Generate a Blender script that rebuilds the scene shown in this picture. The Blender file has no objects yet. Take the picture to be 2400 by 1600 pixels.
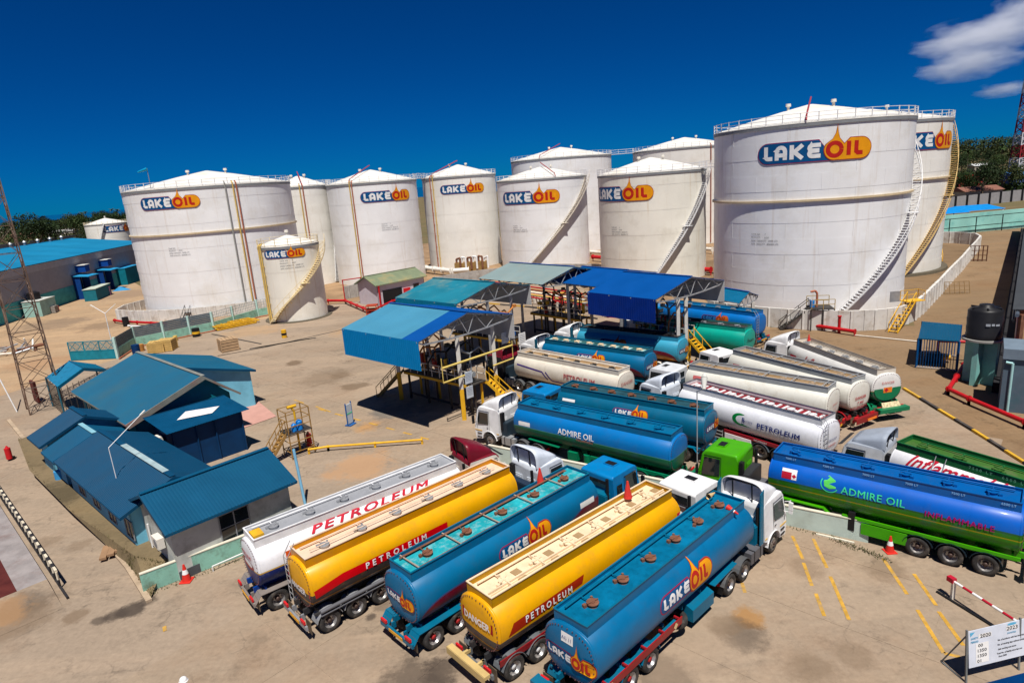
import bpy, bmesh, math, random
from mathutils import Vector, Matrix, Euler
from mathutils.geometry import tessellate_polygon
R = math.radians
S = bpy.context.scene
COL = S.collection
# ------------------------------------------------------------------ camera
CAM_H, FPX, PITCH, ROLL = 19.0, 1500.0, 14.1, 4.3      # focal length in pixels of the 2400 px wide photograph
_f = Vector((0, math.cos(R(PITCH)), -math.sin(R(PITCH))))
_r0 = Vector((1, 0, 0)); _u0 = _r0.cross(_f)
_r = _r0*math.cos(R(ROLL)) - _u0*math.sin(R(ROLL))
_u = _u0*math.cos(R(ROLL)) + _r0*math.sin(R(ROLL))
cd = bpy.data.cameras.new('camera'); cam = bpy.data.objects.new('camera', cd); COL.objects.link(cam)
mt = Matrix((( _r.x, _u.x, -_f.x, 0), (_r.y, _u.y, -_f.y, 0), (_r.z, _u.z, -_f.z, CAM_H), (0, 0, 0, 1)))
cam.matrix_world = mt
cd.sensor_width = 36; cd.lens = 36*FPX/2400; cd.clip_start = .5; cd.clip_end = 60000
S.camera = cam
# ------------------------------------------------------------------ sky, sun, exposure
SUN_TO = Vector((0.05, -0.45, 1.0)).normalized()
elev = math.asin(SUN_TO.z); azim = math.atan2(SUN_TO.x, SUN_TO.y)
W = bpy.data.worlds.new('World'); S.world = W; W.use_nodes = True
nt = W.node_tree; nt.nodes.clear()
sky = nt.nodes.new('ShaderNodeTexSky'); sky.sky_type = 'NISHITA'; sky.sun_disc = False
sky.sun_elevation = elev; sky.sun_rotation = azim; sky.altitude = 1500; sky.air_density = .8; sky.dust_density = .0; sky.ozone_density = 4
gm = nt.nodes.new('ShaderNodeGamma'); gm.inputs[1].default_value = 1.0
tint = nt.nodes.new('ShaderNodeMix'); tint.data_type = 'RGBA'; tint.blend_type = 'MULTIPLY'; tint.inputs[0].default_value = 1
tint.inputs[7].default_value = (.002, .225, .545, 1)
bg = nt.nodes.new('ShaderNodeBackground'); bg.inputs[1].default_value = .075
wo = nt.nodes.new('ShaderNodeOutputWorld')
nt.links.new(sky.outputs[0], gm.inputs[0]); nt.links.new(gm.outputs[0], tint.inputs[6])
nt.links.new(tint.outputs[2], bg.inputs[0]); nt.links.new(bg.outputs[0], wo.inputs[0])
sl = bpy.data.lights.new('sun', 'SUN'); sl.energy = 5.0; sl.angle = R(.53); sl.color = (1, .955, .89)
so = bpy.data.objects.new('sun', sl); COL.objects.link(so); so.location = (0, 0, 60)
so.rotation_euler = (-SUN_TO).to_track_quat('-Z', 'Y').to_euler()
S.view_settings.view_transform = 'Standard'; S.view_settings.look = 'None'
S.view_settings.exposure = .2; S.view_settings.gamma = 1; S.view_settings.use_curve_mapping = False
S.render.engine = 'CYCLES'
try: S.cycles.max_bounces = 6; S.cycles.diffuse_bounces = 3; S.cycles.volume_bounces = 4
except Exception: pass
rnd = random.Random(7)

def U(px, py, z=0.0):
    """point at height z of the place that the photograph shows at pixel (px, py)"""
    d = _f + _r*((px-1200)/FPX) - _u*((py-800)/FPX)
    t = (z-CAM_H)/d.z
    return Vector((d.x*t, d.y*t, z))
# ------------------------------------------------------------------ helpers
class MB:
    def __init__(s): s.v = []; s.f = []; s.m = []; s.sm = []
    def add(s, vs, fs, mi=0, sm=False):
        o = len(s.v); s.v += [tuple(v) for v in vs]
        for f in fs: s.f.append([i+o for i in f]); s.m.append(mi); s.sm.append(sm)
        return s
    def hexa(s, c, mi=0):   # 8 corners: bottom 4 ccw, top 4 ccw
        return s.add(c, [(3,2,1,0),(4,5,6,7),(0,1,5,4),(1,2,6,5),(2,3,7,6),(3,0,4,7)], mi)
    def box(s, c, d, mi=0, rz=0, rx=0, ry=0):
        m = Euler((rx, ry, rz)).to_matrix(); c = Vector(c); x, y, z = d[0]/2, d[1]/2, d[2]/2
        return s.hexa([c+m@Vector(p) for p in ((-x,-y,-z),(x,-y,-z),(x,y,-z),(-x,y,-z),(-x,-y,z),(x,-y,z),(x,y,z),(-x,y,z))], mi)
    def bb(s, a, b, mi=0):
        return s.box(((a[0]+b[0])/2,(a[1]+b[1])/2,(a[2]+b[2])/2), (abs(b[0]-a[0]),abs(b[1]-a[1]),abs(b[2]-a[2])), mi)
    def beam(s, p, q, w, h=None, mi=0, up=(0,0,1)):
        p = Vector(p); q = Vector(q); h = h or w; d = (q-p)
        if d.length < 1e-6: return s
        d.normalize(); u = Vector(up)
        if abs(d.dot(u)) > .98: u = Vector((1,0,0))
        x = d.cross(u).normalized()*w/2; y = x.cross(d).normalized()*h/2
        return s.hexa([p-x-y, p+x-y, q+x-y, q-x-y, p-x+y, p+x+y, q+x+y, q-x+y], mi)
    def cyl(s, p, q, r, r2=None, n=10, mi=0, cap=True, sm=True):
        p = Vector(p); q = Vector(q); r2 = r if r2 is None else r2; d = (q-p).normalized()
        u = Vector((0,0,1)) if abs(d.z) < .95 else Vector((1,0,0))
        x = d.cross(u).normalized(); y = x.cross(d)
        vs = []
        for (c, rr) in ((p, r), (q, r2)):
            for i in range(n):
                a = 2*math.pi*i/n; vs.append(c+x*math.cos(a)*rr+y*math.sin(a)*rr)
        s.add(vs, [(i, (i+1) % n, n+(i+1) % n, n+i) for i in range(n)], mi, sm)
        if cap: s.add(vs[:n], [tuple(range(n))[::-1]], mi); s.add(vs[n:], [tuple(range(n))], mi)
        return s
    def tube(s, pts, r, n=8, mi=0):
        for a, b in zip(pts[:-1], pts[1:]): s.cyl(a, b, r, n=n, mi=mi)
        return s
    def lathe(s, prof, n=24, c=(0,0,0), mi=0, sm=True, axis='z', a0=0, a1=2*math.pi):
        full = abs(a1-a0-2*math.pi) < 1e-6; k = n if full else n+1; vs = []
        for (r, z) in prof:
            for i in range(k):
                a = a0+(a1-a0)*i/n; x, y = r*math.cos(a), r*math.sin(a)
                vs.append((c[0]+x, c[1]+y, c[2]+z) if axis == 'z' else (c[0]+x, c[1]+z, c[2]+y))
        fs = []
        for j in range(len(prof)-1):
            for i in range(n):
                i2 = (i+1) % k if full else i+1
                q = (j*k+i, j*k+i2, (j+1)*k+i2, (j+1)*k+i)
                fs.append(q if axis == 'z' else q[::-1])
        return s.add(vs, fs, mi, sm)
    def prism(s, poly, z0, z1, mi=0):
        n = len(poly); vs = [(p[0], p[1], z0) for p in poly]+[(p[0], p[1], z1) for p in poly]
        return s.add(vs, [tuple(range(n))[::-1], tuple(range(n, 2*n))]+[(i, (i+1) % n, n+(i+1) % n, n+i) for i in range(n)], mi)
    def mesh(s, name, mats):
        me = bpy.data.meshes.new(name); me.from_pydata(s.v, [], s.f)
        for m in (mats if isinstance(mats, (list, tuple)) else [mats]): me.materials.append(m)
        me.polygons.foreach_set('material_index', s.m); me.polygons.foreach_set('use_smooth', s.sm)
        me.update(); return me
    def build(s, name, mats, parent=None, **kw): return link(name, s.mesh(name, mats), parent, **kw)

def link(name, data, parent=None, loc=None, rz=None, label=None, kind=None):
    o = bpy.data.objects.new(name, data); COL.objects.link(o)
    if parent: o.parent = parent
    if loc is not None: o.location = loc
    if rz is not None: o.rotation_euler = (0, 0, rz)
    if label: o['label'] = label
    if kind: o['kind'] = kind
    return o
def thing(name, label, cat, loc=(0,0,0), rz=0, group=None, data=None):
    o = bpy.data.objects.new(name, data); COL.objects.link(o); o.location = loc; o.rotation_euler = (0,0,rz)
    o['label'] = label; o['category'] = cat
    if group: o['group'] = group
    return o
def tag(o, label, cat, group=None):
    o['label'] = label; o['category'] = cat
    if group: o['group'] = group
    return o
def dup(o, parent=None, loc=None, rz=None, label=None):
    c = o.copy(); COL.objects.link(c)
    if parent is not None: c.parent = parent
    if loc is not None: c.location = loc
    if rz is not None: c.rotation_euler = (0,0,rz)
    if label: c['label'] = label
    for k in list(o.children): dup(k, c)
    return c
# ------------------------------------------------------------------ materials
class NT:
    def __init__(s, m): s.t = m.node_tree
    def n(s, t, **kw):
        nd = s.t.nodes.new('ShaderNode'+t)
        for k, v in kw.items(): setattr(nd, k, v)
        return nd
    def l(s, a, b): s.t.links.new(a, b)
    def math(s, op, a, b=None, clamp=False):
        nd = s.n('Math', operation=op); nd.use_clamp = clamp
        for i, x in enumerate((a, b)):
            if x is None: continue
            if isinstance(x, (int, float)): nd.inputs[i].default_value = x
            else: s.l(x, nd.inputs[i])
        return nd.outputs[0]
    def mix(s, f, a, b, mode='MIX'):
        nd = s.n('Mix', data_type='RGBA', blend_type=mode)
        for i, x in ((0, f), (6, a), (7, b)):
            if isinstance(x, (int, float)): nd.inputs[i].default_value = x
            elif isinstance(x, tuple): nd.inputs[i].default_value = (*x[:3], 1)
            else: s.l(x, nd.inputs[i])
        return nd.outputs[2]
    def noise(s, vec, scale, detail=4, rough=.6):
        nd = s.n('TexNoise'); nd.inputs['Scale'].default_value = scale; nd.inputs['Detail'].default_value = detail; nd.inputs['Roughness'].default_value = rough
        if vec is not None: s.l(vec, nd.inputs['Vector'])
        return nd.outputs[0]
    def ramp(s, x, lo, hi):
        nd = s.n('MapRange'); nd.inputs[1].default_value = lo; nd.inputs[2].default_value = hi; nd.clamp = True
        s.l(x, nd.inputs[0]); return nd.outputs[0]
    def vscale(s, vec, sc):
        nd = s.n('Mapping'); nd.inputs['Scale'].default_value = sc; s.l(vec, nd.inputs[0]); return nd.outputs[0]
MATS = {}
def M(name, col, rough=.5, metal=0, var=.12, scale=1.2, dirt=None, dirt_amt=.35, dscale=.8, streak=0, streak_col=(.42,.27,.12),
      bump=0, bscale=20, coat=0, emit=0, objrand=0, layers=None, length=11.5, spec=None):
    if name in MATS: return MATS[name]
    m = bpy.data.materials.new(name); m.use_nodes = True; MATS[name] = m
    t = NT(m); b = m.node_tree.nodes['Principled BSDF']
    tc = t.n('TexCoord').outputs['Object']
    base = tuple(col)
    if layers:
        sep = t.n('SeparateXYZ'); t.l(tc, sep.inputs[0]); x, z = sep.outputs[0], sep.outputs[2]
        cur = None
        for curve, c in layers:
            if isinstance(curve, (int, float)): lim = curve
            else:
                fc = t.n('FloatCurve'); cm = fc.mapping; cv = cm.curves[0]
                pts = curve
                cv.points[0].location = (pts[0][0], pts[0][1]/4); cv.points[1].location = (pts[-1][0], pts[-1][1]/4)
                for p in pts[1:-1]: cv.points.new(p[0], p[1]/4)
                cm.update()
                t.l(t.math('DIVIDE', x, length), fc.inputs[1]); lim = t.math('MULTIPLY', fc.outputs[0], 4.0)
            mask = t.math('LESS_THAN', z, lim)
            cur = t.mix(mask, base if cur is None else cur, tuple(c))
        basec = cur
    else: basec = None
    n1 = t.noise(tc, scale, 5)
    f = t.ramp(n1, .3, .7)
    lo = tuple(max(0, c*(1-var)) for c in base); hi = tuple(min(.9, c*(1+var)) for c in base)
    if basec is None: c = t.mix(f, lo, hi)
    else:
        g = t.mix(f, (1-var,)*3, (1,)*3); c = t.mix(1.0, basec, g, 'MULTIPLY')
    if objrand:
        oi = t.n('ObjectInfo').outputs['Random']
        g = t.mix(oi, (1-objrand,)*3, (1,)*3); c = t.mix(1.0, c, g, 'MULTIPLY')
    if dirt:
        n2 = t.noise(tc, dscale, 8, .7); mk = t.math('MULTIPLY', t.ramp(n2, .5, .72), dirt_amt); c = t.mix(mk, c, tuple(dirt))
    if streak:
        v = t.vscale(tc, (1.3, 1.3, .06)); n3 = t.noise(v, 1.0, 6, .7); mk = t.math('MULTIPLY', t.ramp(n3, .56, .8), streak); c = t.mix(mk, c, tuple(streak_col))
    t.l(c, b.inputs['Base Color'])
    rr = t.math('ADD', t.math('MULTIPLY', n1, .16), rough-.08); t.l(rr, b.inputs['Roughness'])
    b.inputs['Metallic'].default_value = metal
    if coat: b.inputs['Coat Weight'].default_value = coat; b.inputs['Coat Roughness'].default_value = .12
    spec = .22 if spec is None else spec
    if spec is not None: b.inputs['Specular IOR Level'].default_value = spec
    if bump:
        bn = t.n('Bump'); bn.inputs['Strength'].default_value = bump; bn.inputs['Distance'].default_value = .03
        t.l(t.noise(tc, bscale, 5), bn.inputs['Height']); t.l(bn.outputs[0], b.inputs['Normal'])
    if emit: b.inputs['Emission Color'].default_value = (*col, 1); b.inputs['Emission Strength'].default_value = emit
    return m
def lin(*c): return tuple(((x/255)/12.92 if x <= 10 else ((x/255+.055)/1.055)**2.4) for x in c)
WHITE = M('white_paint', (.78,.78,.77), .4, var=.06, dirt=(.45,.36,.25), dirt_amt=.25)
OFFW = M('aged_white_paint', (.72,.68,.6), .5, var=.1, dirt=(.4,.28,.16), dirt_amt=.4)
TYRE = M('tyre_rubber', (.035,.033,.032), .85, var=.3, dirt=(.17,.14,.11), dirt_amt=.7, dscale=2)
RIM = M('rim_steel', (.42,.41,.4), .35, .7, var=.2, dirt=(.2,.12,.08), dirt_amt=.6, dscale=4)
HUB = M('hub_steel', (.09,.06,.05), .5, .5)
BLACK = M('black_plastic', (.012,.012,.014), .45)
FRAME = M('chassis_black', (.03,.03,.032), .6, dirt=(.15,.1,.07), dirt_amt=.5)
GLASS = M('dark_glass', (.012,.017,.02), .06, var=.3, spec=.8)
GREY = M('grey_paint', (.22,.23,.24), .5)
STEEL = M('galvanised_steel', (.42,.43,.44), .45, .5, var=.2)
DKSTEEL = M('dark_steel', (.06,.055,.05), .6, .3, var=.3)
YEL = M('safety_yellow', (.72,.4,.02), .5, var=.15, dirt=(.2,.12,.04), dirt_amt=.4)
RED = M('red_paint', (.55,.015,.02), .45, var=.15)
ORANGE = M('orange_lens', (.8,.2,.02), .3)
RUST = M('rusty_steel', (.2,.085,.05), .8, .1, var=.35, dirt=(.3,.18,.1), dirt_amt=.5, dscale=3)
# ------------------------------------------------------------------ letters and logos (flat shapes, later laid on a surface)
def stroke(pts, w):
    L, Rr = [], []
    n = len(pts)
    for i in range(n):
        p = Vector(pts[i])
        if i == 0: d = (Vector(pts[1])-p).normalized(); nn = Vector((-d.y, d.x)); k = 1
        elif i == n-1: d = (p-Vector(pts[i-1])).normalized(); nn = Vector((-d.y, d.x)); k = 1
        else:
            d1 = (p-Vector(pts[i-1])).normalized(); d2 = (Vector(pts[i+1])-p).normalized()
            nn = (Vector((-d1.y, d1.x))+Vector((-d2.y, d2.x))).normalized(); k = 1/max(.5, nn.dot(Vector((-d1.y, d1.x))))
        L.append(p+nn*w/2*k); Rr.append(p-nn*w/2*k)
    return L+Rr[::-1]
def arc(cx, cy, r, a0, a1, n=6, ry=None):
    ry = r if ry is None else ry
    return [(cx+r*math.cos(R(a0+(a1-a0)*i/n)), cy+ry*math.sin(R(a0+(a1-a0)*i/n))) for i in range(n+1)]
def lake_oil(border=.055, truck=False):
    """flat LAKE OIL mark: list of (polygon, colour index, layer); capsule height 1"""
    P = []
    def cap_left(e):
        r = .5+e
        return [(2.92+e*.5, 1+e)]+arc(.5, .5, r, 90, 270, 12)+[(3.7, -e), (3.3+e*.3, .5+e*.2)]
    P.append((cap_left(border), 1, 0)); P.append((cap_left(0), 0, 1))
    w = .2
    letters = [[(.42,.86),(.42,.36)]+arc(.52,.36,.1,180,270,4)+[(.76,.26)],
               [(.98,.16),(.98,.58)]+arc(1.18,.58,.2,180,0,8)+[(1.38,.16)], [(.98,.4),(1.38,.4)],
               [(1.70,.16),(1.70,.86)], [(1.78,.48),(2.2,.84)], [(1.78,.54),(2.2,.18)],
               [(3.02,.77)]+[(2.64,.77)]+arc(2.64,.645,.125,90,270,6)+[(2.96,.52)],
               [(2.96,.5),(2.64,.5)]+arc(2.64,.375,.125,90,270,6)+[(3.02,.25)]]
    for i, s in enumerate(letters): P.append((stroke(s, w), 2, 2+(i % 4)))
    def right(e):
        r = .5+e
        return [(3.64, -e)]+arc(4.9, .5, r, -90, 90, 12)+[(4.36-e*.4, 1+e), (4.06-e*.2, .7+e)]+[(3.64, .6)]
    def drop(e):
        c = arc(3.65, .5, .47+e, 150, 390, 20, .5+e)
        return c+[(3.86+e*.4, 1.02+e*.3), (3.78+e*.5, 1.3), (3.75, 1.64+2.2*e), (3.70-e*.5, 1.3), (3.55-e*.4, 1.0+e*.3)]
    if truck:
        n0 = len(P)
    P.append((right(border), 3, 6)); P.append((drop(border), 3, 7)); P.append((right(0), 4, 8)); P.append((drop(0), 4, 9))
    ring = [Vector(p) for p in arc(3.65,.5,.31,0,360,24)]
    P.append((stroke([tuple(p) for p in ring], .2), 5, 10))
    P.append((stroke([(4.3,.18),(4.3,.85)], .2), 5, 10))
    P.append((stroke([(4.66,.85),(4.66,.34),(4.74,.27),(4.98,.27)], .2), 5, 10))
    if truck: P = P[:n0]+[([(3.12+(p[0]-3.18)*1.12, (p[1]-.3)*1.38+.25) for p in q], mi, ly) for q, mi, ly in P[n0:]]
    return P
LOGO_M = [M('logo_blue', (.0,.075,.22), .5), M('logo_crimson', (.3,.01,.06), .5), M('logo_white', (.75,.75,.74), .5),
          M('logo_dark_red', (.35,.03,.02), .5), M('logo_amber', (.75,.3,.005), .5), M('logo_red', (.45,.015,.01), .5)]
LOGO_FADED = [M('logo_blue_faded', (.02,.1,.24), .5, var=.25), LOGO_M[1], M('logo_white_faded', (.7,.7,.68), .5), M('logo_edge_faded', (.45,.16,.03), .5),
              M('logo_amber_faded', (.72,.33,.04), .5, var=.2), M('logo_red_faded', (.5,.12,.02), .5)]
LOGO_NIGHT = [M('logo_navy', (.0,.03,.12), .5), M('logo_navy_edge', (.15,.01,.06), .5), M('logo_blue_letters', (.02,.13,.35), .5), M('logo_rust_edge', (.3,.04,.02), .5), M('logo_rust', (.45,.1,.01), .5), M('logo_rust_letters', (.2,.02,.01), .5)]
def slice_bm(bm, ax, step):
    xs = [v.co[ax] for v in bm.verts]
    if not xs: return
    k = math.floor(min(xs)/step)+1; no = [0,0,0]; no[ax] = 1
    while k*step < max(xs):
        co = [0,0,0]; co[ax] = k*step
        bmesh.ops.bisect_plane(bm, geom=bm.verts[:]+bm.edges[:]+bm.faces[:], plane_co=co, plane_no=no); k += 1
def lay(shapes, conform, mats, name, parent, su=None, sv=None, lift=.004, base=.006, **kw):
    """shapes: (polygon, material, layer) in metres; conform(u, v, off) -> point"""
    bm = bmesh.new(); lay_id = bm.faces.layers.int.new('ly')
    for poly, mi, ly in shapes:
        poly = [Vector((p[0], p[1], 0)) for p in poly]
        vs = [bm.verts.new((p.x, p.y, ly*1000.0*0+0)) for p in poly]
        for tri in tessellate_polygon([poly]):
            try: f = bm.faces.new([vs[i] for i in tri])
            except ValueError: continue
            f.material_index = mi; f[lay_id] = ly
    return _finish(bm, lay_id, conform, mats, name, parent, su, sv, lift, base, **kw)
def _finish(bm, lay_id, conform, mats, name, parent, su, sv, lift, base, **kw):
    if su: slice_bm(bm, 0, su)
    if sv: slice_bm(bm, 1, sv)
    done = {}
    for f in bm.faces:
        ly = f[lay_id] if lay_id else 0
        for v in f.verts: done[v] = ly
    for v in bm.verts:
        v.co = conform(v.co.x, v.co.y, base+done.get(v, 0)*lift)
    me = bpy.data.meshes.new(name); bm.to_mesh(me); bm.free()
    for m in (mats if isinstance(mats, (list, tuple)) else [mats]): me.materials.append(m)
    return link(name, me, parent, **kw)
_tc = {}
def text_bm(txt, size, bold=.0, shear=0, space=1.0, align='CENTER', sx=1):
    key = (txt, bold, shear, space, align)
    if key not in _tc:
        cu = bpy.data.curves.new('t', 'FONT'); cu.body = txt; cu.size = 1; cu.offset = 0; cu.shear = shear
        cu.space_character = space; cu.align_x = align; cu.align_y = 'CENTER'; cu.resolution_u = 2
        ob = bpy.data.objects.new('t', cu); COL.objects.link(ob); bpy.context.view_layer.update()
        dg = bpy.context.evaluated_depsgraph_get(); me = bpy.data.meshes.new_from_object(ob.evaluated_get(dg))
        bpy.data.objects.remove(ob); bpy.data.curves.remove(cu); _tc[key] = me
    bm = bmesh.new(); bm.from_mesh(_tc[key])
    bmesh.ops.triangulate(bm, faces=bm.faces[:])
    if bold:      # thicken by laying slightly shifted copies one over another
        k = bm.faces.layers.int.new('ly'); src = bm.faces[:]
        for i, (dx, dy) in enumerate(((bold,0),(-bold,0),(0,bold*.8),(0,-bold*.8))):
            g = bmesh.ops.duplicate(bm, geom=src)['geom']; vv = [e for e in g if isinstance(e, bmesh.types.BMVert)]
            for q in vv: q.co.x += dx; q.co.y += dy
            for q in g:
                if isinstance(q, bmesh.types.BMFace): q[k] = i+1
    for v in bm.verts: v.co = Vector((v.co.x*size*sx, v.co.y*size, 0))
    return bm
def put_text(txt, size, conform, mat, parent, u=0, v=0, name='lettering', su=None, sv=.12, base=.03, **kw):
    lk = {k: kw.pop(k) for k in ('label', 'kind') if k in kw}
    bm = text_bm(txt, size, **kw)
    for q in bm.verts: q.co.x += u; q.co.y += v
    return _finish(bm, bm.faces.layers.int.get('ly'), conform, mat, name, parent, su, sv, .0012, base, **lk)
def plane_conform(o, ux, uy):
    o = Vector(o); ux = Vector(ux).normalized(); uy = Vector(uy).normalized(); n = ux.cross(uy)
    return lambda u, v, off: o+ux*u+uy*v+n*off
# ------------------------------------------------------------------ ground
def ground_mat(name, base, alt, stains=(), wet=(), bump=.25, streakdir=.75, objrand=0):
    m = bpy.data.materials.new(name); m.use_nodes = True; t = NT(m); b = m.node_tree.nodes['Principled BSDF']
    geo = t.n('NewGeometry').outputs['Position']
    n1 = t.noise(geo, .045, 6, .65); c = t.mix(t.ramp(n1, .36, .62), base, alt)
    mp = t.n('Mapping'); mp.inputs['Rotation'].default_value = (0,0,streakdir); mp.inputs['Scale'].default_value = (.12,.9,1); t.l(geo, mp.inputs[0])
    n2 = t.noise(mp.outputs[0], 1.0, 7, .7); c = t.mix(t.math('MULTIPLY', t.ramp(n2, .5, .78), .45), c, tuple(x*.62 for x in base))
    n3 = t.noise(mp.outputs[0], 2.3, 6, .7); c = t.mix(t.math('MULTIPLY', t.ramp(n3, .56, .8), .35), c, tuple(min(.7, x*1.35) for x in base))
    n4 = t.noise(geo, .35, 8, .75); c = t.mix(t.math('MULTIPLY', t.ramp(n4, .53, .66), .75), c, tuple(x*.48 for x in base))
    n6 = t.noise(mp.outputs[0], .35, 8, .72); c = t.mix(t.math('MULTIPLY', t.ramp(n6, .48, .62), .8), c, tuple(min(.75, x*q) for x, q in zip(base, (1.5,1.45,1.4))))
    n7 = t.noise(geo, .11, 7, .7); c = t.mix(t.math('MULTIPLY', t.ramp(n7, .5, .66), .45), c, (base[0]*.95, base[1]*.72, base[2]*.55))
    n8 = t.noise(geo, 1.1, 8, .8); c = t.mix(t.math('MULTIPLY', t.ramp(n8, .58, .7), .6), c, tuple(x*.4 for x in base))
    wv_ = t.n('VectorMath', operation='ADD'); nz = t.n('TexNoise'); nz.inputs['Scale'].default_value = .4; nz.inputs['Detail'].default_value = 5; t.l(geo, nz.inputs['Vector'])
    sc_ = t.n('VectorMath', operation='SCALE'); t.l(nz.outputs[1], sc_.inputs[0]); sc_.inputs['Scale'].default_value = 5; t.l(geo, wv_.inputs[0]); t.l(sc_.outputs[0], wv_.inputs[1])
    vo = t.n('TexVoronoi', feature='DISTANCE_TO_EDGE'); vo.inputs['Scale'].default_value = .13; t.l(wv_.outputs[0], vo.inputs['Vector'])
    ck = t.math('MULTIPLY', t.math('SUBTRACT', 1.0, t.ramp(vo.outputs['Distance'], .0, .012)), t.ramp(n4, .45, .6)); c = t.mix(t.math('MULTIPLY', ck, .75), c, tuple(x*.35 for x in base))
    n5 = t.noise(geo, 3.5, 5, .7); c = t.mix(.4, c, t.mix(t.ramp(n5, .3, .7), tuple(x*.62 for x in base), tuple(min(.7, x*1.25) for x in base)))
    rough = .9
    for (x, y, r, col, amt) in stains:
        vm = t.n('VectorMath', operation='SUBTRACT'); t.l(geo, vm.inputs[0]); vm.inputs[1].default_value = (x, y, 0)
        ln = t.n('VectorMath', operation='LENGTH'); t.l(vm.outputs[0], ln.inputs[0])
        q = t.math('ADD', t.math('DIVIDE', ln.outputs['Value'], r), t.math('MULTIPLY', t.math('SUBTRACT', n4, .5), 3.2))
        mk = t.math('MULTIPLY', t.math('SUBTRACT', 1.0, t.ramp(q, .55, 1.05)), amt); c = t.mix(mk, c, col)
    if objrand: oi = t.n('ObjectInfo').outputs['Random']; g = t.mix(oi, (1-objrand,)*3, (1,)*3); c = t.mix(1.0, c, g, 'MULTIPLY')
    t.l(c, b.inputs['Base Color']); b.inputs['Roughness'].default_value = rough; b.inputs['Specular IOR Level'].default_value = .25
    bn = t.n('Bump'); bn.inputs['Strength'].default_value = bump; bn.inputs['Distance'].default_value = .04; t.l(n5, bn.inputs['Height']); t.l(bn.outputs[0], b.inputs['Normal'])
    return m
def xy(px, py): p = U(px, py); return p.x, p.y
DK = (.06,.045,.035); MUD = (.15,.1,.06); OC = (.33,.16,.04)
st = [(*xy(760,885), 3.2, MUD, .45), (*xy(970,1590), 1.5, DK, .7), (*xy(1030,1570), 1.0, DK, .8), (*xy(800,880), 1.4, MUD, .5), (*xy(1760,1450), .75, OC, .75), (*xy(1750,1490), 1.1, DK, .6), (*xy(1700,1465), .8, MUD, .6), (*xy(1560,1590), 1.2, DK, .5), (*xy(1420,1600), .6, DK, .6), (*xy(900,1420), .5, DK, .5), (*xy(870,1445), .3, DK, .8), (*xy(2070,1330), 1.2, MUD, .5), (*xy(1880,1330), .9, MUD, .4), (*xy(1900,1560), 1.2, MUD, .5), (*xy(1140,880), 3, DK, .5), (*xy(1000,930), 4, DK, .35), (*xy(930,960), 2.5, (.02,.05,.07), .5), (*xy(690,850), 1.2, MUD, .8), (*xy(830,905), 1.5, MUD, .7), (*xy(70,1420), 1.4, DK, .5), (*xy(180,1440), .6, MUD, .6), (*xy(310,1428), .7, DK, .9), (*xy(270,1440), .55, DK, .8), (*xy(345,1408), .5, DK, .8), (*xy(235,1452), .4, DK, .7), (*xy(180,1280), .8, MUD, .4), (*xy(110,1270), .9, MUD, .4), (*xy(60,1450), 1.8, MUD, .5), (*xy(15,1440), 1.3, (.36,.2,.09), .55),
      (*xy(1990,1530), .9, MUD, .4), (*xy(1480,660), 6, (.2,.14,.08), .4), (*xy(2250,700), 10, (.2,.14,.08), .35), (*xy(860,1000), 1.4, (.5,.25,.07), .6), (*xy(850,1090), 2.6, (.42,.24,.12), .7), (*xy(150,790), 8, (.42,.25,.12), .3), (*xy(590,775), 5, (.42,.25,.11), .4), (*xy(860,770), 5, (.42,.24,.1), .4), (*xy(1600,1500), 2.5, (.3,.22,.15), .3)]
CON = (.285,.22,.16); CON2 = (.37,.285,.205)
G1 = ground_mat('yard_concrete', CON, CON2, st)
G2 = ground_mat('yard_slab', (.29,.222,.158), (.38,.29,.205), st, objrand=.07)
G3 = ground_mat('brown_apron', (.2,.13,.07), (.28,.19,.11), [(*xy(2250,700), 12, (.2,.14,.08), .4)])
G4 = ground_mat('sandy_earth', (.36,.25,.15), (.44,.3,.18), [(*xy(100,850), 5, (.3,.16,.08), .5), (*xy(260,760), 6, (.16,.11,.07), .6), (*xy(330,780), 4, (.14,.1,.06), .6), (*xy(120,760), 7, (.12,.09,.07), .5), (*xy(300,690), 9, (.2,.14,.1), .5)])
G5 = ground_mat('weedy_soil', (.16,.12,.065), (.26,.19,.11), [(*xy(150,1180), 3, (.07,.055,.03), .8)])
far_g = ground_mat('scrub_land', (.16,.12,.06), (.08,.09,.03))
def sheet(name, pts, z, mat, kind='structure'):
    me = bpy.data.meshes.new(name); vs = [(p[0], p[1], z) for p in pts]; me.from_pydata(vs, [], [tuple(range(len(vs)))]); me.materials.append(mat); me.update()
    if me.polygons[0].normal.z < 0: me.flip_normals()
    return link(name, me, kind=kind)
sheet('sea', [(-40000,-30000),(40000,-30000),(40000,45000),(-40000,45000)], -1.2, M('sea_water', (.0,.04,.09), .12, var=.3, scale=.01, spec=.5))
gb = MB(); gb.prism([(-1900,-600),(2600,-600),(2900,1200),(1500,2300),(200,1300),(-400,1250),(-1500,900)], -1.4, -.02); gb.build('ground', far_g, kind='structure')
sheet('yard', [(-110,-25),(70,-25),(60,5),(40,34),(38,41),(38,50),(34,60),(28,73),(20,80),(16,120),(-10,124),(-30,114),(-47,96),(-52,83),(-60,60),(-110,40)], -.012, G1)
sheet('left_yard', [(-110,40),(-60,60),(-52,83),(-47,96),(-30,114),(-36,128),(-72,134),(-100,172),(-140,215),(-190,200),(-160,90)], -.014, G4)
sheet('apron', [xy(2480,1140), (60,20),(90,60),(135,152),(85,152),(60,95),(45,69),(20,76),(25,60),xy(2118,912),xy(2200,962),xy(2280,1010),xy(2400,1086)], -.010, G3)
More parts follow.
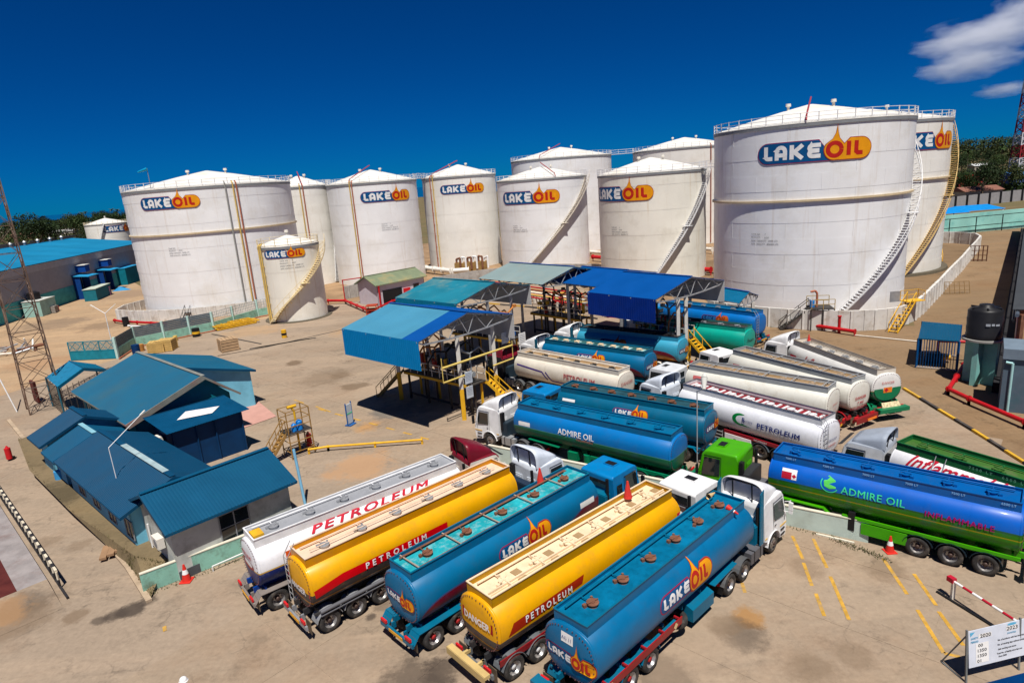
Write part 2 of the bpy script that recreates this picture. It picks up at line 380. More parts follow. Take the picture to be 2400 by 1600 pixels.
sheet('bund_floor', [(28,77),(33,72),(42,69),(52,78),(78,108),(92,125),(80,138),(60,142),(30,125)], -.006, M('bund_floor_brown', (.2,.13,.07), .9, var=.3, scale=.3, dirt=(.08,.06,.04), dirt_amt=.7, dscale=.3))
sheet('tank_farm_floor', [(-38,110),(-10,120),(12,116),(18,78),(30,72),(60,142),(90,190),(40,230),(-60,220),(-70,150)], -.007, M('tank_farm_soil', (.28,.18,.1), .9, var=.3, scale=.2))
# concrete slabs of the lorry park, laid at 45 degrees: real joints
sm = MB(); sm.bb((-2.485,-2.485,-.008),(2.485,2.485,0)); slab_me = sm.mesh('slab', G2)
yard_par = bpy.data.objects['yard']; ang = R(47)
def inside(p, poly):
    c = False; j = len(poly)-1
    for i in range(len(poly)):
        if (poly[i][1] > p[1]) != (poly[j][1] > p[1]) and p[0] < (poly[j][0]-poly[i][0])*(p[1]-poly[i][1])/(poly[j][1]-poly[i][1])+poly[i][0]: c = not c
        j = i
    return c
park = [(-20,18),(2,6),(24,8),(31,22),(29,36),(30,50),(28,60),(24,66),(10,66),(8,100),(-14,104),(-27,92),(-36,76),(-22,55),(-12,46),(-8,37)]
for i in range(-14, 22):
    for j in range(-22, 18):
        p = Vector((i*5.0, j*5.0)); q = Vector((p.x*math.cos(ang)-p.y*math.sin(ang)+0, p.x*math.sin(ang)+p.y*math.cos(ang)+45))
        if inside(q, park): link('slab', slab_me, yard_par, (q.x, q.y, 0), ang)
# painted yellow lines on the parking floor
yl = M('line_paint_worn', (.5,.28,.04), .7, var=.3, scale=3, dirt=CON, dirt_amt=.95, dscale=1.6)
def line(a, b, w=.16, name='parking_line'):
    a = Vector((*xy(*a), .008)); b = Vector((*xy(*b), .008)); d = (b-a).normalized(); s = Vector((-d.y, d.x, 0))*w/2
    me = bpy.data.meshes.new(name); me.from_pydata([a-s, a+s, b+s, b-s], [], [(0,3,2,1)]); me.materials.append(yl); me.update()
    if me.polygons[0].normal.z < 0: me.flip_normals()
    link(name, me, kind='structure')
for a, b in (((1857,1255),(1882,1310)),((1883,1318),(1903,1372)),((1912,1390),(1932,1443)),((1906,1262),(1938,1330)),((1946,1350),(1990,1452)),((2070,1308),(2126,1392)),((2142,1344),(2194,1418)),((2150,1428),(2212,1530)),((2200,1432),(2258,1512)),((2212,1530),(2250,1538)),((1739,1365),(1746,1388)),((385,1467),(387,1478)),((690,937),(712,944)),((740,952),(775,965))): line(a, b)
for i in range(7): line((745+i*40, 958+i*11), (765+i*40, 963+i*11), .2)
# kerbs
def kerb_blocks(pts, cols, h=.17, w=.2, name='kerb_block', step=1.6, label='', cat='kerb', lift=0):
    t = thing('kerb', label, cat); k = 0
    ln = [Vector((p[0], p[1], 0)) for p in pts]
    for a, b in zip(ln[:-1], ln[1:]):
        n = max(1, round((b-a).length/step)); d = (b-a)/n
        for i in range(n):
            m = MB(); p = a+d*i; q = a+d*(i+1)-d.normalized()*.02; m.beam(p+Vector((0,0,h/2)), q+Vector((0,0,h/2)), w, h); m.build(name, cols[k % len(cols)], t); k += 1
    return t
KY = M('kerb_yellow', (.62,.36,.03), .7, var=.2, dirt=(.2,.14,.08), dirt_amt=.6); KB = M('kerb_black', (.05,.045,.045), .8, var=.4, dirt=(.25,.2,.15))
kerb_blocks([xy(2118,912), xy(2200,962), xy(2280,1010), xy(2400,1086), xy(2480,1140)], [KY, KB], step=2.0, label='yellow and black kerb blocks between the lorry park and the brown apron')
kerb_blocks([xy(1145,712), xy(1260,722), xy(1330,735), xy(1400,748)], [KY, KB], step=2.4, label='yellow and black kerb seen behind the near canopy, by the pipe rack')
ke = M('kerb_concrete', (.42,.32,.22), .85, var=.2, dirt=(.15,.1,.05))
t = thing('drain_kerb', 'long concrete drain kerb beside the weedy strip of the offices', 'kerb')
pl = [xy(350,1410), xy(300,1330), xy(220,1235), xy(140,1130), xy(60,1035), xy(20,985)]
for a, b in zip(pl[:-1], pl[1:]):
    m = MB(); m.beam((*a,.06), (*b,.06), .28, .14); m.build('kerb_block', ke, t)
# weedy bank of soil behind the kerb
bk = [xy(352,1405), xy(300,1326), xy(220,1231), xy(140,1126), xy(60,1031)]; hi = [(-19.3,30.6),(-21.2,31.2),(-29.0,37.5),(-36.5,44.5),(-42.5,51.5)]
me = bpy.data.meshes.new('bank'); vs = [(p[0], p[1], .02) for p in bk]+[(p[0], p[1], .75) for p in hi]+[(-18,33,.75),(-26,44,.75),(-36,54,.75),(-40,55,.75)]
me.from_pydata(vs, [], [(i, i+1, i+6, i+5) for i in range(4)]+[(5,6,7,8,9,13,12,11,10)]); me.materials.append(G5); me.update(); me.flip_normals() if me.polygons[0].normal.z < 0 else None
link('bank', me, kind='structure')
def scatter_grass():
    m = MB(); rr = random.Random(3)
    for k in range(1500):
        i = rr.randrange(4); u, v = rr.random(), rr.random()**1.3
        a = Vector((*bk[i], .02)).lerp(Vector((*bk[i+1], .02)), u); b = Vector((*hi[i], .75)).lerp(Vector((*hi[i+1], .75)), u); p = a.lerp(b, v*.9+.04)
        for _ in range(3):
            an = rr.uniform(0, 6.28); h = rr.uniform(.05,.22); d = Vector((math.cos(an), math.sin(an), 0))*rr.uniform(.03,.1); s = Vector((-d.y, d.x, 0))*.35
            m.add([p-s, p+s, p+d+Vector((0,0,h))], [(0,1,2)])
    return m
scatter_grass().build('weeds', M('weed_green', (.13,.11,.05), .8, var=.5, scale=2), kind='stuff')
m = MB(); rr = random.Random(5)
for (a, b, n, sp) in ((xy(1950,1262), xy(2080,1312), 260, .12), (xy(345,1395), xy(560,1310), 120, .12), (xy(1851,1236), xy(1960,1262), 60, .08)):
    for k in range(n):
        u = rr.random(); p = Vector((*a, 0)).lerp(Vector((*b, 0)), u)+Vector((rr.gauss(0, sp), rr.gauss(0, sp), 0)); an = rr.uniform(0, 6.28); h = rr.uniform(.04,.16); d = Vector((math.cos(an), math.sin(an), 0))*.08; s = Vector((-d.y, d.x, 0))*.3
        m.add([p-s, p+s, p+d+Vector((0,0,h))], [(0,1,2)])
m.build('weeds', M('weed_dark', (.09,.085,.04), .8, var=.5, scale=2), kind='stuff')
# ------------------------------------------------------------------ mint walls
MINT = M('mint_plaster', (.25,.5,.4), .75, var=.12, scale=1, dirt=(.12,.13,.08), dirt_amt=.75, dscale=1.3, streak=.35, streak_col=(.12,.13,.1), bump=.3)
MINT2 = M('pale_mint_plaster', (.5,.6,.54), .75, var=.08, dirt=(.25,.25,.18), dirt_amt=.35, bump=.2)
CRM = M('cream_coping', (.66,.62,.5), .75, dirt=(.3,.25,.15))
def low_wall(a, b, h, label, mat, cap):
    t = thing('low_wall', label, 'low wall'); a = Vector((*a, 0)); b = Vector((*b, 0)); m = MB(); m.beam(a+Vector((0,0,h/2)), b+Vector((0,0,h/2)), .16, h); m.build('wall_body', mat, t)
    m = MB(); m.beam(a+Vector((0,0,h+.025)), b+Vector((0,0,h+.025)), .2, .05); m.build('coping', cap, t)
low_wall((-19.7,28.9), (-8.5,37.4), 1.08, 'stained mint green low wall in front of the small office, traffic cone at its foot', MINT, CRM)
low_wall((17.2,28.6), (-2.2,41.9), 1.12, 'pale mint low wall running behind the cabs of the front row of tankers', MINT2, CRM)
pp = thing('pipe', 'white plastic pipe on short pegs along the foot of the mint wall', 'pipe'); a = Vector((*xy(500,1338), .3)); b = Vector((*xy(575,1305), .3)); m = MB(); m.tube([a, b], .035); m.tube([a, a-Vector((0,0,.3))], .03); m.build('pipe_run', WHITE, pp)
pp = thing('timber', 'pale timber lying along the foot of the pale mint wall', 'timber'); a = Vector((*xy(1913,1252), .04)); b = Vector((*xy(2002,1273), .04)); m = MB(); m.beam(a, b, .1, .08); m.build('plank', CRM, pp)
# ------------------------------------------------------------------ ribbed roofs
def rib_sheet(mb, e0, e1, r0, r1, ribs=4, dep=.018):
    """one roofing sheet between eave e0-e1 and ridge r0-r1 with raised ribs"""
    n = (e1-e0).cross(r0-e0).normalized(); n = n if n.z > 0 else -n; vs = []; cols = []
    for i in range(ribs):
        for t, k in ((0,0),(.62,0),(.72,1),(.9,1),(1.0,0)): cols.append(((i+t)/ribs, k))
    c2 = [cols[0]]
    for c in cols[1:]:
        if abs(c[0]-c2[-1][0]) > 1e-5: c2.append(c)
    for t, k in c2: vs += [e0.lerp(e1, t)+n*k*dep, r0.lerp(r1, t)+n*k*dep]
    fs = [(2*i, 2*i+2, 2*i+3, 2*i+1) for i in range(len(c2)-1)]
    mb.add(vs, fs); mb.add([v-n*.02 for v in vs], [f[::-1] for f in fs])
def slope(parent, e0, e1, r0, r1, mat, w=.95, ribs=5, name='roof_sheet'):
    e0, e1, r0, r1 = map(Vector, (e0, e1, r0, r1)); n = max(1, round((e1-e0).length/w))
    if not isinstance(mat, (list, tuple)): mat = [mat]*n
    for i in range(n):
        m = MB(); rib_sheet(m, e0.lerp(e1, i/n), e0.lerp(e1, (i+1)/n), r0.lerp(r1, i/n), r0.lerp(r1, (i+1)/n), ribs); m.build(name, mat[min(len(mat)-1, int(i*len(mat)/n))], parent)
RB = M('roof_blue', (.0,.068,.145), .6, var=.08, scale=.5, dirt=(.0,.08,.15), dirt_amt=.4, objrand=.06)
RB2 = M('roof_blue_deep', (.0,.05,.115), .6, var=.08, scale=.5, objrand=.06)
RB3 = M('roof_blue_green', (.0,.09,.17), .6, var=.1, scale=.4, dirt=(.05,.1,.09), dirt_amt=.3, dscale=.3, objrand=.05)
BLW = M('wall_light_blue', (.17,.47,.62), .8, var=.08, dirt=(.1,.3,.4), dirt_amt=.5); DBW = M('wall_dark_blue', (.0,.03,.1), .7, var=.2); TLW = M('wall_teal', (.0,.16,.22), .75, var=.15, dirt=(.0,.08,.1)); GRW = M('wall_off_white', (.5,.52,.48), .8, var=.1, dirt=(.1,.1,.08), dirt_amt=.7, dscale=.5)
FAS = M('fascia_faded', (.2,.2,.17), .8, var=.15, dirt=(.45,.12,.08), dirt_amt=.6, dscale=.35)
def V(p, z): return Vector((p[0], p[1], z))
def house(name, label, A, B, wd, ze, zr, wall, roof, oh=.5, z0=0, over2=None, gable=True, ridge_cap=None, cat='office building', rake=None, mats2=None, wall_inset=.5, ratio=.5):
    """A,B: eave line nearest the viewer; wd: vector across to the far eave"""
    t = thing(name, label, cat); A = V(A, ze); B = V(B, ze); wd = Vector((wd[0], wd[1], 0)); d = (B-A).normalized(); w = wd.normalized()
    RA = A+wd*ratio; RA.z = zr; RB_ = B+wd*ratio; RB_.z = zr; FA = A+wd; FB = B+wd
    ro = MB(); ro.beam(RA+Vector((0,0,.05)), RB_+Vector((0,0,.05)), .3, .05)
    r = ro.build('roof', ridge_cap or roof, t)
    slope(r, A, B, RA, RB_, roof); slope(r, FA, FB, RA, RB_, mats2 or roof)
    rk = MB()
    for e, f in ((A, RA), (RA, FA), (B, RB_), (RB_, FB)): rk.beam(e-Vector((0,0,.09)), f-Vector((0,0,.09)), .05, .17)
    for e, f in ((A, B), (FA, FB)): rk.beam(e-Vector((0,0,.08)), f-Vector((0,0,.08)), .04, .12)
    rk.build('fascia', rake or roof, t)
    i = wall_inset; a = A+w*i+d*oh; b = B+w*i-d*oh; fa = FA-w*i+d*oh; fb = FB-w*i-d*oh; ra = RA+d*oh; rb = RB_-d*oh
    for (p, q) in ((a, b), (b, fb), (fb, fa), (fa, a)):
        m = MB(); p0 = Vector((p.x, p.y, z0)); q0 = Vector((q.x, q.y, z0)); nn = (q-p).normalized().cross(Vector((0,0,1)))*.1
        top = ze+(zr-ze)*i/(wd.length*ratio)-.08
        m.hexa([p0, q0, q0-nn, p0-nn, V(p0, top), V(q0, top), V(q0-nn, top), V(p0-nn, top)]); m.build('wall', wall, t)
    if gable:
        for (p, q, rr_, s) in ((a, fa, ra, 1), (b, fb, rb, -1)):
            m = MB(); top = ze+(zr-ze)*i/(wd.length*ratio)-.08; dd = d*.1*s; vs = [V(p, top), V(q, top), V(rr_, zr-.1)]; vs += [v+dd for v in vs]
            m.add(vs, [(0,1,2),(5,4,3),(0,3,4,1),(1,4,5,2),(2,5,3,0)]); m.build('gable', wall, t)
    return t, (a, b, fa, fb, d, w)
def window(parent, p, q, z0, z1, out, nx=2, mat=GLASS, frame=GREY, name='window', ny=1):
    """framed window in a wall from p to q"""
    p = Vector((p[0], p[1], 0)); q = Vector((q[0], q[1], 0)); o = Vector((out[0], out[1], 0)).normalized()
    f = MB(); up = Vector((0,0,1)); a, b = p+o*.02, q+o*.02
    for z in (z0, z1): f.beam(a+up*z, b+up*z, .06, .06)
    for i in range(nx+1): c = a.lerp(b, i/nx); f.beam(c+up*z0, c+up*z1, .05, .06)
    for j in range(1, ny): z = z0+(z1-z0)*j/ny; f.beam(a+up*z, b+up*z, .04, .04)
    w = f.build(name, frame, parent)
    for i in range(nx):
        c = p.lerp(q, i/nx)+o*.012; e = p.lerp(q, (i+1)/nx)+o*.012; g = MB(); g.hexa([c+up*z0, e+up*z0, e+up*z0-o*.01, c+up*z0-o*.01, c+up*z1, e+up*z1, e+up*z1-o*.01, c+up*z1-o*.01]); g.build('pane', mat, w)
def aircon(parent_label, c, rz, z):
    t = thing('air_conditioner', parent_label, 'air conditioner', (c[0], c[1], z), rz, None); m = MB(); m.box((0,0,0),(.35,.85,.6)); m.build('casing', OFFW, t)
    m = MB(); m.cyl((.176,.1,0),(.19,.1,0),.24,n=18); m.build('fan_grille', GREY, t); m = MB(); m.box((.0,-.35,-.33),(.4,.05,.05)); m.box((.0,.35,-.33),(.4,.05,.05)); m.build('bracket', DKSTEEL, t)
# small office (front)
A = U(387.8,1254,3.0); B = U(695.6,1126.5,3.0); Rg = U(313,1126.5,4.3); wv = Vector((-.72,.695,0))
t, (a, b, fa, fb, d, w) = house('office_building', 'small white office under a ribbed blue roof, nearest building at the left', A, B, wv*6.2, 3.0, 4.3, GRW, RB, oh=.35, z0=0)
out = -w; ml = (b-a).length
window(t, a+d*(ml*.37), a+d*(ml*.62), 1.0, 2.6, out, 2, ny=2)
m = MB(); m.beam(V(a-w*.02, .25), V(b-w*.02, .25), .06, .5); m.build('plinth', M('plinth_dark', (.07,.075,.08), .9, var=.3), t)
aircon('white air conditioner box on the gable wall of the small office', (fa.lerp(a, .72)-d*.25), math.atan2(-d.y, -d.x), 1.9)
m = MB(); p = fa.lerp(a, .35)-d*.1; m.cyl(V(p, .7), V(p, 2.2), .05); m.build('downpipe', WHITE, t)
# low long row
A = U(279,1210,3.0); B0 = U(92,1050,3.0); dd = (A-B0).normalized(); wv = Vector((-dd.y, dd.x, 0)); wv = wv if wv.y > 0 else -wv
t, (a, b, fa, fb, d, w) = house('office_building', 'long low building with deep blue roof and grey ridge strip, edge of the weedy strip', B0+dd*3.6, A, wv*6.0, 2.9, 4.1, BLW, RB2, ridge_cap=RB2, wall_inset=.6)
m = MB(); rr0 = V(B0+dd*8.6+wv*3.0, 4.17); rr1 = V(A-dd*1.0+wv*3.0, 4.17); m.beam(rr0, rr1, .35, .04); m.build('ridge_cap', M('ridge_cap_grey', (.3,.4,.42), .7, var=.2), t)
for i in range(4): p = a+d*(2+i*3.0); window(t, p, p+d*1.2, 1.1, 2.2, -w, 2)
t, (a, b, fa, fb, d, w) = house('office_building', 'small hut with teal blue roof and pale ridge strip, amid the low row', B0+dd*.2, B0+dd*3.5, wv*5.4, 2.75, 3.95, BLW, RB, wall_inset=.6, ridge_cap=M('ridge_pale', (.2,.42,.5), .7))
t, (a, b, fa, fb, d, w) = house('office_building', 'end hut with deep blue roof at the far left of the low row', B0-dd*3.6, B0-dd*.05, wv*6.3, 3.05, 4.4, BLW, RB2, wall_inset=.6)
bd = thing('barrel', 'light blue barrel against the light blue wall of the long low building', 'barrel', (*U(142,1125,.6).xy, .5)); m = MB(); m.cyl((0,0,0),(0,0,.85),.3,n=16); m.build('drum', M('barrel_blue', (.05,.3,.6), .4), bd)
# big roofed hall
E0 = U(160,914,3.4); E1 = U(294,995.6,3.4); R0 = U(326.5,827,5.6); R1 = U(490,886.7,5.6)
dh = (E1-E0).normalized(); wvh = Vector((-dh.y, dh.x, 0)); wvh = wvh if wvh.y > 0 else -wvh; Lh = (E1-E0).length; off = (R0-E0).dot(dh); wid = ((R0-E0)-dh*off).xy.length
E0 = E0+dh*off*.5; E1 = E1+dh*0.3
t, (a, b, fa, fb, d, w) = house('hall', 'largest teal blue roofed hall with faded fascia board in the office group', E0, E1, wvh*wid*1.45, 3.4, 5.6, TLW, RB3, ridge_cap=M('ridge_cap_stone', (.2,.21,.19), .8, var=.2), rake=FAS, ratio=.69, cat='hall', wall_inset=.7)
fm = MB(); p0, p1 = E1+Vector((0,0,-.1)), V(E1+wvh*wid, 5.5); fm.beam(p0+dh*.05, p1+dh*.05, .08, .42); fm.build('fascia_board', FAS, t)
for i in range(5): p = a+d*(1+i*2.6); window(t, p, p+d*1.3, 1.0, 2.4, -w, 2, frame=TLW)
# light blue hall behind
t = thing('hall', 'light blue walled hall whose blue roof slopes down to a white post', 'hall')
P0, P1, K0, K1 = U(495,832.5,3.5), U(599,866,3.5), U(330,827.5,5.2), U(421,861,5.2)
r = MB(); r.beam(K0, K1, .1, .05); r = r.build('roof', RB3, t); slope(r, P0, P1, K0, K1, RB3)
w0_ = K1+(P0-P1).normalized()*.5; w1_ = P1+(P0-P1).normalized()*.4+(K1-P1)*.06; bk_ = (P0-P1).normalized()*.1; bk_.z = 0
m = MB(); m.hexa([V(w0_,0), V(w1_,0), V(w1_,0)+bk_, V(w0_,0)+bk_, V(w0_,5.05), V(w1_,3.5), V(w1_,3.5)+bk_, V(w0_,5.05)+bk_]); m.build('wall', BLW, t)
q1_ = P0+(K0-P0)*.06; m = MB(); m.hexa([V(w1_,0), V(q1_,0), V(q1_,0)-Vector((.1,.1,0)), V(w1_,0)-Vector((.1,.1,0)), V(w1_,3.5), V(q1_,3.5), V(q1_,3.5)-Vector((.1,.1,0)), V(w1_,3.5)-Vector((.1,.1,0))]); m.build('wall', BLW, t)
m = MB(); m.beam(K1-Vector((0,0,.1)), P1-Vector((0,0,.1)), .06, .2); m.beam(P0-Vector((0,0,.1)), P1-Vector((0,0,.1)), .06, .16); m.build('fascia', RB2, t)
pc = V(U(590,944,0), 0); m = MB(); m.beam(V(pc,0), V(pc,3.4), .5, .5); m.build('post', BLW, t); m = MB(); m.beam(V(pc+Vector((-.8,-.5,0)),0), V(pc+Vector((-.8,-.5,0)),3.6), .12, .3); m.build('buttress', TLW, t)
m = MB(); m.add([U(540,930,0.02),U(600,936,.02),U(648,975,.02),U(556,1008,.02)], [(0,1,2,3)]); fl = m.build('paving', M('pink_paving', (.5,.27,.22), .8, var=.08), kind='structure'); fl.location.z = .012
# dark blue box with white roof patch
b0 = U(335,980,3.9); b1 = U(391,1017.7,3.3); b2 = U(585,958,3.3); b3 = U(525.5,926,3.9)
t = thing('office_building', 'dark blue cabin with a white patch on its single slope roof', 'office building')
r = MB(); r.beam(b0, b3, .08, .08); r = r.build('roof', RB2, t); slope(r, b1, b2, b0, b3, M('roof_blue_mid', (.0,.055,.13), .5, objrand=.05))
m = MB(); uu, vv = (b2-b1), (b0-b1); nrm_ = uu.cross(vv).normalized(); nrm_ = nrm_ if nrm_.z > 0 else -nrm_
m.add([b1+uu*.24+vv*.45+nrm_*.06, b1+uu*.62+vv*.30+nrm_*.06, b1+uu*.78+vv*.52+nrm_*.06, b1+uu*.42+vv*.72+nrm_*.06], [(0,1,2,3)]); m.build('white_patch', M('patch_white', (.75,.72,.72), .6), t)
ins = (b2-b1).normalized()*.5; ww = (b0-b1); ww.z = 0; ww.normalize()
c = [b1+ins+ww*.5, b2-ins+ww*.5, b3-ins-ww*.3, b0+ins-ww*.3]
for i in range(4):
    p, q = V(c[i],0), V(c[(i+1) % 4],0); n_ = (q-p).normalized().cross(Vector((0,0,1)))*.08; zt = [3.3,3.3,3.75,3.75]; m = MB()
    m.hexa([p, q, q-n_, p-n_, V(p, zt[i]), V(q, zt[(i+1) % 4]), V(q-n_, zt[(i+1) % 4]), V(p-n_, zt[i])]); m.build('wall', DBW, t)
ln = (c[1]-c[0]); 
for f in (.0,.33,.6,1): m = MB(); p = V(c[0]+ln*f-ww*.05, 0); m.beam(p, V(p, 3.2), .1, .1); m.build('corner_post', DBW, t)
aircon('dirty white air conditioner on the dark blue wall beside the white patched cabin', V(c[0]+ww*1.6-ins.normalized()*.3, 0).xy, math.atan2(-ins.y, -ins.x), 2.4)
# little pavilion with metal bars
q0, q1 = U(107,884,3.1), U(135,907,3.1); k0, k1 = U(162,845,4.1), U(195,863,4.1); f0, f1 = U(222,853,3.1), U(252,866,3.1)
t = thing('pavilion', 'little open pavilion with peeling blue gable roof and metal bars', 'pavilion'); m = MB(); m.beam(k0, k1, .12, .06); r = m.build('roof', RB, t)
peel = M('peeling_blue', (.005,.16,.3), .6, var=.2, dirt=(.0,.05,.09), dirt_amt=.9, dscale=1.2); slope(r, q0, q1, k0, k1, peel); slope(r, f0, f1, k0, k1, M('roof_sky', (.0,.12,.22), .5))
for p in (q0, q1, f0, f1): m = MB(); m.beam(V(p, 0), p, .12, .12); m.build('post', M('post_teal', (.02,.1,.14), .6), t)
for (p, q) in ((q1, f1), (q0, q1)):
    for i in range(9): m = MB(); s_ = p.lerp(q, (i+.5)/9); m.beam(V(s_,.1), V(s_,3.0), .04, .04); m.build('bar', DKSTEEL, t)
m = MB(); m.beam(q1+Vector((0,0,-.1)), k1+Vector((0,0,-.1)), .06, .3); m.beam(f1+Vector((0,0,-.1)), k1+Vector((0,0,-.1)), .06, .3); m.build('fascia', M('roof_sky', (.0,.12,.22)), t)
# ------------------------------------------------------------------ tanker trucks
HW, ZC, HB, EXP = 1.25, 2.3, 1.1, 2.5           # barrel: half width, centre height, half height
def sect(a, k=1.0):
    ca, sa = math.cos(a), math.sin(a)
    return (math.copysign(abs(ca)**(2/EXP), ca)*HW*k, ZC+math.copysign(abs(sa)**(2/EXP), sa)*HB*k)
_arc = []
def _mk():
    pts = [sect(R(-90+i*1.5)) for i in range(121)]; s = 0; ln = [0]
    for a, b in zip(pts[:-1], pts[1:]): s += math.hypot(b[0]-a[0], b[1]-a[1]); ln.append(s)
    mid = ln[60]; return [(l-mid, p) for l, p in zip(ln, pts)]
_arc = _mk()
def side_pt(s, off):
    for (s0, p0), (s1, p1) in zip(_arc[:-1], _arc[1:]):
        if s <= s1 or s1 == _arc[-1][0]:
            t = (s-s0)/(s1-s0) if s1 > s0 else 0; y = p0[0]+(p1[0]-p0[0])*t; z = p0[1]+(p1[1]-p0[1])*t
            d = Vector((p1[1]-p0[1], -(p1[0]-p0[0]))).normalized(); return y+d.x*off, z+d.y*off
def barrel_conform(x0, s0, side):
    """side=-1: right-hand side, text runs to the front; side=1: left-hand side, text runs to the rear"""
    def f(u, v, off):
        y, z = side_pt(s0+v, off); return Vector((x0+u*(-side), y*side, z))
    return f
def cap_conform(x, y0, z0):    # on the dished rear end cap, seen from behind the truck
    def f(u, v, off):
        y, z = y0-u, z0+v; k = min(1, ((abs(y)/HW)**EXP+(abs(z-ZC)/HB)**EXP)**(1/EXP))
        T = ((0,.13),(.35,.12),(.7,.09),(.9,.05),(.985,0),(1.01,-.03))
        for (a, p), (b, q) in zip(T[:-1], T[1:]):
            if k <= b: break
        return Vector((-.12-(p+(q-p)*(k-a)/(b-a))-off-.012, y, z))
    return f
_wheel = {}
def wheel_mesh(kind):
    if kind in _wheel: return _wheel[kind]
    t = MB(); w = {'dual': .3, 'front': .16}[kind]; r = .52
    t.lathe([(.30,-w),(.47,-w),(.505,-w+.03),(r,-w+.07),(r,w-.09),(.507,w-.035),(.47,w),(.33,w),(.30,w-.03),(.29,w-.12)], 26, axis='y')
    q = MB()
    if kind == 'dual': q.lathe([(.3,w-.02),(.285,w-.05),(.24,w-.22),(.16,w-.24),(.0,w-.24)], 20, axis='y'); q.lathe([(.12,w-.24),(.11,w-.06),(.0,w-.05)], 12, axis='y', mi=1)
    else: q.lathe([(.3,w-.02),(.285,w-.05),(.25,w-.02),(.15,w+.02),(.0,w+.02)], 20, axis='y'); q.lathe([(.1,w),(.09,w+.08),(.0,w+.09)], 10, axis='y', mi=1)
    for i in range(8):
        a = 2*math.pi*i/8; yy = (w-.23) if kind == 'dual' else w+.01
        q.box((math.cos(a)*.19, yy, math.sin(a)*.19), (.035,.04,.035), 1)
    _wheel[kind] = (t.mesh('wheel', TYRE), q)
    return _wheel[kind]
_rims = {}
def wheel(parent, x, side, kind='dual', hub=HUB):
    tm, q = wheel_mesh(kind); k = (kind, hub.name)
    if k not in _rims: _rims[k] = q.mesh('rim', [RIM, hub])
    y = (1.25-.3 if kind == 'dual' else 1.22-.17)*side
    o = link('wheel', tm, parent, (x, y, .52), 0 if side > 0 else math.pi)
    link('rim', _rims[k], o); return o
def mudguard(parent, x, side, mat, r=.62, w=.62, a0=15, a1=165, name='mudguard'):
    b = MB(); y0 = 1.26*side; y1 = y0-w*side
    for ri, ro in ((r, r+.025),):
        n = 9; vs = []
        for i in range(n+1):
            a = R(a0+(a1-a0)*i/n)
            for rr, y in ((ri, y0), (ri, y1), (ro, y1), (ro, y0)): vs.append((x+math.cos(a)*rr, y, .52+math.sin(a)*rr))
        fs = []
        for i in range(n):
            for j in range(4): fs.append((i*4+j, i*4+(j+1) % 4, (i+1)*4+(j+1) % 4, (i+1)*4+j))
        fs += [(0,1,2,3), (n*4+3, n*4+2, n*4+1, n*4)]
        b.add(vs, fs if side > 0 else [f[::-1] for f in fs])
    b.build(name, mat, parent)

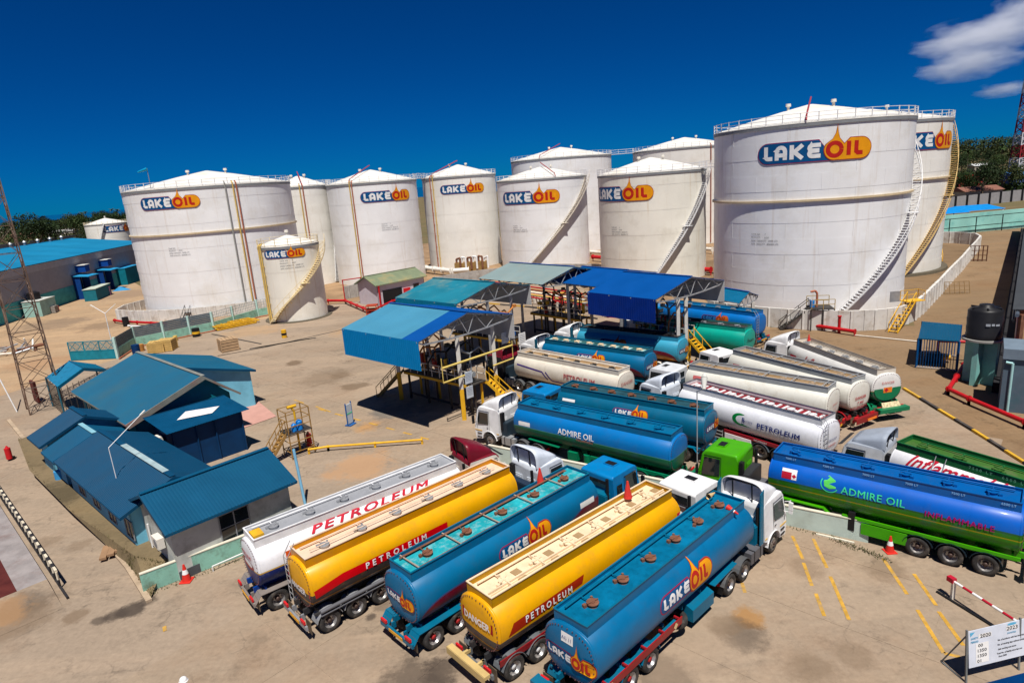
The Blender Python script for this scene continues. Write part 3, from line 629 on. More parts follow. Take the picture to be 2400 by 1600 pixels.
def cab_y(z, zr):
    return 1.22 if z < 1.85 else 1.22-.11*((z-1.85)/(zr-1.85))**1.4
def make_cab(truck, pos, yaw, col, style='high', accent=None, lower=None, roof_col=None, top=3.85, back=None, glassy=True, box=None, noseband=None, fins=None, decal=None):
    """pos: front axle point in the truck's own frame; x runs forward"""
    zr = {'flat': 2.95, 'high': 3.0, 'round': 3.15, 'mid': 3.05}[style]
    bm = bmesh.new()
    wa = [(.66*math.cos(R(a)), .52+.66*math.sin(R(a))) for a in range(172, -1, -18)]
    prof = [(-.95,1.0),(-.7,.9)]+wa+[(.7,.5),(1.33,.42),(1.42,.9),(1.40,1.62),(1.17,zr-.32),(.98,zr-.05),(.72,zr),(-.9,zr-.02),(-.98,zr-.25)]
    if style == 'flat': prof = [(-.95,1.0),(-.7,.9)]+wa+[(.7,.5),(1.33,.42),(1.40,.9),(1.37,1.62),(1.24,zr-.2),(1.15,zr-.06),(.95,zr),(-.9,zr-.02),(-.98,zr-.12)]
    vs = {}
    for s in (-1, 1):
        vs[s] = [bm.verts.new((x, cab_y(z, zr)*s, z)) for x, z in prof]
    bm.faces.new(vs[-1]); bm.faces.new(vs[1][::-1])
    n = len(prof)
    for i in range(n): bm.faces.new((vs[-1][(i+1) % n], vs[-1][i], vs[1][i], vs[1][(i+1) % n]))
    bmesh.ops.recalc_face_normals(bm, faces=bm.faces)
    ed = [e for e in bm.edges if all(v.co.z > 1.5 for v in e.verts)]
    bmesh.ops.bevel(bm, geom=ed, offset=.09 if style != 'round' else .17, segments=3, profile=.6, affect='EDGES', clamp_overlap=True)
    for f in bm.faces:
        c = f.calc_center_median(); f.smooth = f.calc_area() < .35
        f.material_index = 2 if c.z < .86 and abs(c.y) > .2 else (1 if (c.z > zr-.28 and roof_col) else 0)
    me = bpy.data.meshes.new('cab'); bm.to_mesh(me); bm.free()
    rc = roof_col or col; lc = lower or col
    for m in (col, rc, lc): me.materials.append(m)
    cab = link('cab', me, truck, pos, yaw)
    def Y(z, o=.012): return cab_y(z, zr)+o
    # side windows, doors, mirrors
    for s in (-1, 1):
        w = MB(); zt = zr-.42
        pts = [(.05,1.72),(1.12,1.62),(1.1,2.0),(.98,zt),(.05,zt)] if style != 'flat' else [(.1,1.68),(1.12,1.62),(1.14,2.0),(1.08,zt+.12),(.1,zt+.12)]
        a = [(x, Y(z)*s, z) for x, z in pts]; w.add(a, [tuple(range(5)) if s < 0 else tuple(range(5))[::-1]]); w.build('side_window', GLASS, cab)
        d = MB()
        st1 = 0
        for p, q in (((.0,.95),(.0,zt+.1)),((.0,zt+.1),(1.0,zt+.1)),((1.2,1.3),(1.18,1.6))):
            d.beam((p[0], Y(p[1],.004)*s, p[1]), (q[0], Y(q[1],.004)*s, q[1]), .018, .018)
        d.box((.14, 1.25*s, 1.48), (.14,.03,.035)); d.build('door_seam', BLACK, cab)
        mr = MB(); mr.beam((1.2, 1.2*s, 2.3), (1.32, 1.45*s, 2.35), .03); mr.beam((1.2, 1.2*s, 1.75), (1.32, 1.45*s, 1.75), .03); mr.beam((1.32, 1.45*s, 1.7), (1.32, 1.45*s, 2.4), .03)
        mr.box((1.3, 1.48*s, 2.08), (.1,.2,.42)); mr.box((1.3, 1.48*s, 1.76), (.09,.18,.17)); mr.build('mirror', WHITE if style == 'high' and s < 0 else BLACK, cab)
        hl = MB(); hl.box((1.405, .95*s, .8), (.05,.38,.2)); hl.build('headlight', M('headlamp', (.6,.62,.65), .15), cab)
        st = MB(); st.box((1.0, 1.235*s, .62), (.45,.05,.06)); st.build('step', BLACK, cab); st = MB(); st.box((.98, 1.235*s, .9), (.42,.05,.05)); st.build('step', BLACK, cab)
    nx = (zr-.32-1.62); k = Vector((nx, 0, 1.40-1.17)).normalized()
    ws = MB(); xa, za, xb, zb = (1.395,1.68,1.19,zr-.42) if style != 'flat' else (1.37,1.68,1.26,zr-.32)
    o = .02; ws.hexa([(xa-.01,-1.08,za),(xa+o,-1.08,za),(xa+o,1.08,za),(xa-.01,1.08,za),(xb-.01,-1.0,zb),(xb+o,-1.0,zb),(xb+o,1.0,zb),(xb-.01,1.0,zb)]); ws.build('windscreen', GLASS, cab)
    g = MB(); g.box((1.4,0,1.22), (.05,1.7,.42)); 
    for i in range(4): g.box((1.43,0,1.06+i*.1), (.03,1.6,.03), 1)
    g.build('grille', [BLACK, DKSTEEL], cab)
    v = MB(); v.box((1.4,0,zr-.28), (.22,2.0,.03), ry=.35); v.build('sun_visor', BLACK, cab)
    hd = MB(); hd.box((.35,0,zr+.02), (.5,.75,.05)); hd.box((.35,0,zr+.05), (.4,.62,.03), 1); hd.build('roof_hatch', [col, BLACK], cab)
    # back wall
    bw = MB()
    if style == 'flat': bw.box((-.985,0,2.35), (.03,1.3,.42)); bw.build('rear_window', GLASS, cab)
    else:
        for y in (-.55,.55): bw.box((-.985,y,1.75), (.03,.7,.9)); bw.box((-1.0,y,1.75), (.03,.5,.68), 1)
        bw.build('back_panel', [lower or col, col], cab)
    for s in (-1, 1):
        if style == 'flat' and True:
            w = MB(); w.add([(x, Y(z)*s, z) for x, z in ((-.72,1.78),(-.25,1.78),(-.25,2.35),(-.72,2.35))], [(0,1,2,3) if s < 0 else (3,2,1,0)]); w.build('side_window', GLASS, cab)
    if style in ('high', 'mid'):
        # wind deflector: a shell open to the back
        b = MB(); rows = 8; n = 14; x0, x1 = .8, -1.0; vs = []
        H = top-zr+.12
        for th in (0, .05):
            for i in range(rows):
                t = i/(rows-1); x = x0+(x1-x0)*t; h = max(.02, H*(.22+.78*min(1, t*1.1)**.85))-th; hw = .93+.2*t**.8-th
                for j in range(n+1):
                    a = math.pi*j/n; ca, sa = math.cos(a), math.sin(a)
                    vs.append((x, math.copysign(abs(ca)**.42, ca)*hw*(1-.06*abs(sa)), zr-.05+abs(sa)**.42*max(h,.01)))
        fs = []
        for th in range(2):
            o = th*rows*(n+1)
            for i in range(rows-1):
                for j in range(n):
                    q = (o+i*(n+1)+j, o+i*(n+1)+j+1, o+(i+1)*(n+1)+j+1, o+(i+1)*(n+1)+j); fs.append(q if th == 0 else q[::-1])
        o = rows*(n+1); e = (rows-1)*(n+1)
        for j in range(n): fs.append((e+j, e+j+1, o+e+j+1, o+e+j))
        fs.append(tuple(range(n+1))[::-1])
        b.add(vs, fs, 0, True); b.build('wind_deflector', accent or roof_col or col, cab)
        if fins:
            for s in (-1, 1):
                f = MB(); f.hexa([(-1.0,1.17*s,.95),(-1.0,1.13*s,.95),(-1.45,1.17*s,.95),(-1.45,1.21*s,.95),(-.98,1.12*s,top-.15),(-.98,1.08*s,top-.15),(-1.32,1.08*s,top-.3),(-1.32,1.12*s,top-.3)])
                f.build('side_fairing', fins, cab)
        for yy in (.5,-.5): r = MB(); r.beam((-.9,yy,zr-.1),(-.97,yy,top-.1),.05); r.build('deflector_strut', BLACK, cab)
        if style == 'high':      # raised roof body inside the shell, its back wall recessed
            b = MB(); n = 14; vs = []; hh = (top-zr)*.8
            for x, kk in ((.55,.2),(.2,.5),(-.3,.8),(-.72,1)):
                for j in range(n+1):
                    a = math.pi*j/n; vs.append((x, math.copysign(abs(math.cos(a))**.45, math.cos(a))*(.72+.3*kk), zr-.06+abs(math.sin(a))**.45*hh*kk))
            fs = [(i*(n+1)+j, i*(n+1)+j+1, (i+1)*(n+1)+j+1, (i+1)*(n+1)+j) for i in range(3) for j in range(n)]; fs.append(tuple(3*(n+1)+j for j in range(n+1)))
            b.add(vs, fs); b.build('raised_roof', roof_col or col, cab)
    bx = MB(); bx.box((-1.3,0,1.45), (.5,2.0,1.05)); bx.box((-1.3,0,2.0), (.44,1.9,.05))
    bx.build('air_tank_housing', box or M('dark_housing', (.02,.035,.05), .55), cab)
    ex = MB(); ex.cyl((-1.25,-.95,1.0), (-1.25,-.95,2.9), .09, n=10); ex.build('exhaust_pipe', BLACK, cab); ex = MB(); ex.box((-1.1,.9,2.1), (.2,.3,1.3)); ex.build('air_intake', BLACK, cab)
    if noseband:
        b = MB()
        for s in (-1, 1): b.beam((-.93, 1.225*s, 1.12), (-.7, 1.225*s, 1.12), .012, .06); b.beam((.72, 1.225*s, 1.12), (1.4, 1.225*s, 1.12), .012, .06)
        b.build('side_stripe', noseband, cab)
    # tractor frame and running gear
    fr = MB()
    for s in (-1, 1): fr.bb((1.1, .33*s, .75), (-4.9, .45*s, 1.02))
    for x in (-.9,-2.4,-3.7,-4.8): fr.box((x,0,.88), (.12,.8,.2))
    fr.cyl((-3.6,0,1.03), (-3.6,0,1.14), .5, n=16); fr.bb((-4.92,-1.1,.72),(-4.98,1.1,.9)); fr.build('tractor_frame', FRAME, cab)
    for s in (-1, 1):
        ft = MB(); ft.bb((-1.15, .62*s, .45), (-2.35, 1.22*s, 1.02)); ft.bb((-1.4,.6*s,.43),(-1.46,1.235*s,1.04),1); ft.bb((-2.0,.6*s,.43),(-2.06,1.235*s,1.04),1)
        ft.build('fuel_tank', [STEEL if s > 0 else M('side_skirt', (.1,.1,.11), .5), BLACK], cab)
        tl = MB(); tl.box((-5.0,.85*s,.72), (.06,.36,.16), 1); tl.box((-4.98,.85*s,.5), (.03,.6,.5)); tl.build('tail_light', [BLACK, RED], cab)
        for xx in (-3.05,-4.4): mudguard(cab, xx, s, M('grey_mudguard', (.09,.095,.1), .6, dirt=(.25,.2,.15)))
        wheel(cab, 0, s, 'front'); wheel(cab, -3.05, s); wheel(cab, -4.4, s)
        mudguard(cab, 0, s, lc, r=.66, w=.3, a0=5, a1=175, name='wheel_arch')
    return cab

def make_tanker(name, label, rear_near, front_near, side, liv, deck, cab, L=None, ax=(.5,1.83,3.16), rail=None, coam=None, holes=6, hole_m=None, hub=HUB,
                chassis=None, guards=None, tractor=None, tyaw=0, toff=0, tlat=0, dz=3.56, deck_style='plain', extras=(), logos=(), zoff=0):
    anchor = extras and 'front' in extras
    rn = U(*rear_near, 3.7); fn = U(*front_near, 3.7) if not isinstance(front_near, (int, float)) else None
    if fn is None:
        h = R(front_near); d = Vector((math.cos(h), math.sin(h), 0))
    else:
        d = (fn-rn); Lm = d.length; d.normalize(); L = L or Lm
        if anchor: rn = fn-d*L
    lf = Vector((-d.y, d.x, 0)); o = rn - lf*side*.78; o.z = 0
    t = thing('tanker_truck', label, 'tanker truck', o, math.atan2(d.y, d.x), 'tanker trucks in the yard'); t['tmp'] = name
    x0, x1 = -.12, L+.12
    b = MB(); n = 36; ks = [(x0-.13,.0),(x0-.12,.35),(x0-.09,.7),(x0-.05,.9),(x0,.985),(x0+.03,1)]
    ks += [(x0+.03+(x1-x0-.06)*i/6, 1) for i in range(1, 6)]+[(x1-.03,1),(x1,.985),(x1+.05,.9),(x1+.09,.7),(x1+.12,.35),(x1+.13,0)]
    vs = []
    for x, k in ks:
        for j in range(n):
            y, z = sect(2*math.pi*j/n, 1); vs.append((x, y*k, ZC+(z-ZC)*k))
    b.add(vs, [(i*n+j, i*n+(j+1) % n, (i+1)*n+(j+1) % n, (i+1)*n+j) for i in range(len(ks)-1) for j in range(n)], 0, True)
    tank = b.build('tank', liv, t)
    # weld bands
    wb = MB()
    for i in range(0, 7):
        x = x0+.06+(x1-x0-.12)*i/6; k0 = 1.004
        vs = []
        for xx in (x-.02, x+.02):
            for j in range(n): y, z = sect(2*math.pi*j/n, k0); vs.append((xx, y, z))
        wb.add(vs, [(j, (j+1) % n, n+(j+1) % n, n+j) for j in range(n)], 0, True)
    wb.build('weld_band', liv, tank)
    cm = coam or liv; rl = rail or cm; hw = .78
    dk = MB(); dk.bb((0,-hw+.02,3.22), (L,hw-.02,dz)); dko = dk.build('walkway', deck, tank)
    c = MB()
    for s in (-1, 1): c.hexa([(0,(hw+.0)*s,3.2),(L,(hw+.0)*s,3.2),(L,(hw-.03)*s,3.2),(0,(hw-.03)*s,3.2),(0,hw*s,3.68),(L,hw*s,3.68),(L,(hw-.03)*s,3.68),(0,(hw-.03)*s,3.68)])
    for x in (0, L): c.bb((x-.015,-hw,3.2), (x+.015,hw,3.68))
    c.build('coaming', cm, tank)
    r = MB()
    for s in (-1, 1): r.bb((-.03,(hw-.045)*s,3.68), (L+.03,(hw+.03)*s,3.72))
    for x in (0, L): r.bb((x-.035,-hw+.05,3.681), (x+.035,hw-.05,3.718))
    r.build('coaming_rail', rl, tank)
    hm = hole_m or STEEL
    for i in range(holes):
        x = L*(i+.55)/holes*.97+.15
        m = MB(); m.cyl((0,0,0),(0,0,.12),.2,n=16); m.cyl((0,0,.12),(0,0,.15),.24,n=16); m.cyl((0,0,.15),(0,0,.18),.09,n=10)
        m.box((0,.0,.18),(.5,.05,.03)); m.box((.14,.24,.1),(.08,.08,.18)); m.box((-.3,.1,.06),(.14,.14,.12)); 
        mo = m.build('manhole', hm, tank, loc=(x, (.08 if deck_style != 'frame' else .1)*side, dz), rz=rnd.uniform(-.5,.5))
    p = MB(); yy = -.5*side
    p.tube([(.3,yy,dz+.12),(L-.6,yy,dz+.12)], .04)
    for i in range(holes): x = L*(i+.55)/holes*.97+.15; p.tube([(x,yy,dz+.12),(x,-.2*side,dz+.12)], .025)
    if deck_style == 'bar': p.tube([(.5,.1*side,3.62),(L-.5,.1*side,3.62)], .025)
    p.build('vapour_pipe', rl if deck_style != 'rust' else RUST, tank)
    if deck_style == 'frame':     # beige compartment beams
        q = MB(); q.bb((.05,-.06+.35*side,3.43),(L-.05,.0+.35*side,3.5)) ; q.bb((.05,-.36,3.43),(L-.05,-.3,3.6))
        for i in range(holes): x = L*(i+.55)/holes*.97+.15; q.bb((x-.03,-.74,3.5),(x+.03,.3,3.63)); q.bb((x+.5,-.7,3.43),(x+.9,-.4,3.52),1); q.bb((x+.62,-.1,3.431),(x+1.0,.25,3.47),1)
        q.build('walkway_beam', [rl, M('tan_plate', (.36,.24,.12), .6)], tank)
    if deck_style in ('rust', 'cross'):
        q = MB()
        for i in range(holes): x = L*(i+.2)/holes; q.bb((x,-.72,3.64),(x+.06,.72,3.68))
        if deck_style == 'rust':
            q.bb((.6,-.74,dz+.003),(L-.3,-.5,dz+.02),1); q.bb((.6,.55,dz+.003),(L-.3,.74,dz+.02),1)
        q.build('cross_bar', [rl if deck_style == 'cross' else M('faded_bar', (.35,.28,.22), .6), RUST], tank)
    if deck_style == 'blotch':
        q = MB()
        for i in range(8): x = L*(i+.3)/8; q.bb((x,-.35,dz+.002),(x+.7+.2*math.sin(i),.3,dz+.02))
        q.build('deck_plate', M('white_teal_plate', (.3,.5,.5), .5, var=.5, scale=5), tank)
    # chassis
    ch = chassis or FRAME
    k = MB()
    for s in (-1, 1): k.bb((-.35,.42*s,.95), (L*.72,.54*s,1.22)); k.bb((L*.72,.42*s,1.1), (L-.1,.54*s,1.26)); k.bb((-.1,1.0*s,1.02),(L*.45,1.12*s,1.12))
    for i in range(8): x = .1+i*L/8; k.box((x,0,1.2),(.08,1.9,.16))
    k.build('chassis', ch, t)
    for a in ax:
        for s in (-1, 1): wheel(t, a, s, 'dual', hub)
        q = MB(); q.cyl((a,-.9,.52),(a,.9,.52),.07); q.bb((a-.06,-.5,.55),(a+.06,.5,.95)); q.build('axle', FRAME, t)
    gd = guards or ('arc', FRAME)
    for s in (-1, 1):
        if gd[0] == 'arc':
            for a in ax: mudguard(t, a, s, gd[1])
        else:
            q = MB(); xa, xb = ax[0]-.75, ax[-1]+.75
            q.hexa([(xa,.68*s,1.1),(xb,.68*s,1.1),(xb,1.27*s,1.1),(xa,1.27*s,1.1),(xa,.68*s,1.13),(xb,.68*s,1.13),(xb,1.27*s,1.13),(xa,1.27*s,1.13)])
            q.beam((xa,.97*s,1.1),(xa-.3,.97*s,.75),.6,.02); q.beam((xb,.97*s,1.1),(xb+.3,.97*s,.75),.6,.02)
            q.build('fender', gd[1], t)
    bp = MB(); bp.bb((-.62,-1.2,.62),(-.52,1.2,.82)); bp.bb((-.5,-.5,.7),(-.3,-.42,1.0)); bp.bb((-.5,.42,.7),(-.3,.5,1.0)); bp.build('bumper', gd[1], t)
    pl = MB(); pl.box((-.64,0,.72),(.02,1.0,.14)); pl.build('reflective_plate', M('plate_yellow_red', (.75,.35,.02), .4, var=.3, scale=6), t)
    for s in (-1, 1):
        q = MB(); q.box((-.6,.9*s,.95),(.08,.4,.14)); q.build('tail_light', RED, t)
        q = MB(); q.bb((-.4,.7*s,.3),(-.37,1.2*s,.95)); q.build('mud_flap', M('mudflap', (.12,.09,.06), .8, var=.4, dirt=(.3,.2,.12)), t)
    for s in (-1,1):       # landing legs
        q = MB(); q.bb((L*.62,.6*s,.25),(L*.62+.14,.74*s,1.2)); q.bb((L*.62-.1,.55*s,.22),(L*.62+.24,.8*s,.27)); q.build('landing_leg', ch, t)
    bt = MB()               # bolts round the rear end
    for i in range(44):
        y, z = sect(2*math.pi*i/44, .93); bt.box((x0-.07,y,z),(.03,.035,.035))
    bt.build('bolt_ring', M('bolt_dark', (.12,.05,.05), .6), tank)
    ld = MB()
    for y in (.55,.95): ld.tube([(x0-.2,y,1.0),(x0-.2,y,3.3),(.1,y,3.9)], .02, 6)
    for i in range(8): ld.tube([(x0-.2,.55,1.15+i*.3),(x0-.2,.95,1.15+i*.3)], .015, 5)
    if 'ladder' in extras: ld.build('ladder', STEEL, t)
    if cab:
        make_cab(t, ((tractor or L+2.3)+toff, tlat, 0), tyaw, **cab)
    return t, tank, L
def mark_logo(tank, x, s, side, width, mats=LOGO_M):
    k = width/5.45; sh = [([(p[0]*k-width/2, p[1]*k-k/2) for p in P], mi, ly) for P, mi, ly in lake_oil(.08, True)]
    return lay(sh, barrel_conform(x, s, side), mats, 'logo', tank, sv=.12, lift=.003)
def rect(x0, y0, x1, y1): return [(x0,y0),(x1,y0),(x1,y1),(x0,y1)]
def sticker(tank, x, s, side, w, h, mat, parts=()):
    sh = [(rect(-w/2,-h/2,w/2,h/2), 0, 0)]+list(parts); return lay(sh, barrel_conform(x, s, side), mat, 'placard', tank, sv=.15, lift=.003)
def diamond(x, y, r): return [(x-r,y),(x,y-r),(x+r,y),(x,y+r)]
def line_poly(pts, w): return stroke(pts, w)
# ------------------------------------------------------------------ paints of the trucks
def P(name, col, **k):
    sc = .8 if min(col) < .35*max(col) and max(col) > .12 else 1
    col = tuple(c*sc for c in col)
    if 'layers' in k: k['layers'] = [(a, tuple(c*(.75 if min(q) < .35*max(q) else 1) for c in q)) for a, q in k['layers']]
    k.setdefault('rough', .42); k.setdefault('coat', .06); k.setdefault('spec', .3); k.setdefault('var', .08); k.setdefault('dirt', tuple(c*.45+.03 for c in col)); k.setdefault('dirt_amt', .35); k.setdefault('dscale', 1.6)
    return M(name, col, **k)
SW = [(0,1.4),(.05,2.05),(.2,2.25),(.42,2.05),(.6,1.65),(.8,1.9),(.93,2.4),(1,2.48)]
def up(c, d): return [(x, z+d) for x, z in c]
LAKEB = (.0,.165,.36)
blue5 = P('lake_blue_deep', (.0,.15,.34))
blue3 = P('lake_blue_swoosh', LAKEB, layers=[(up(SW,.06),(.15,.02,.2)),(up(SW,.03),tuple(c*.88 for c in LAKEB)),(SW,(.2,.008,.03))])
blue3m = P('lake_blue_plain', LAKEB)
tealb = P('lake_teal_blue', (.0,.13,.25))
skyb = P('light_sky_blue', (.05,.4,.6), layers=[(up(SW,.05),(.2,.01,.05)),(SW,(.25,.01,.03)),([(x, z-.35) for x, z in SW],(.6,.22,.02))])
skytank = P('petrol_blue', (.005,.12,.24), layers=[(up(SW,.05),(.2,.01,.1)),(SW,(.2,.01,.02))])
yel2 = P('tank_yellow_dark_keel', (.95,.46,.0), layers=[(2.12,(.045,.035,.035)),(1.72,(.5,.2,.0)),(1.64,(.045,.035,.035))])
yel4 = P('tank_yellow_grey_keel', (.93,.44,.0), layers=[(1.95,(.06,.05,.05)),(1.62,(.4,.17,.0)),(1.56,(.05,.04,.04))])
yelm = P('coaming_yellow', (.72,.3,.0))
white1 = P('tank_white_navy_keel', (.78,.79,.82), layers=[(2.2,(.75,.45,.05)),(2.13,(.0,.02,.18))])
whitem = P('coaming_white', (.75,.75,.75))
adm6 = P('blue_over_bright_green', (.0,.13,.62), layers=[(2.4,(.02,.13,.02)),(2.3,(.03,.22,.0)),(2.1,(.4,.35,.0)),(2.04,(.04,.28,.0))])
adm13 = P('blue_over_green', (.0,.19,.55), layers=[(2.24,(.1,.4,.3)),(2.2,(.0,.16,.07))])
admm = P('walkway_blue', (.0,.12,.42)); admm13 = P('walkway_teal_blue', (.0,.16,.34))
white7 = P('tank_white_seven', (.76,.76,.78)); green7 = P('dark_green_paint', (.01,.16,.04)); 
white8 = P('gloss_white', (.78,.79,.83), layers=[(1.84,(.5,.4,.25)),(1.82,(.72,.72,.75))]); crim = P('crimson_paint', (.3,.01,.02))
ivory9 = P('ivory_tank', (.68,.67,.6), dirt=(.4,.33,.22), layers=[(1.6,(.45,.33,.2)),(1.55,(.6,.56,.5))])
ivory11 = P('ivory_green_keel', (.7,.69,.66), layers=[([(0,2.15),(.1,2.1),(.5,1.8),(.8,1.95),(.95,2.35),(1,2.45)],(.5,.35,.1)),([(0,2.1),(.1,2.05),(.5,1.7),(.8,1.88),(.95,2.3),(1,2.4)],(.0,.22,.09))])
ivory14 = P('cream_tank', (.66,.61,.52), dirt=(.4,.3,.2)); teal17 = P('sea_green_tank', (.0,.4,.3)); blue18 = P('royal_blue_tank', (.0,.17,.55))
cream = P('cream_deck', (.8,.63,.42), dirt=(.45,.3,.15)); beige2 = P('peach_deck', (.74,.55,.4)); greyd = P('grey_deck', (.3,.31,.33)); tand = P('tan_deck', (.42,.27,.13), dirt=(.6,.5,.4))
tealdeck = P('bright_teal_deck', (.02,.42,.48), var=.3, dirt=(.5,.6,.6), dscale=3, dirt_amt=.6); bluedeck = P('scuffed_blue_deck', (.0,.17,.33), var=.3, dirt=(.0,.06,.12), dscale=3, dirt_amt=.7)
greendeck = P('green_deck', (.06,.17,.03), dirt=(.15,.15,.08), dirt_amt=.6); reddeck = P('red_deck', (.33,.01,.02)); graydeck = P('ivory_deck', (.5,.46,.4), dirt=(.3,.2,.12))
redbr = P('maroon_paint', (.2,.006,.02)); silver = P('silver_white_cab', (.62,.67,.74)); cabw = P('cab_white', (.76,.76,.76)); cabw2 = P('cab_grey_white', (.6,.62,.64))
cabblue = P('cab_blue', (.0,.22,.55)); cabteal = P('cab_teal', (.0,.12,.2)); cabgreen = P('cab_green', (.07,.42,.0)); greenb = P('chassis_green', (.06,.42,.0)); greenc = P('chassis_sea_green', (.0,.2,.09))
bluech = P('chassis_blue', (.0,.15,.27)); redch = P('chassis_red', (.3,.01,.015)); navych = P('chassis_navy', (.0,.05,.3)); creamch = P('cream_bumper', (.7,.5,.2))
NAVY = M('lettering_navy', (.0,.02,.2)); REDL = M('lettering_red', (.45,.01,.03)); WL = M('lettering_white', (.8,.8,.8)); CYANL = M('lettering_green', (.05,.65,.3)); WINE = M('lettering_wine', (.25,.0,.06)); PINKL = M('lettering_faded_red', (.5,.12,.12)); LBL = M('lettering_pale_blue', (.3,.55,.8)); REDHUB = M('hub_red', (.35,.02,.02)); GOLDL = M('lettering_gold', (.75,.45,.05))
PL = [WHITE, M('placard_orange', (.55,.08,.01)), REDL]
# 1 white and navy
t, tk, L = make_tanker('T1', 'white tanker with navy keel and maroon roofed cab, beside the small office', (594.5,1265.7), (1068,1081), -1, white1, greyd,
    dict(col=OFFW, style='high', roof_col=redbr, accent=redbr, lower=OFFW, top=4.0, box=redbr), rail=whitem, coam=whitem, chassis=navych, guards=('flat', P('mudguard_tan_grey', (.22,.19,.17))), tyaw=R(-6), tlat=.9, toff=.1)
put_text('PETROLEUM', .56, barrel_conform(5.9, .92, -1), REDL, tk, bold=.03, shear=.35, sx=1.9, space=1.2)
sticker(tk, 1.6, .22, -1, .8, .45, PL, [(rect(-.42,-.24,.05,.24),1,1),(diamond(.23,.05,.14),2,1)])
put_text('PETROLEUM', .24, cap_conform(-.2, 0, 2.75), REDL, tk, bold=.02, sv=None)
lay([([(math.cos(R(a))*.8, math.sin(R(a))*.22) for a in range(0,360,15)],0,0)], cap_conform(-.2,0,2.3), [crim], 'emblem', tk)
kb = MB(); kb.box((.35,-.05,3.62),(.5,.7,.12)); kb.build('yellow_box', YEL, tk)
# 2 yellow
t, tk, L = make_tanker('T2', 'yellow tanker with silver cab and grey hose tube, second in the front row', (715,1310), (1193,1091.6), -1, yel2, beige2,
    dict(col=silver, style='high', top=3.95, lower=silver, box=M('navy_housing', (.012,.025,.05))), rail=beige2, coam=yelm, guards=('arc', M('silver_mudguard', (.3,.31,.33), .4, .3)), extras=('ladder',), deck_style='bar', toff=.45, dz=3.44)
lay([(line_poly([(-3.6,-.42),(-2.2,-.2),(3.6,-.2)],.42),0,0)], barrel_conform(3.6, .22, -1), [M('stripe_red', (.6,.0,.005), .4)], 'stripe', tk, su=.5, sv=.12)
put_text('PETROLEUM', .42, barrel_conform(4.2, .02, -1), WL, tk, bold=.03, space=1.75, sx=.95, base=.038)
lay([(rect(-1.1,-.2,1.1,.2),0,0)], cap_conform(-.2, 0, 2.15), [REDL], 'stripe', tk, lift=.01); put_text('DANGER', .42, cap_conform(-.24, 0, 2.15), WL, tk, bold=.03, sv=None)
sticker(tk, L-.9, -.3, -1, .9, .28, [M('placard_black', (.1,.09,.08))]) 
pr = MB()
for z, r in ((1.22,.09),(1.02,.05)): pr.tube([(.1,-1.28,z),(L-1.5,-1.28,z)], r)
pr.build('hose_tube', M('rack_grey', (.12,.12,.13), .5), t)
# 3 blue with swoosh
t, tk, L = make_tanker('T3', 'blue fuel tanker with crimson swoosh, bright teal top deck and flat blue cab', (962.5,1342), (1353,1124), -1, blue3, tealdeck,
    dict(col=cabblue, style='flat', lower=cabblue, box=bluech), rail=bluech, coam=blue3m, chassis=bluech, guards=('flat', bluech), deck_style='rust', hole_m=RUST, hub=REDHUB, holes=5, L=11.5, toff=.2)
mark_logo(tk, 6.1, .12, -1, 3.3); sticker(tk, L-.8, .2, -1, 1.1, .3, [WHITE])
mark = [([(p[0]*.36-.95, p[1]*.36) for p in Pp], mi, ly) for Pp, mi, ly in lake_oil(.08, True)]
lay(mark, cap_conform(-.14, 0, 2.1), LOGO_M, 'logo', tk, lift=.006)
put_text('TRANSIT GOODS', .2, barrel_conform(1.6, -.92, -1), GOLDL, tk, bold=.01)
# 4 yellow and cream
t, tk, L = make_tanker('T4', 'yellow tanker with cream deck beams and white flat cab, fourth in the front row', (1152,1401), (1563.6,1153), -1, yel4, cream,
    dict(col=cabw, style='flat', box=M('brown_housing', (.035,.018,.015))), rail=cream, coam=P('coaming_ochre', (.55,.28,.0)), guards=('arc', M('grey_blue_guard', (.12,.13,.14))), deck_style='frame', holes=6, hole_m=cream, hub=M('hub_silver', (.5,.5,.5)), L=11.5, toff=.2, dz=3.44)
lay([([(-2.15,-.35),(2.0,-.1),(2.15,.26),(-1.85,.12)],0,0)], barrel_conform(2.45, .08, -1), [M('stripe_brown_red', (.33,.02,.005), .4)], 'stripe', tk, su=.5, sv=.12)
put_text('PETROLEUM', .4, barrel_conform(2.5, .05, -1), WL, tk, bold=.03, space=1.5, sx=.88, base=.04)
lay([(rect(-.95,-.22,.95,.22),0,0)], cap_conform(-.2, 0, 2.45), [M('danger_red', (.33,.0,.01))], 'stripe', tk); put_text('DANGER', .44, cap_conform(-.24, 0, 2.45), WL, tk, bold=.03, sv=None, sx=.9)
sg = MB()
sg.hexa([(-.2,-1.22,.95),(L*.55,-1.22,.95),(L*.55,-1.18,.95),(-.2,-1.18,.95),(-.2,-1.24,1.22),(L*.55,-1.24,1.22),(L*.55,-1.2,1.22),(-.2,-1.2,1.22)])
sg.build('side_guard', redch, t)
b = MB(); b.bb((-1.0,-1.22,.85),(-.72,1.22,1.0)); b.bb((-1.02,-1.22,.7),(-.99,1.22,1.0)); b.bb((-.72,-.5,.85),(-.4,-.4,1.0)); b.bb((-.72,.4,.85),(-.4,.5,1.0)); b.build('rear_deck', creamch, t)
sticker(tk, L-.7, .0, -1, .9, .3, [M('tan_placard', (.5,.3,.1)), REDL, WHITE], [(rect(.5,-.1,.75,.35),1,1),(diamond(.8,.2,.16),2,2)])
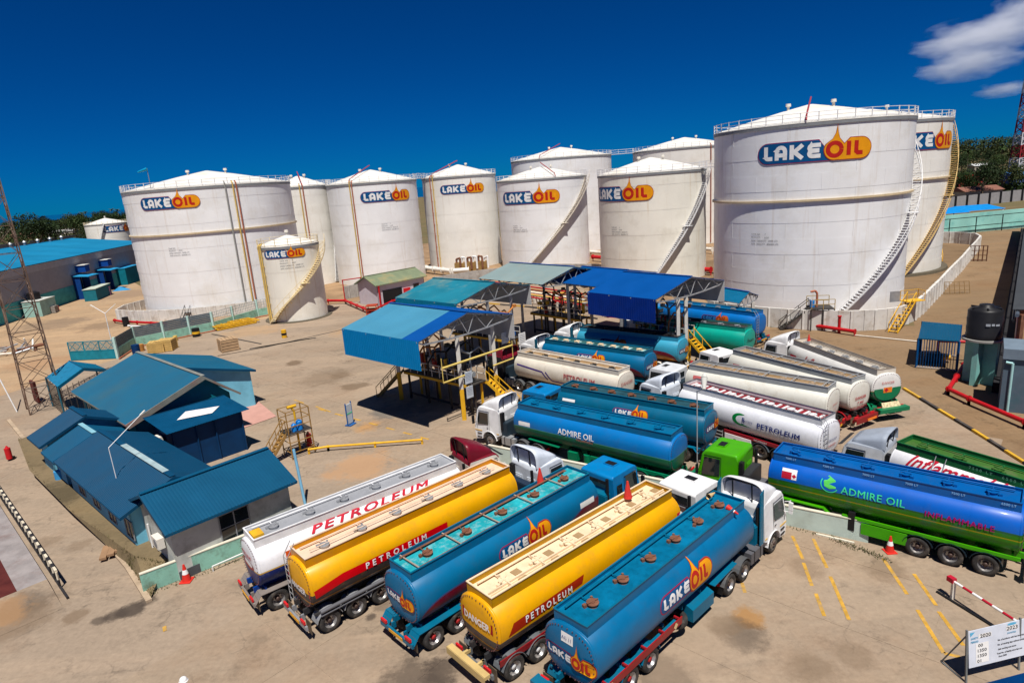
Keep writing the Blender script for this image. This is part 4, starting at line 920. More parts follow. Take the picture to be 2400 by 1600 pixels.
# 5 blue, near
t, tk, L = make_tanker('T5', 'nearest blue tanker with red side guard, white cab and teal fairings', (1375.6,1468), (1744,1172), -1, blue5, bluedeck,
    dict(col=cabw, style='high', accent=cabw, fins=bluech, lower=cabw, top=3.95, box=bluech, noseband=GOLDL), rail=bluech, coam=blue5, chassis=bluech, guards=('arc', bluech), hole_m=RUST, deck_style='plain', hub=REDHUB, holes=6)
mark_logo(tk, 5.7, .12, -1, 3.7)
mark = [([(p[0]*.42-1.1, p[1]*.42) for p in Pp], mi, ly) for Pp, mi, ly in lake_oil(.08, True)]
lay(mark, cap_conform(-.14, 0, 1.95), LOGO_M, 'logo', tk, lift=.006)
lay([(rect(-.28,-.2,.28,.2),0,0)], cap_conform(-.14, .0, 2.95), [WHITE], 'number_plate', tk); put_text('AG 11', .18, cap_conform(-.16, 0, 2.95), NAVY, tk, sv=None)
b = MB(); b.hexa([(-.1,-1.27,.95),(5.3,-1.27,.95),(5.3,-1.22,.95),(-.1,-1.22,.95),(-.1,-1.3,1.3),(5.3,-1.3,1.3),(5.3,-1.25,1.3),(-.1,-1.25,1.3)])
for x in (.4,1.6,2.8,4.0,5.1): b.bb((x,-1.22,1.2),(x+.08,-1.0,1.28))
b.build('side_guard', P('guard_red', (.36,.01,.015)), t)
lay([(diamond(0,0,.16),0,0)], plane_conform((.6,-1.3,1.13),(1,0,0),(0,0,1)), [M('placard_cream', (.7,.5,.25))], 'placard', t)
lay([(diamond(0,0,.16),0,0)], plane_conform((4.8,-1.3,1.13),(1,0,0),(0,0,1)), [M('placard_cream', (.7,.5,.25))], 'placard', t)
tb = MB(); tb.hexa([(6.2,-1.25,.42),(7.9,-1.25,.42),(7.9,-.55,.42),(6.2,-.55,.42),(6.2,-1.25,1.0),(7.9,-1.25,1.0),(7.9,-.7,1.2),(6.2,-.7,1.2)]); tb.build('tool_box', bluech, t)
sw = link('spare_wheel', wheel_mesh('front')[0], t, (5.6,-.75,.72)); sw.rotation_euler = (math.pi/2,0,0)
q = MB(); q.hexa([(8.0,-1.24,1.18),(10.0,-1.24,1.3),(10.0,-.68,1.3),(8.0,-.68,1.18),(8.0,-1.24,1.21),(10.0,-1.24,1.33),(10.0,-.68,1.33),(8.0,-.68,1.21)]); q.build('fender', bluech, t)
b = MB(); b.bb((-1.05,-1.24,.75),(-.6,1.24,1.0)); b.build('rear_deck', bluech, t)
b = MB(); b.box((-1.06,.75,.9),(.03,.5,.12)); b.build('reflector', ORANGE, t)
T5 = (t, L)
# 6 blue over bright green
t, tk, L = make_tanker('T6', 'long blue over bright green tanker with green cab at the right edge', (2396,1179.6), (1814,1059), 1, adm6, admm,
    dict(col=cabgreen, style='round', lower=cabgreen, box=M('box_dark_grey', (.03,.03,.035)), noseband=GOLDL), rail=admm, coam=admm, chassis=greenb, guards=('arc', M('black_gloss_guard', (.01,.02,.03), .2)), hole_m=admm, ax=(1.0,2.33,3.66), toff=.5)
put_text('ADMIRE OIL', .5, barrel_conform(L-4.9, .3, 1), CYANL, tk, bold=.012, space=1.05)
lay([([(-.3,.15),(-.1,.5),(.25,.28),(.3,-.12),(.0,-.2),(-.25,-.1)],0,1),(line_poly(arc(0,.05,.42,150,330,14),.05),1,2)], barrel_conform(L-2.95,.42,1), [M('leaf_green', (.1,.6,.1)), CYANL], 'emblem', tk)
put_text('INFLAMMABLE', .38, barrel_conform(2.15, .1, 1), M('lettering_magenta', (.35,.0,.12)), tk, bold=.022, space=1.12)
for i, s in enumerate(('7000 LT','7500 LT','7000 LT','7500 LT','7500 LT','6500 LT')):
    put_text(s, .16, plane_conform((L-.9-i*1.85,.785,3.52),(-1,0,0),(0,0,1)), LBL, tk, bold=.01, sv=None)
sticker(tk, L-.95, .5, 1, .75, .5, [REDL, WHITE, REDL], [(rect(-.38,.12,.38,.3),1,1),(rect(.12,-.25,.38,.12),1,1),(diamond(.25,-.06,.12),2,2)])
b = MB(); b.bb((4.1,.75,.45),(6.1,1.24,1.05)); b.build('tool_box', greenb, t)
b = MB(); b.bb((-.2,1.14,1.12),(L-3.6,1.22,1.28)); b.build('side_rail', greenb, t)
b = MB(); b.hexa([(7.9,.68,1.3),(10.6,.68,1.3),(10.6,1.24,1.3),(7.9,1.24,1.3),(7.9,.68,1.36),(10.6,.68,1.36),(10.6,1.24,1.36),(7.9,1.24,1.36)]); b.beam((7.9,.96,1.33),(7.6,.96,1.0),.56,.04); b.build('fender', greenb, t)
b = MB(); b.bb((6.4,1.05,.5),(6.7,1.25,1.5)); b.build('hose_box', BLACK, t)
# 7 white with green deck
t, tk, L = make_tanker('T7', 'white tanker with green top deck and red script at the right edge', (2400,1125), (2103,1035), 1, white7, greendeck,
    dict(col=cabw2, style='mid', roof_col=M('cab_grey_roof', (.3,.33,.38)), accent=M('cab_visor_grey', (.3,.34,.4)), top=3.75, noseband=GOLDL), L=11, toff=-.5, extras=('front',), rail=green7, coam=green7, guards=('arc', green7), hole_m=greendeck, tyaw=R(14), dz=3.44)
put_text('Inflammable', 1.0, barrel_conform(L*.72, .75, 1), REDL, tk, bold=.012, shear=.5, sx=1.0)
put_text('7500 LT   6500 LT   7000 LT', .2, plane_conform((L*.5,.79,3.52),(-1,0,0),(0,0,1)), M('lettering_mint', (.2,.5,.3)), tk, space=1.6, sv=None)
b = MB()
for y in (1.28,1.32): b.tube([(L-2.0,y,2.0),(L-2.0,y-.15,2.9),(L-2.0,.7,3.7)], .02, 6); b.tube([(L-2.5,y,2.0),(L-2.5,y-.15,2.9),(L-2.5,.7,3.7)], .02, 6)
b.bb((L-2.5,1.2,2.6),(L-2.0,1.26,2.66)); b.build('side_ladder', STEEL, t)
# 8 gloss white
t, tk, L = make_tanker('T8', 'glossy white tanker with crimson walkway and green crescent badge, silver cab', (1926.5,982), (1610.7,901), 1, white8, reddeck,
    dict(col=silver, style='mid', accent=silver, top=3.85, lower=silver, box=M('dark_grey_fins', (.03,.035,.04))), rail=M('rail_dark_grey', (.1,.11,.13)), coam=whitem, guards=('arc', M('guard_slate', (.06,.08,.1))), hole_m=whitem, extras=('ladder',), ax=(1.2,2.5,3.8), L=10.4, holes=7, toff=.5, dz=3.44)
put_text('PETROLEUM', .5, barrel_conform(2.55, .0, 1), NAVY, tk, bold=.02, space=1.05, sx=1.05)
cres = [(math.cos(R(a))*.62, math.sin(R(a))*.42) for a in range(60, 300, 15)]+[(.85,-.4),(.1,-.28)]+[(math.cos(R(a))*.42+.08, math.sin(R(a))*.3) for a in range(270, 75, -15)]
lay([(cres,0,0)], barrel_conform(5.3, .1, 1), [M('crescent_green', (.0,.2,.04))], 'emblem', tk); put_text('B', .42, barrel_conform(5.05, .12, 1), NAVY, tk, bold=.02); put_text('EGENI', .2, barrel_conform(4.65, .08, 1), NAVY, tk)
b = MB(); b.bb((-.1,1.1,1.12),(6.6,1.2,1.34)); b.build('side_rail', crim, t); put_text('INFLAMMABLE', .15, plane_conform((3.8,1.2,1.23),(-1,0,0),(0,0,1)), WL, t, sv=None)
lay([(rect(-.25,-.12,.25,.12),0,0)], plane_conform((1.2,1.2,1.23),(-1,0,0),(0,0,1)), [ORANGE], 'placard', t)
b = MB(); b.bb((4.5,.7,.5),(6.5,1.24,1.12)); b.build('tool_box', WHITE, t); b = MB(); b.bb((5.0,1.24,.75),(5.2,1.25,.87)); b.bb((5.6,1.24,.75),(5.8,1.25,.87)); b.build('box_latch', BLACK, t)
b = MB()
for z in (.6,.85,1.1): b.bb((6.7,1.18,z-.03),(9.3,1.24,z+.03))
for x in (6.7,8.0,9.3): b.bb((x,1.17,.6),(x+.06,1.2,1.2))
b.build('side_guard', STEEL, t)
put_text('PETROLEUM', .22, cap_conform(-.25,0,2.2), NAVY, tk, sv=None); put_text('DANGER', .24, cap_conform(-.25,0,1.85), REDL, tk, sv=None)
b = MB(); b.bb((-1.0,-1.1,.7),(-.6,1.1,.82)); b.bb((-.9,-.9,.82),(-.8,.9,1.1)); b.build('rear_deck', WHITE, t)
b = MB()
for i in range(7):
    x = L*(i+.55)/7*.97+.15
    for dx in (-.5,.45): b.bb((x+dx,-.5,3.442),(x+dx+.16,.72,3.5))
b.build('deck_plate', whitem, tk)
# 9, 10 ivory pair
t, tk, L = make_tanker('T9', 'ivory tanker with tan deck between grey rails, behind the glossy white tanker', (1940,907.5), (1631,856), 1, ivory9, tand,
    dict(col=cabw2, style='flat'), rail=M('rail_grey', (.3,.32,.34)), coam=M('coaming_grey', (.34,.36,.36)), hole_m=M('manhole_tan', (.4,.3,.2)), deck_style='cross', guards=('arc', redch), L=10.6, holes=5, dz=3.44)
sticker(tk, L-.9, .55, 1, .7, .3, [PINKL]); 
for i, s in enumerate(('DANGER','T 317','NO SMOKING')): put_text(s, .22, cap_conform(-.25,0,2.3-i*.33), PINKL, tk, sv=None)
sticker
t, tk, L = make_tanker('T10', 'ivory tanker with small white flat cab, red danger writing at its rear', (1996,887), (1739.5,824), 1, ivory9, tand,
    dict(col=cabw, style='flat'), rail=M('rail_grey', (.3,.32,.34)), coam=M('coaming_grey', (.34,.36,.36)), hole_m=M('manhole_tan', (.4,.3,.2)), deck_style='cross', guards=('arc', redch), L=10.8, holes=5, dz=3.44)
sticker(tk, L-.8, .1, 1, .7, .5, [PINKL])
for i, s in enumerate(('DANGER','T 442','NO SMOKING')): put_text(s, .3, cap_conform(-.25,0,2.2-i*.38), REDL, tk, sv=None, bold=.02)
b = MB(); b.bb((-.85,-1.22,.8),(-.6,1.22,.95)); b.bb((-.87,-1.22,.55),(-.84,1.22,.78)); b.build('rear_deck', redch, t); b = MB(); b.box((-.89,-.5,.66),(.03,1.0,.16)); b.build('reflective_plate', ORANGE, t)
# 11 ivory and green
t, tk, L = make_tanker('T11', 'ivory tanker with green keel and green rear bumper, near the barred kiosk', (2056,866.7), (1863.6,797), 1, ivory11, graydeck,
    dict(col=cabw, style='high', accent=cabw, top=3.8, box=M('intake_light', (.5,.5,.5))), rail=M('rail_brown_grey', (.25,.2,.15)), coam=ivory14, chassis=P('bumper_green', (.0,.2,.08)), guards=('arc', P('bumper_green', (.0,.2,.08))), L=9.9, holes=6, tyaw=R(28), toff=.35, dz=3.44)
put_text('Inflammable', .95, barrel_conform(L*.56, .2, 1), PINKL, tk, bold=.01, shear=.5)
sticker(tk, L-.7, .1, 1, .8, .3, [REDL]); put_text('DANGER', .26, cap_conform(-.25,0,2.7), PINKL, tk, sv=None)
lay([(rect(-.35,-.2,.35,.2),0,0),(diamond(-.12,0,.17),1,1)], cap_conform(-.22,0,2.15), [ORANGE, REDL], 'placard', tk)
lay([([(math.cos(R(a))*1.12, math.sin(R(a))*.95) for a in range(180,361,12)],0,0)], lambda u, v, off: Vector((-.235-off, -u, 2.28+v)), [P('bumper_green', (.0,.2,.08))], 'cap_green', tk)
b = MB(); b.bb((-1.1,-1.22,.7),(-.6,1.22,1.0)); b.build('rear_deck', P('bumper_green', (.0,.2,.08)), t)
b = MB(); b.hexa([(-.75,-.75,1.0),(-.7,-.75,1.0),(-.7,.75,1.0),(-.75,.75,1.0),(-.55,-.7,1.3),(-.5,-.7,1.3),(-.5,.7,1.3),(-.55,.7,1.3)]); b.build('reflective_plate', M('plate_striped', (.6,.5,.3), var=.5, scale=8), t)
# 12 blue, dark deck
t, tk, L = make_tanker('T12', 'teal blue fuel tanker with flat light blue cab, behind the blue and sea green one', (1650,961), (1325,906), 1, tealb, M('dark_teal_deck', (.02,.07,.09), var=.3),
    dict(col=cabblue, style='flat', box=bluech), rail=bluech, coam=bluech, chassis=bluech, guards=('flat', bluech), hole_m=RUST, ax=(1.3,2.6,3.9), L=11.2, hub=REDHUB, holes=7)
mark_logo(tk, 5.2, .38, 1, 2.6); sticker(tk, L-.9, .55, 1, 1.1, .2, [WHITE])
mark = [([(p[0]*.36-.95, p[1]*.36) for p in Pp], mi, ly) for Pp, mi, ly in lake_oil(.08, True)]
lay(mark, cap_conform(-.14, 0, 2.2), LOGO_M, 'logo', tk, lift=.006)
b = MB(); b.bb((-1.0,-1.22,.72),(-.6,1.22,1.0)); b.build('rear_deck', bluech, t)
# 13 blue over green
t, tk, L = make_tanker('T13', 'blue over sea green tanker with white lettering and white cab with dark rear box', (1572.5,1018), (1207,943), 1, adm13, admm13,
    dict(col=cabw, style='high', accent=cabw, top=3.8, noseband=GOLDL), rail=admm13, coam=admm13, chassis=greenc, guards=('arc', greenc), hole_m=admm13, L=11.7, toff=.25)
put_text('ADMIRE OIL', .55, barrel_conform(L*.56, .2, 1), WL, tk, bold=.018, sx=.95); put_text('INFLAMMABLE', .2, barrel_conform(L*.5, -.12, 1), PINKL, tk)
sticker(tk, L-.85, .15, 1, 1.0, .3, [WHITE]); b = MB(); b.bb((-.2,1.1,1.0),(5.5,1.22,1.22)); b.build('side_rail', greenc, t)
b = MB(); b.bb((6.6,.6,.55),(7.3,1.2,1.15)); b.cyl((5.9,.95,.5),(5.9,.95,1.15),.25); b.bb((4.5,.8,.5),(5.3,1.2,.95)); b.build('tool_box', greenc, t)
b = MB(); b.bb((-1.0,-1.22,.72),(-.6,1.22,.9)); b.build('rear_deck', greenc, t)
b = MB(); b.hexa([(8.0,.68,1.25),(10.6,.68,1.35),(10.6,1.24,1.35),(8.0,1.24,1.25),(8.0,.68,1.28),(10.6,.68,1.38),(10.6,1.24,1.38),(8.0,1.24,1.28)]); b.build('fender', greenc, t)
# 14 cream with purple line
t, tk, L = make_tanker('T14', 'cream petroleum tanker with purple line and maroon cab, under the near canopy', (1449,868), (1210,823), 1, ivory14, tand,
    dict(col=M('cab_dark', (.02,.02,.025)), style='high', roof_col=redbr, accent=redbr, top=3.7), rail=OFFW, coam=ivory14, guards=('arc', FRAME), hole_m=DKSTEEL, L=11.3, toff=.45, dz=3.44)
PUR = M('purple_line', (.05,.02,.2))
lay([(line_poly([(-5.4,.35),(-2.3,.1),(-1.7,-.55)],.14),0,0),(line_poly([(-1.9,.15),(-1.2,-.6),(5.3,-.6)],.14),0,0)], barrel_conform(L/2, 0, 1), [PUR], 'stripe', tk, su=.5, sv=.12)
put_text('PETROLEUM', .62, barrel_conform(L*.33, .1, 1), PINKL, tk, bold=.02); put_text('DANGER', .4, cap_conform(-.25,0,2.5), PINKL, tk, sv=None)
# 15 blue with swoosh
t, tk, L = make_tanker('T15', 'blue fuel tanker with crimson wave and white cab with teal side fairing, leaving the canopies', (1510,824.5), (1292,796), 1, blue3, M('dark_teal_deck2', (.03,.1,.1), var=.4),
    dict(col=cabw, style='high', accent=cabw, fins=cabteal, top=3.85, box=bluech), rail=bluech, coam=bluech, chassis=bluech, guards=('flat', bluech), deck_style='blotch', hole_m=cream, ax=(1.7,3.0,4.3), L=11, tyaw=R(-6), holes=8, toff=-.5)
mark_logo(tk, 5.4, .25, 1, 3.0); mark = [([(p[0]*.34-.9, p[1]*.34) for p in Pp], mi, ly) for Pp, mi, ly in lake_oil(.08, True)]; lay(mark, cap_conform(-.14, 0, 2.1), LOGO_M, 'logo', tk, lift=.006)
sticker(tk, L-.8, .3, 1, .9, .3, [M('placard_navy', (.02,.03,.2))])
# 16 light blue
t, tk, L = make_tanker('T16', 'light blue fuel tanker with crimson flash, half under the blue canopy', (1588,790), (1363,766), 1, skyb, FRAME,
    dict(col=cabw, style='high', accent=cabw, fins=cabteal, top=3.8, box=bluech), rail=BLACK, coam=skyb, guards=('arc', OFFW), hole_m=BLACK, L=11, toff=-.3)
mark_logo(tk, 6.8, .25, 1, 2.9, LOGO_NIGHT); mark = [([(p[0]*.34-.9, p[1]*.34) for p in Pp], mi, ly) for Pp, mi, ly in lake_oil(.08, True)]; lay(mark, cap_conform(-.14, 0, 2.1), LOGO_FADED, 'logo', tk, lift=.006)
# 17 sea green
t, tk, L = make_tanker('T17', 'sea green tanker behind the yellow stair of the blue canopy', (1745,768), 133, 1, teal17, FRAME,
    dict(col=cabw2, style='flat'), rail=M('rail_teal_dark', (.02,.1,.1)), coam=teal17, guards=('arc', FRAME), L=11)
lay([(line_poly([(-.7,-.1),(-.5,.25),(-.35,-.1),(-.2,.1),(-.05,-.1),(.1,.1),(.25,-.1),(.45,.1),(.6,-.05)],.07),0,0)], cap_conform(-.25,0,2.3), [BLACK], 'script_mark', tk)
# 18 royal blue
t, tk, L = make_tanker('T18', 'royal blue fuel tanker parked farthest back, below the large right tank', (1770,732), (1543,705), 1, blue18, M('deck_royal', (.0,.1,.25)),
    dict(col=cabblue, style='flat'), rail=bluech, coam=blue18, chassis=bluech, guards=('arc', bluech), extras=('ladder',), L=11.5)
mark_logo(tk, 4.6, .25, 1, 3.2, LOGO_NIGHT)
# ------------------------------------------------------------------ storage tanks
TANKP = lambda n, **k: M(n, k.pop('col', (.82,.82,.815)), k.pop('rough', .45), var=.07, scale=.16, dirt=k.pop('dirt', (.58,.53,.43)), dirt_amt=k.pop('da', .4), dscale=.2, streak=k.pop('streak', .45), bump=0, **k)
tank_a = TANKP('tank_paint_clean'); tank_b = TANKP('tank_paint_aged', col=(.8,.77,.68), streak=.8, da=.6, streak_col=(.5,.33,.12)); tank_c = TANKP('tank_paint_warm', col=(.82,.8,.74), streak=.55)
roofm = M('tank_roof_paint', (.76,.74,.68), .5, var=.08, scale=.3, dirt=(.55,.42,.22), dirt_amt=.5, dscale=.2)
beigem = M('wind_ring_beige', (.6,.48,.3), .6, dirt=(.35,.22,.1)); railm = M('tank_rail_white', (.72,.72,.72), .5); rail_y = M('tank_rail_cream', (.72,.62,.42), .6)
rpipe = M('pipe_rust_red', (.4,.13,.07), .6); ypipe = M('pipe_ochre', (.6,.42,.12), .6)
def hit(T, px, py):
    cx, cy, r, h = T; d = _f+_r*((px-1200)/FPX)-_u*((py-800)/FPX)
    a = d.x**2+d.y**2; b = -2*(d.x*cx+d.y*cy); c = cx*cx+cy*cy-r*r; q = b*b-4*a*c
    if q < 0: t = -b/(2*a)
    else: t = (-b-math.sqrt(q))/(2*a)
    p = d*t; return math.atan2(p.y-cy, p.x-cx), CAM_H+p.z
_tread = {}
def make_tank(label, T, paint, apex=None, logo=None, plate=None, ring=None, pipes=(), stair=None, vents=2, rail=None, roofp=None, zb=0, logomats=LOGO_M, rp=None, step=None):
    cx, cy, r, h = T; t = thing('storage_tank', label, 'storage tank', (cx, cy, zb), 0, 'white fuel storage tanks')
    n = 96 if r > 8 else 64
    b = MB(); nc = max(5, int(h/1.9)); prof = []
    for i in range(nc): z0 = h*i/nc; z1 = h*(i+1)/nc; rr = r-.015*(i % 2); b.lathe([(rr, z0-.01), (rr, z1+.01)], n); b.lathe([(rr, z1), (r-.03, z1+.012)], n, sm=False)
    b.build('shell', paint, t)
    vj = MB()      # vertical plate joints
    for i in range(nc):
        k = max(8, int(2*math.pi*r/7))
        for j in range(k):
            a = 2*math.pi*(j+.5*(i % 2))/k; z0 = h*i/nc; z1 = h*(i+1)/nc; rr = r+.004
            vj.beam((rr*math.cos(a), rr*math.sin(a), z0+.03), (rr*math.cos(a), rr*math.sin(a), z1-.05), .05, .02)
    vj.build('plate_seam', paint, t, kind='stuff')
    ap = apex or r*.2; ro = MB(); ro.lathe([(r+.12, h-.02), (r+.12, h+.06), (r, h+.1), (r*.66, h+.1+ap*.38), (r*.33, h+.1+ap*.72), (.3, h+.1+ap), (0, h+.12+ap)], n, sm=False); ro.build('roof', roofp or roofm, t)
    g = MB(); g.lathe([(r, h-.38), (r+.1, h-.38), (r+.1, h-.05), (r, h-.05)], n, sm=False); g.build('rim_girder', GREY, t)
    if ring: q = MB(); q.lathe([(r, ring-.12), (r+.24, ring-.12), (r+.24, ring+.12), (r, ring+.12)], n, sm=False); q.build('wind_ring', beigem, t)
    rm = rail or railm; rl = MB(); k = int(2*math.pi*r/1.9); Rr = r+.05
    for j in range(k):
        a = 2*math.pi*j/k; rl.beam((Rr*math.cos(a), Rr*math.sin(a), h), (Rr*math.cos(a), Rr*math.sin(a), h+1.15), .09, .09)
    for z in (h+.25, h+.65, h+1.1): rl.lathe([(Rr-.03, z-.03), (Rr+.04, z-.03), (Rr+.04, z+.03), (Rr-.03, z+.03), (Rr-.03, z-.03)], k, sm=False)
    rl.build('railing', rm, t)
    for j in range(vents):
        a = math.atan2(-cy, -cx)+(-.9+1.8*j/max(1, vents-1)); rr = r*(.28 if vents > 1 else 0); v = MB(); z = h+ap*(.76 if vents > 1 else 1)
        v.cyl((0,0,z), (0,0,z+.7), .16); v.cyl((0,0,z+.6), (0,0,z+.95), .34, .3); v.build('roof_vent', OFFW, t, loc=(rr*math.cos(a), rr*math.sin(a), 0))
    def cf(th0, z0): return lambda u, v, off: Vector(((r+off)*math.cos(th0+u/r), (r+off)*math.sin(th0+u/r), z0+v-zb))
    if logo:
        (x0, y0), (x1, y1) = logo; a0, z0 = hit(T, x0, y0); a1, z1 = hit(T, x1, y1)
        wd = (a1-a0)*r; k = wd/5.4; zc = (z0+z1)/2
        sh = [([(p[0]*k, (p[1]-.5)*k) for p in Pp], mi, ly) for Pp, mi, ly in lake_oil(.035)]
        lay(sh, cf(a0, zc), logomats, 'logo', t, su=.6, lift=.006, base=.05)
    if plate:
        a, z = hit(T, *plate)
        for i, (s, x) in enumerate((('TANK NO     :  %d' % step, 0), ('PRODUCT    :  AGO', 0), ('DEAD CAPACITY : 20000 LTS', 0), ('SAFE CAPACITY : 8000000 LTS', 0))):
            put_text(s, .27, cf(a, z-.4*i), M('stencil_grey', (.09,.1,.12)), t, align='LEFT', su=.6, sv=None, base=.03)
    for (px, py, col) in pipes:
        a, z = hit(T, px, py); p = MB(); c, s = math.cos(a), math.sin(a)
        p.tube([((r+.28)*c, (r+.28)*s, .3), ((r+.28)*c, (r+.28)*s, h+.2), ((r-.2)*c, (r-.2)*s, h+.6)], .12)
        for i in range(1, 8): p.beam((r*c, r*s, h*i/8), ((r+.3)*c, (r+.3)*s, h*i/8), .1)
        p.build('riser_pipe', col, t)
    if rp: a = hit(T, *rp)[0]; p = MB(); c, s = math.cos(a), math.sin(a); p.tube([((r+.2)*c, (r+.2)*s, h+.3), (r*.98*c, r*.98*s, h+.9), (.5*c, .5*s, h+ap+.9), (0, 0, h+ap+1.0)], .1); p.build('foam_pipe', M('pipe_dark_red', (.35,.05,.06), .5), t)
    if stair:
        (x0, y0), (x1, y1), sm = stair; a0, _ = hit(T, x0, y0); 
        if isinstance(x1, str): a1 = a0+y1
        else: a1, _ = hit(T, x1, y1)
        z0, z1 = .2, h+.1; ns = int(h/.29); wdt = .95
        key = (r, sm.name)
        if key not in _tread: m = MB(); m.box((r+.1+wdt/2, 0, 0), (wdt, .42, .05)); _tread[key] = m.mesh('tread', sm)
        st = MB(); P1, P2 = [], []; ai, zi = a0, z0
        for i in range(ns+1):
            a = a0+(a1-a0)*i/ns; z = z0+(z1-z0)*i/ns
            P1.append(((r+.1+wdt)*math.cos(a), (r+.1+wdt)*math.sin(a), z)); P2.append(((r+.06)*math.cos(a), (r+.06)*math.sin(a), z))
        for A, B in zip(P1[:-1], P1[1:]): st.beam(A, B, .04, .22)
        for A, B in zip(P2[:-1], P2[1:]): st.beam(A, B, .03, .2)
        hr = [(p[0], p[1], p[2]+1.0) for p in P1]; 
        for A, B in zip(hr[:-1], hr[1:]): st.beam(A, B, .05)
        for i in range(0, ns+1, 3): st.beam(P1[i], hr[i], .04)
        for i in range(0, ns+1, 2): p = P2[i]; q = P1[i]; st.beam((p[0], p[1], p[2]-.75), (q[0], q[1], q[2]-.05), .05)
        so_ = st.build('staircase', sm, t)
        for i in range(ns): a = a0+(a1-a0)*(i+.5)/ns; link('tread', _tread[key], so_, (0,0,z0+(z1-z0)*(i+.5)/ns), a)
        pf = MB(); am = a0+(a1-a0)*.5; zm = z0+(z1-z0)*.5; pf.box(((r+.65)*math.cos(am), (r+.65)*math.sin(am), zm-.05), (1.1,1.3,.08), rz=am); pf.build('landing', sm, t)
    return t
TA = (-53.65,122.67,14.18,21.74); TS = (-34.3,102.99,4.59,11.75); T3 = (-27.64,142.6,9.54,20.64); T4 = (-9.69,156.62,8.68,20.74); T5_ = (9.14,145.98,9.91,18.86)
T6_ = (27.19,118.56,9.51,18.52); T7_ = (16.5,176.0,13.2,23.55); T8_ = (48.92,174.47,13.32,23.61); TR = (41.38,88.21,12.04,22.94); T10_ = (61.41,110.47,11.88,23.33); TF = (-167,277,8.0,13.7); T2_ = (-43.6,143.8,6.1,20.9)
make_tank('broad white tank at the far left with a beige ring and windsock', TA, tank_a, 2.9, ((330,476),(469,474)), (395,583), 14.3, ((527,440,M('pipe_grey', (.3,.3,.28))),(545,440,ypipe),(553,440,rpipe)), vents=2, step=1)
make_tank('small short cream tank with a winding stair, in front of the broad left tank', TS, tank_b, 1.3, ((620,596),(714,591)), (655,612), None, ((612,600,ypipe),(616,600,ypipe)), ((647,757),(752,600),M('stair_cream', (.72,.58,.32), .6)), vents=1, rail=rail_y, step=2)
make_tank('narrow white tank half hidden between the broad left tank and its neighbour', T2_, tank_c, 2.2, None, None, None, ((703,450,ypipe),(710,450,rpipe)), ((760,470),(790,560),railm), rp=(706,430))
make_tank('white tank with a yellow and red riser pipe above the low pump house', T3, tank_a, 2.6, ((845,463),(958,456)), (894,526), None, ((822,450,ypipe),(827,450,rpipe)), rp=(818,425), step=3)
make_tank('white tank with a red riser pipe, below it white bent pipes', T4, tank_c, 2.6, ((1032,445),(1133,440)), None, None, ((1012,450,rpipe),(1018,450,ypipe)), rp=(1012,415))
make_tank('white tank with a diagonal stair above the grey canopy roof', T5_, tank_a, 2.4, ((1180,465),(1311,459)), (1203,530), None, (), ((1235,612),(1372,430),M('stair_aged', (.66,.6,.5), .6)), rp=(1300,400), step=5)
make_tank('white tank with a zigzag stair shadow, left of the largest tank', T6_, tank_b, 2.5, ((1404,455),(1531,451)), (1434,533), None, (), ((1525,650),(1652,440),railm), step=6)
make_tank('tall white tank rising behind, left of the bridge walkway', T7_, tank_a, 2.8, None, None, None, (), None, rp=(1265,380))
make_tank('tall white tank rising behind, half hidden by the largest tank', T8_, tank_c, 2.8, None, None, None, ((1665,420,rpipe),), None)
make_tank('largest white tank at the right with the biggest logo and a beige ring', TR, tank_a, 2.7, ((1778,364),(2040,344)), (1761,549), 14.1, (), ((1960,727),('d',1.85),railm), rp=(1890,280), step=7)
make_tank('white tank with a rusty stair behind the largest one, right edge', T10_, tank_c, 2.6, ((2075,340),(2229,325)), None, 14.6, (), ((2110,625),('d',1.45),M('stair_rusty_cream', (.68,.48,.2), .6)))
make_tank('little white tank far behind the long blue roofed warehouse', TF, tank_c, 2.2, ((240,538),(304,533)), None, None, (), ((222,560),(245,530),railm), vents=1, rail=rail_y)
wk = MB()
def walkway(a, b, za, lab):
    w = MB(); a = Vector((*a, za)); b = Vector((*b, za)); w.beam(a, b, 1.0, .15)
    d = (b-a).normalized(); s = Vector((-d.y, d.x, 0))*.5; n = max(2, int((b-a).length/1.5))
    for k in (-1, 1):
        for z in (.5, 1.05): w.beam(a+s*k+Vector((0,0,z)), b+s*k+Vector((0,0,z)), .06)
        for i in range(n+1): p = a+(b-a)*i/n+s*k; w.beam(p, p+Vector((0,0,1.05)), .06)
    o = w.build('walkway_bridge', railm); tag(o, lab, 'walkway', 'walkways joining the tank tops')
walkway((-36.5,142.5),(-37.2,142.6),20.9,'short white walkway between the narrow tank and the tank right of it')
walkway((-18.6,146),(-17.6,152.5),20.9,'railed white walkway joining the third and fourth tanks from the left')
walkway((29.7,175.5),(35.6,174.5),23.6,'railed walkway joining the two tallest tanks at the back')
walkway((34.5,112.6),(40.5,103),18.7,'railed walkway from the stained tank towards the largest tank')
walkway((-44.2,133),(-46,138.3),21.3,'narrow railed walkway at the right shoulder of the broad left tank')
# windsock on the broad left tank
ws_ = thing('windsock', 'small blue windsock on a thin pole above the broad left tank', 'windsock', (-57.5,109.6,21.8)); b = MB(); b.cyl((0,0,0),(0,0,3.4),.05); b.build('pole', GREY, ws_); b = MB(); b.cyl((0,0,3.3),(-1.5,-.2,2.9),.28,.12,n=12); b.build('sock', M('sock_blue', (.0,.25,.45)), ws_)
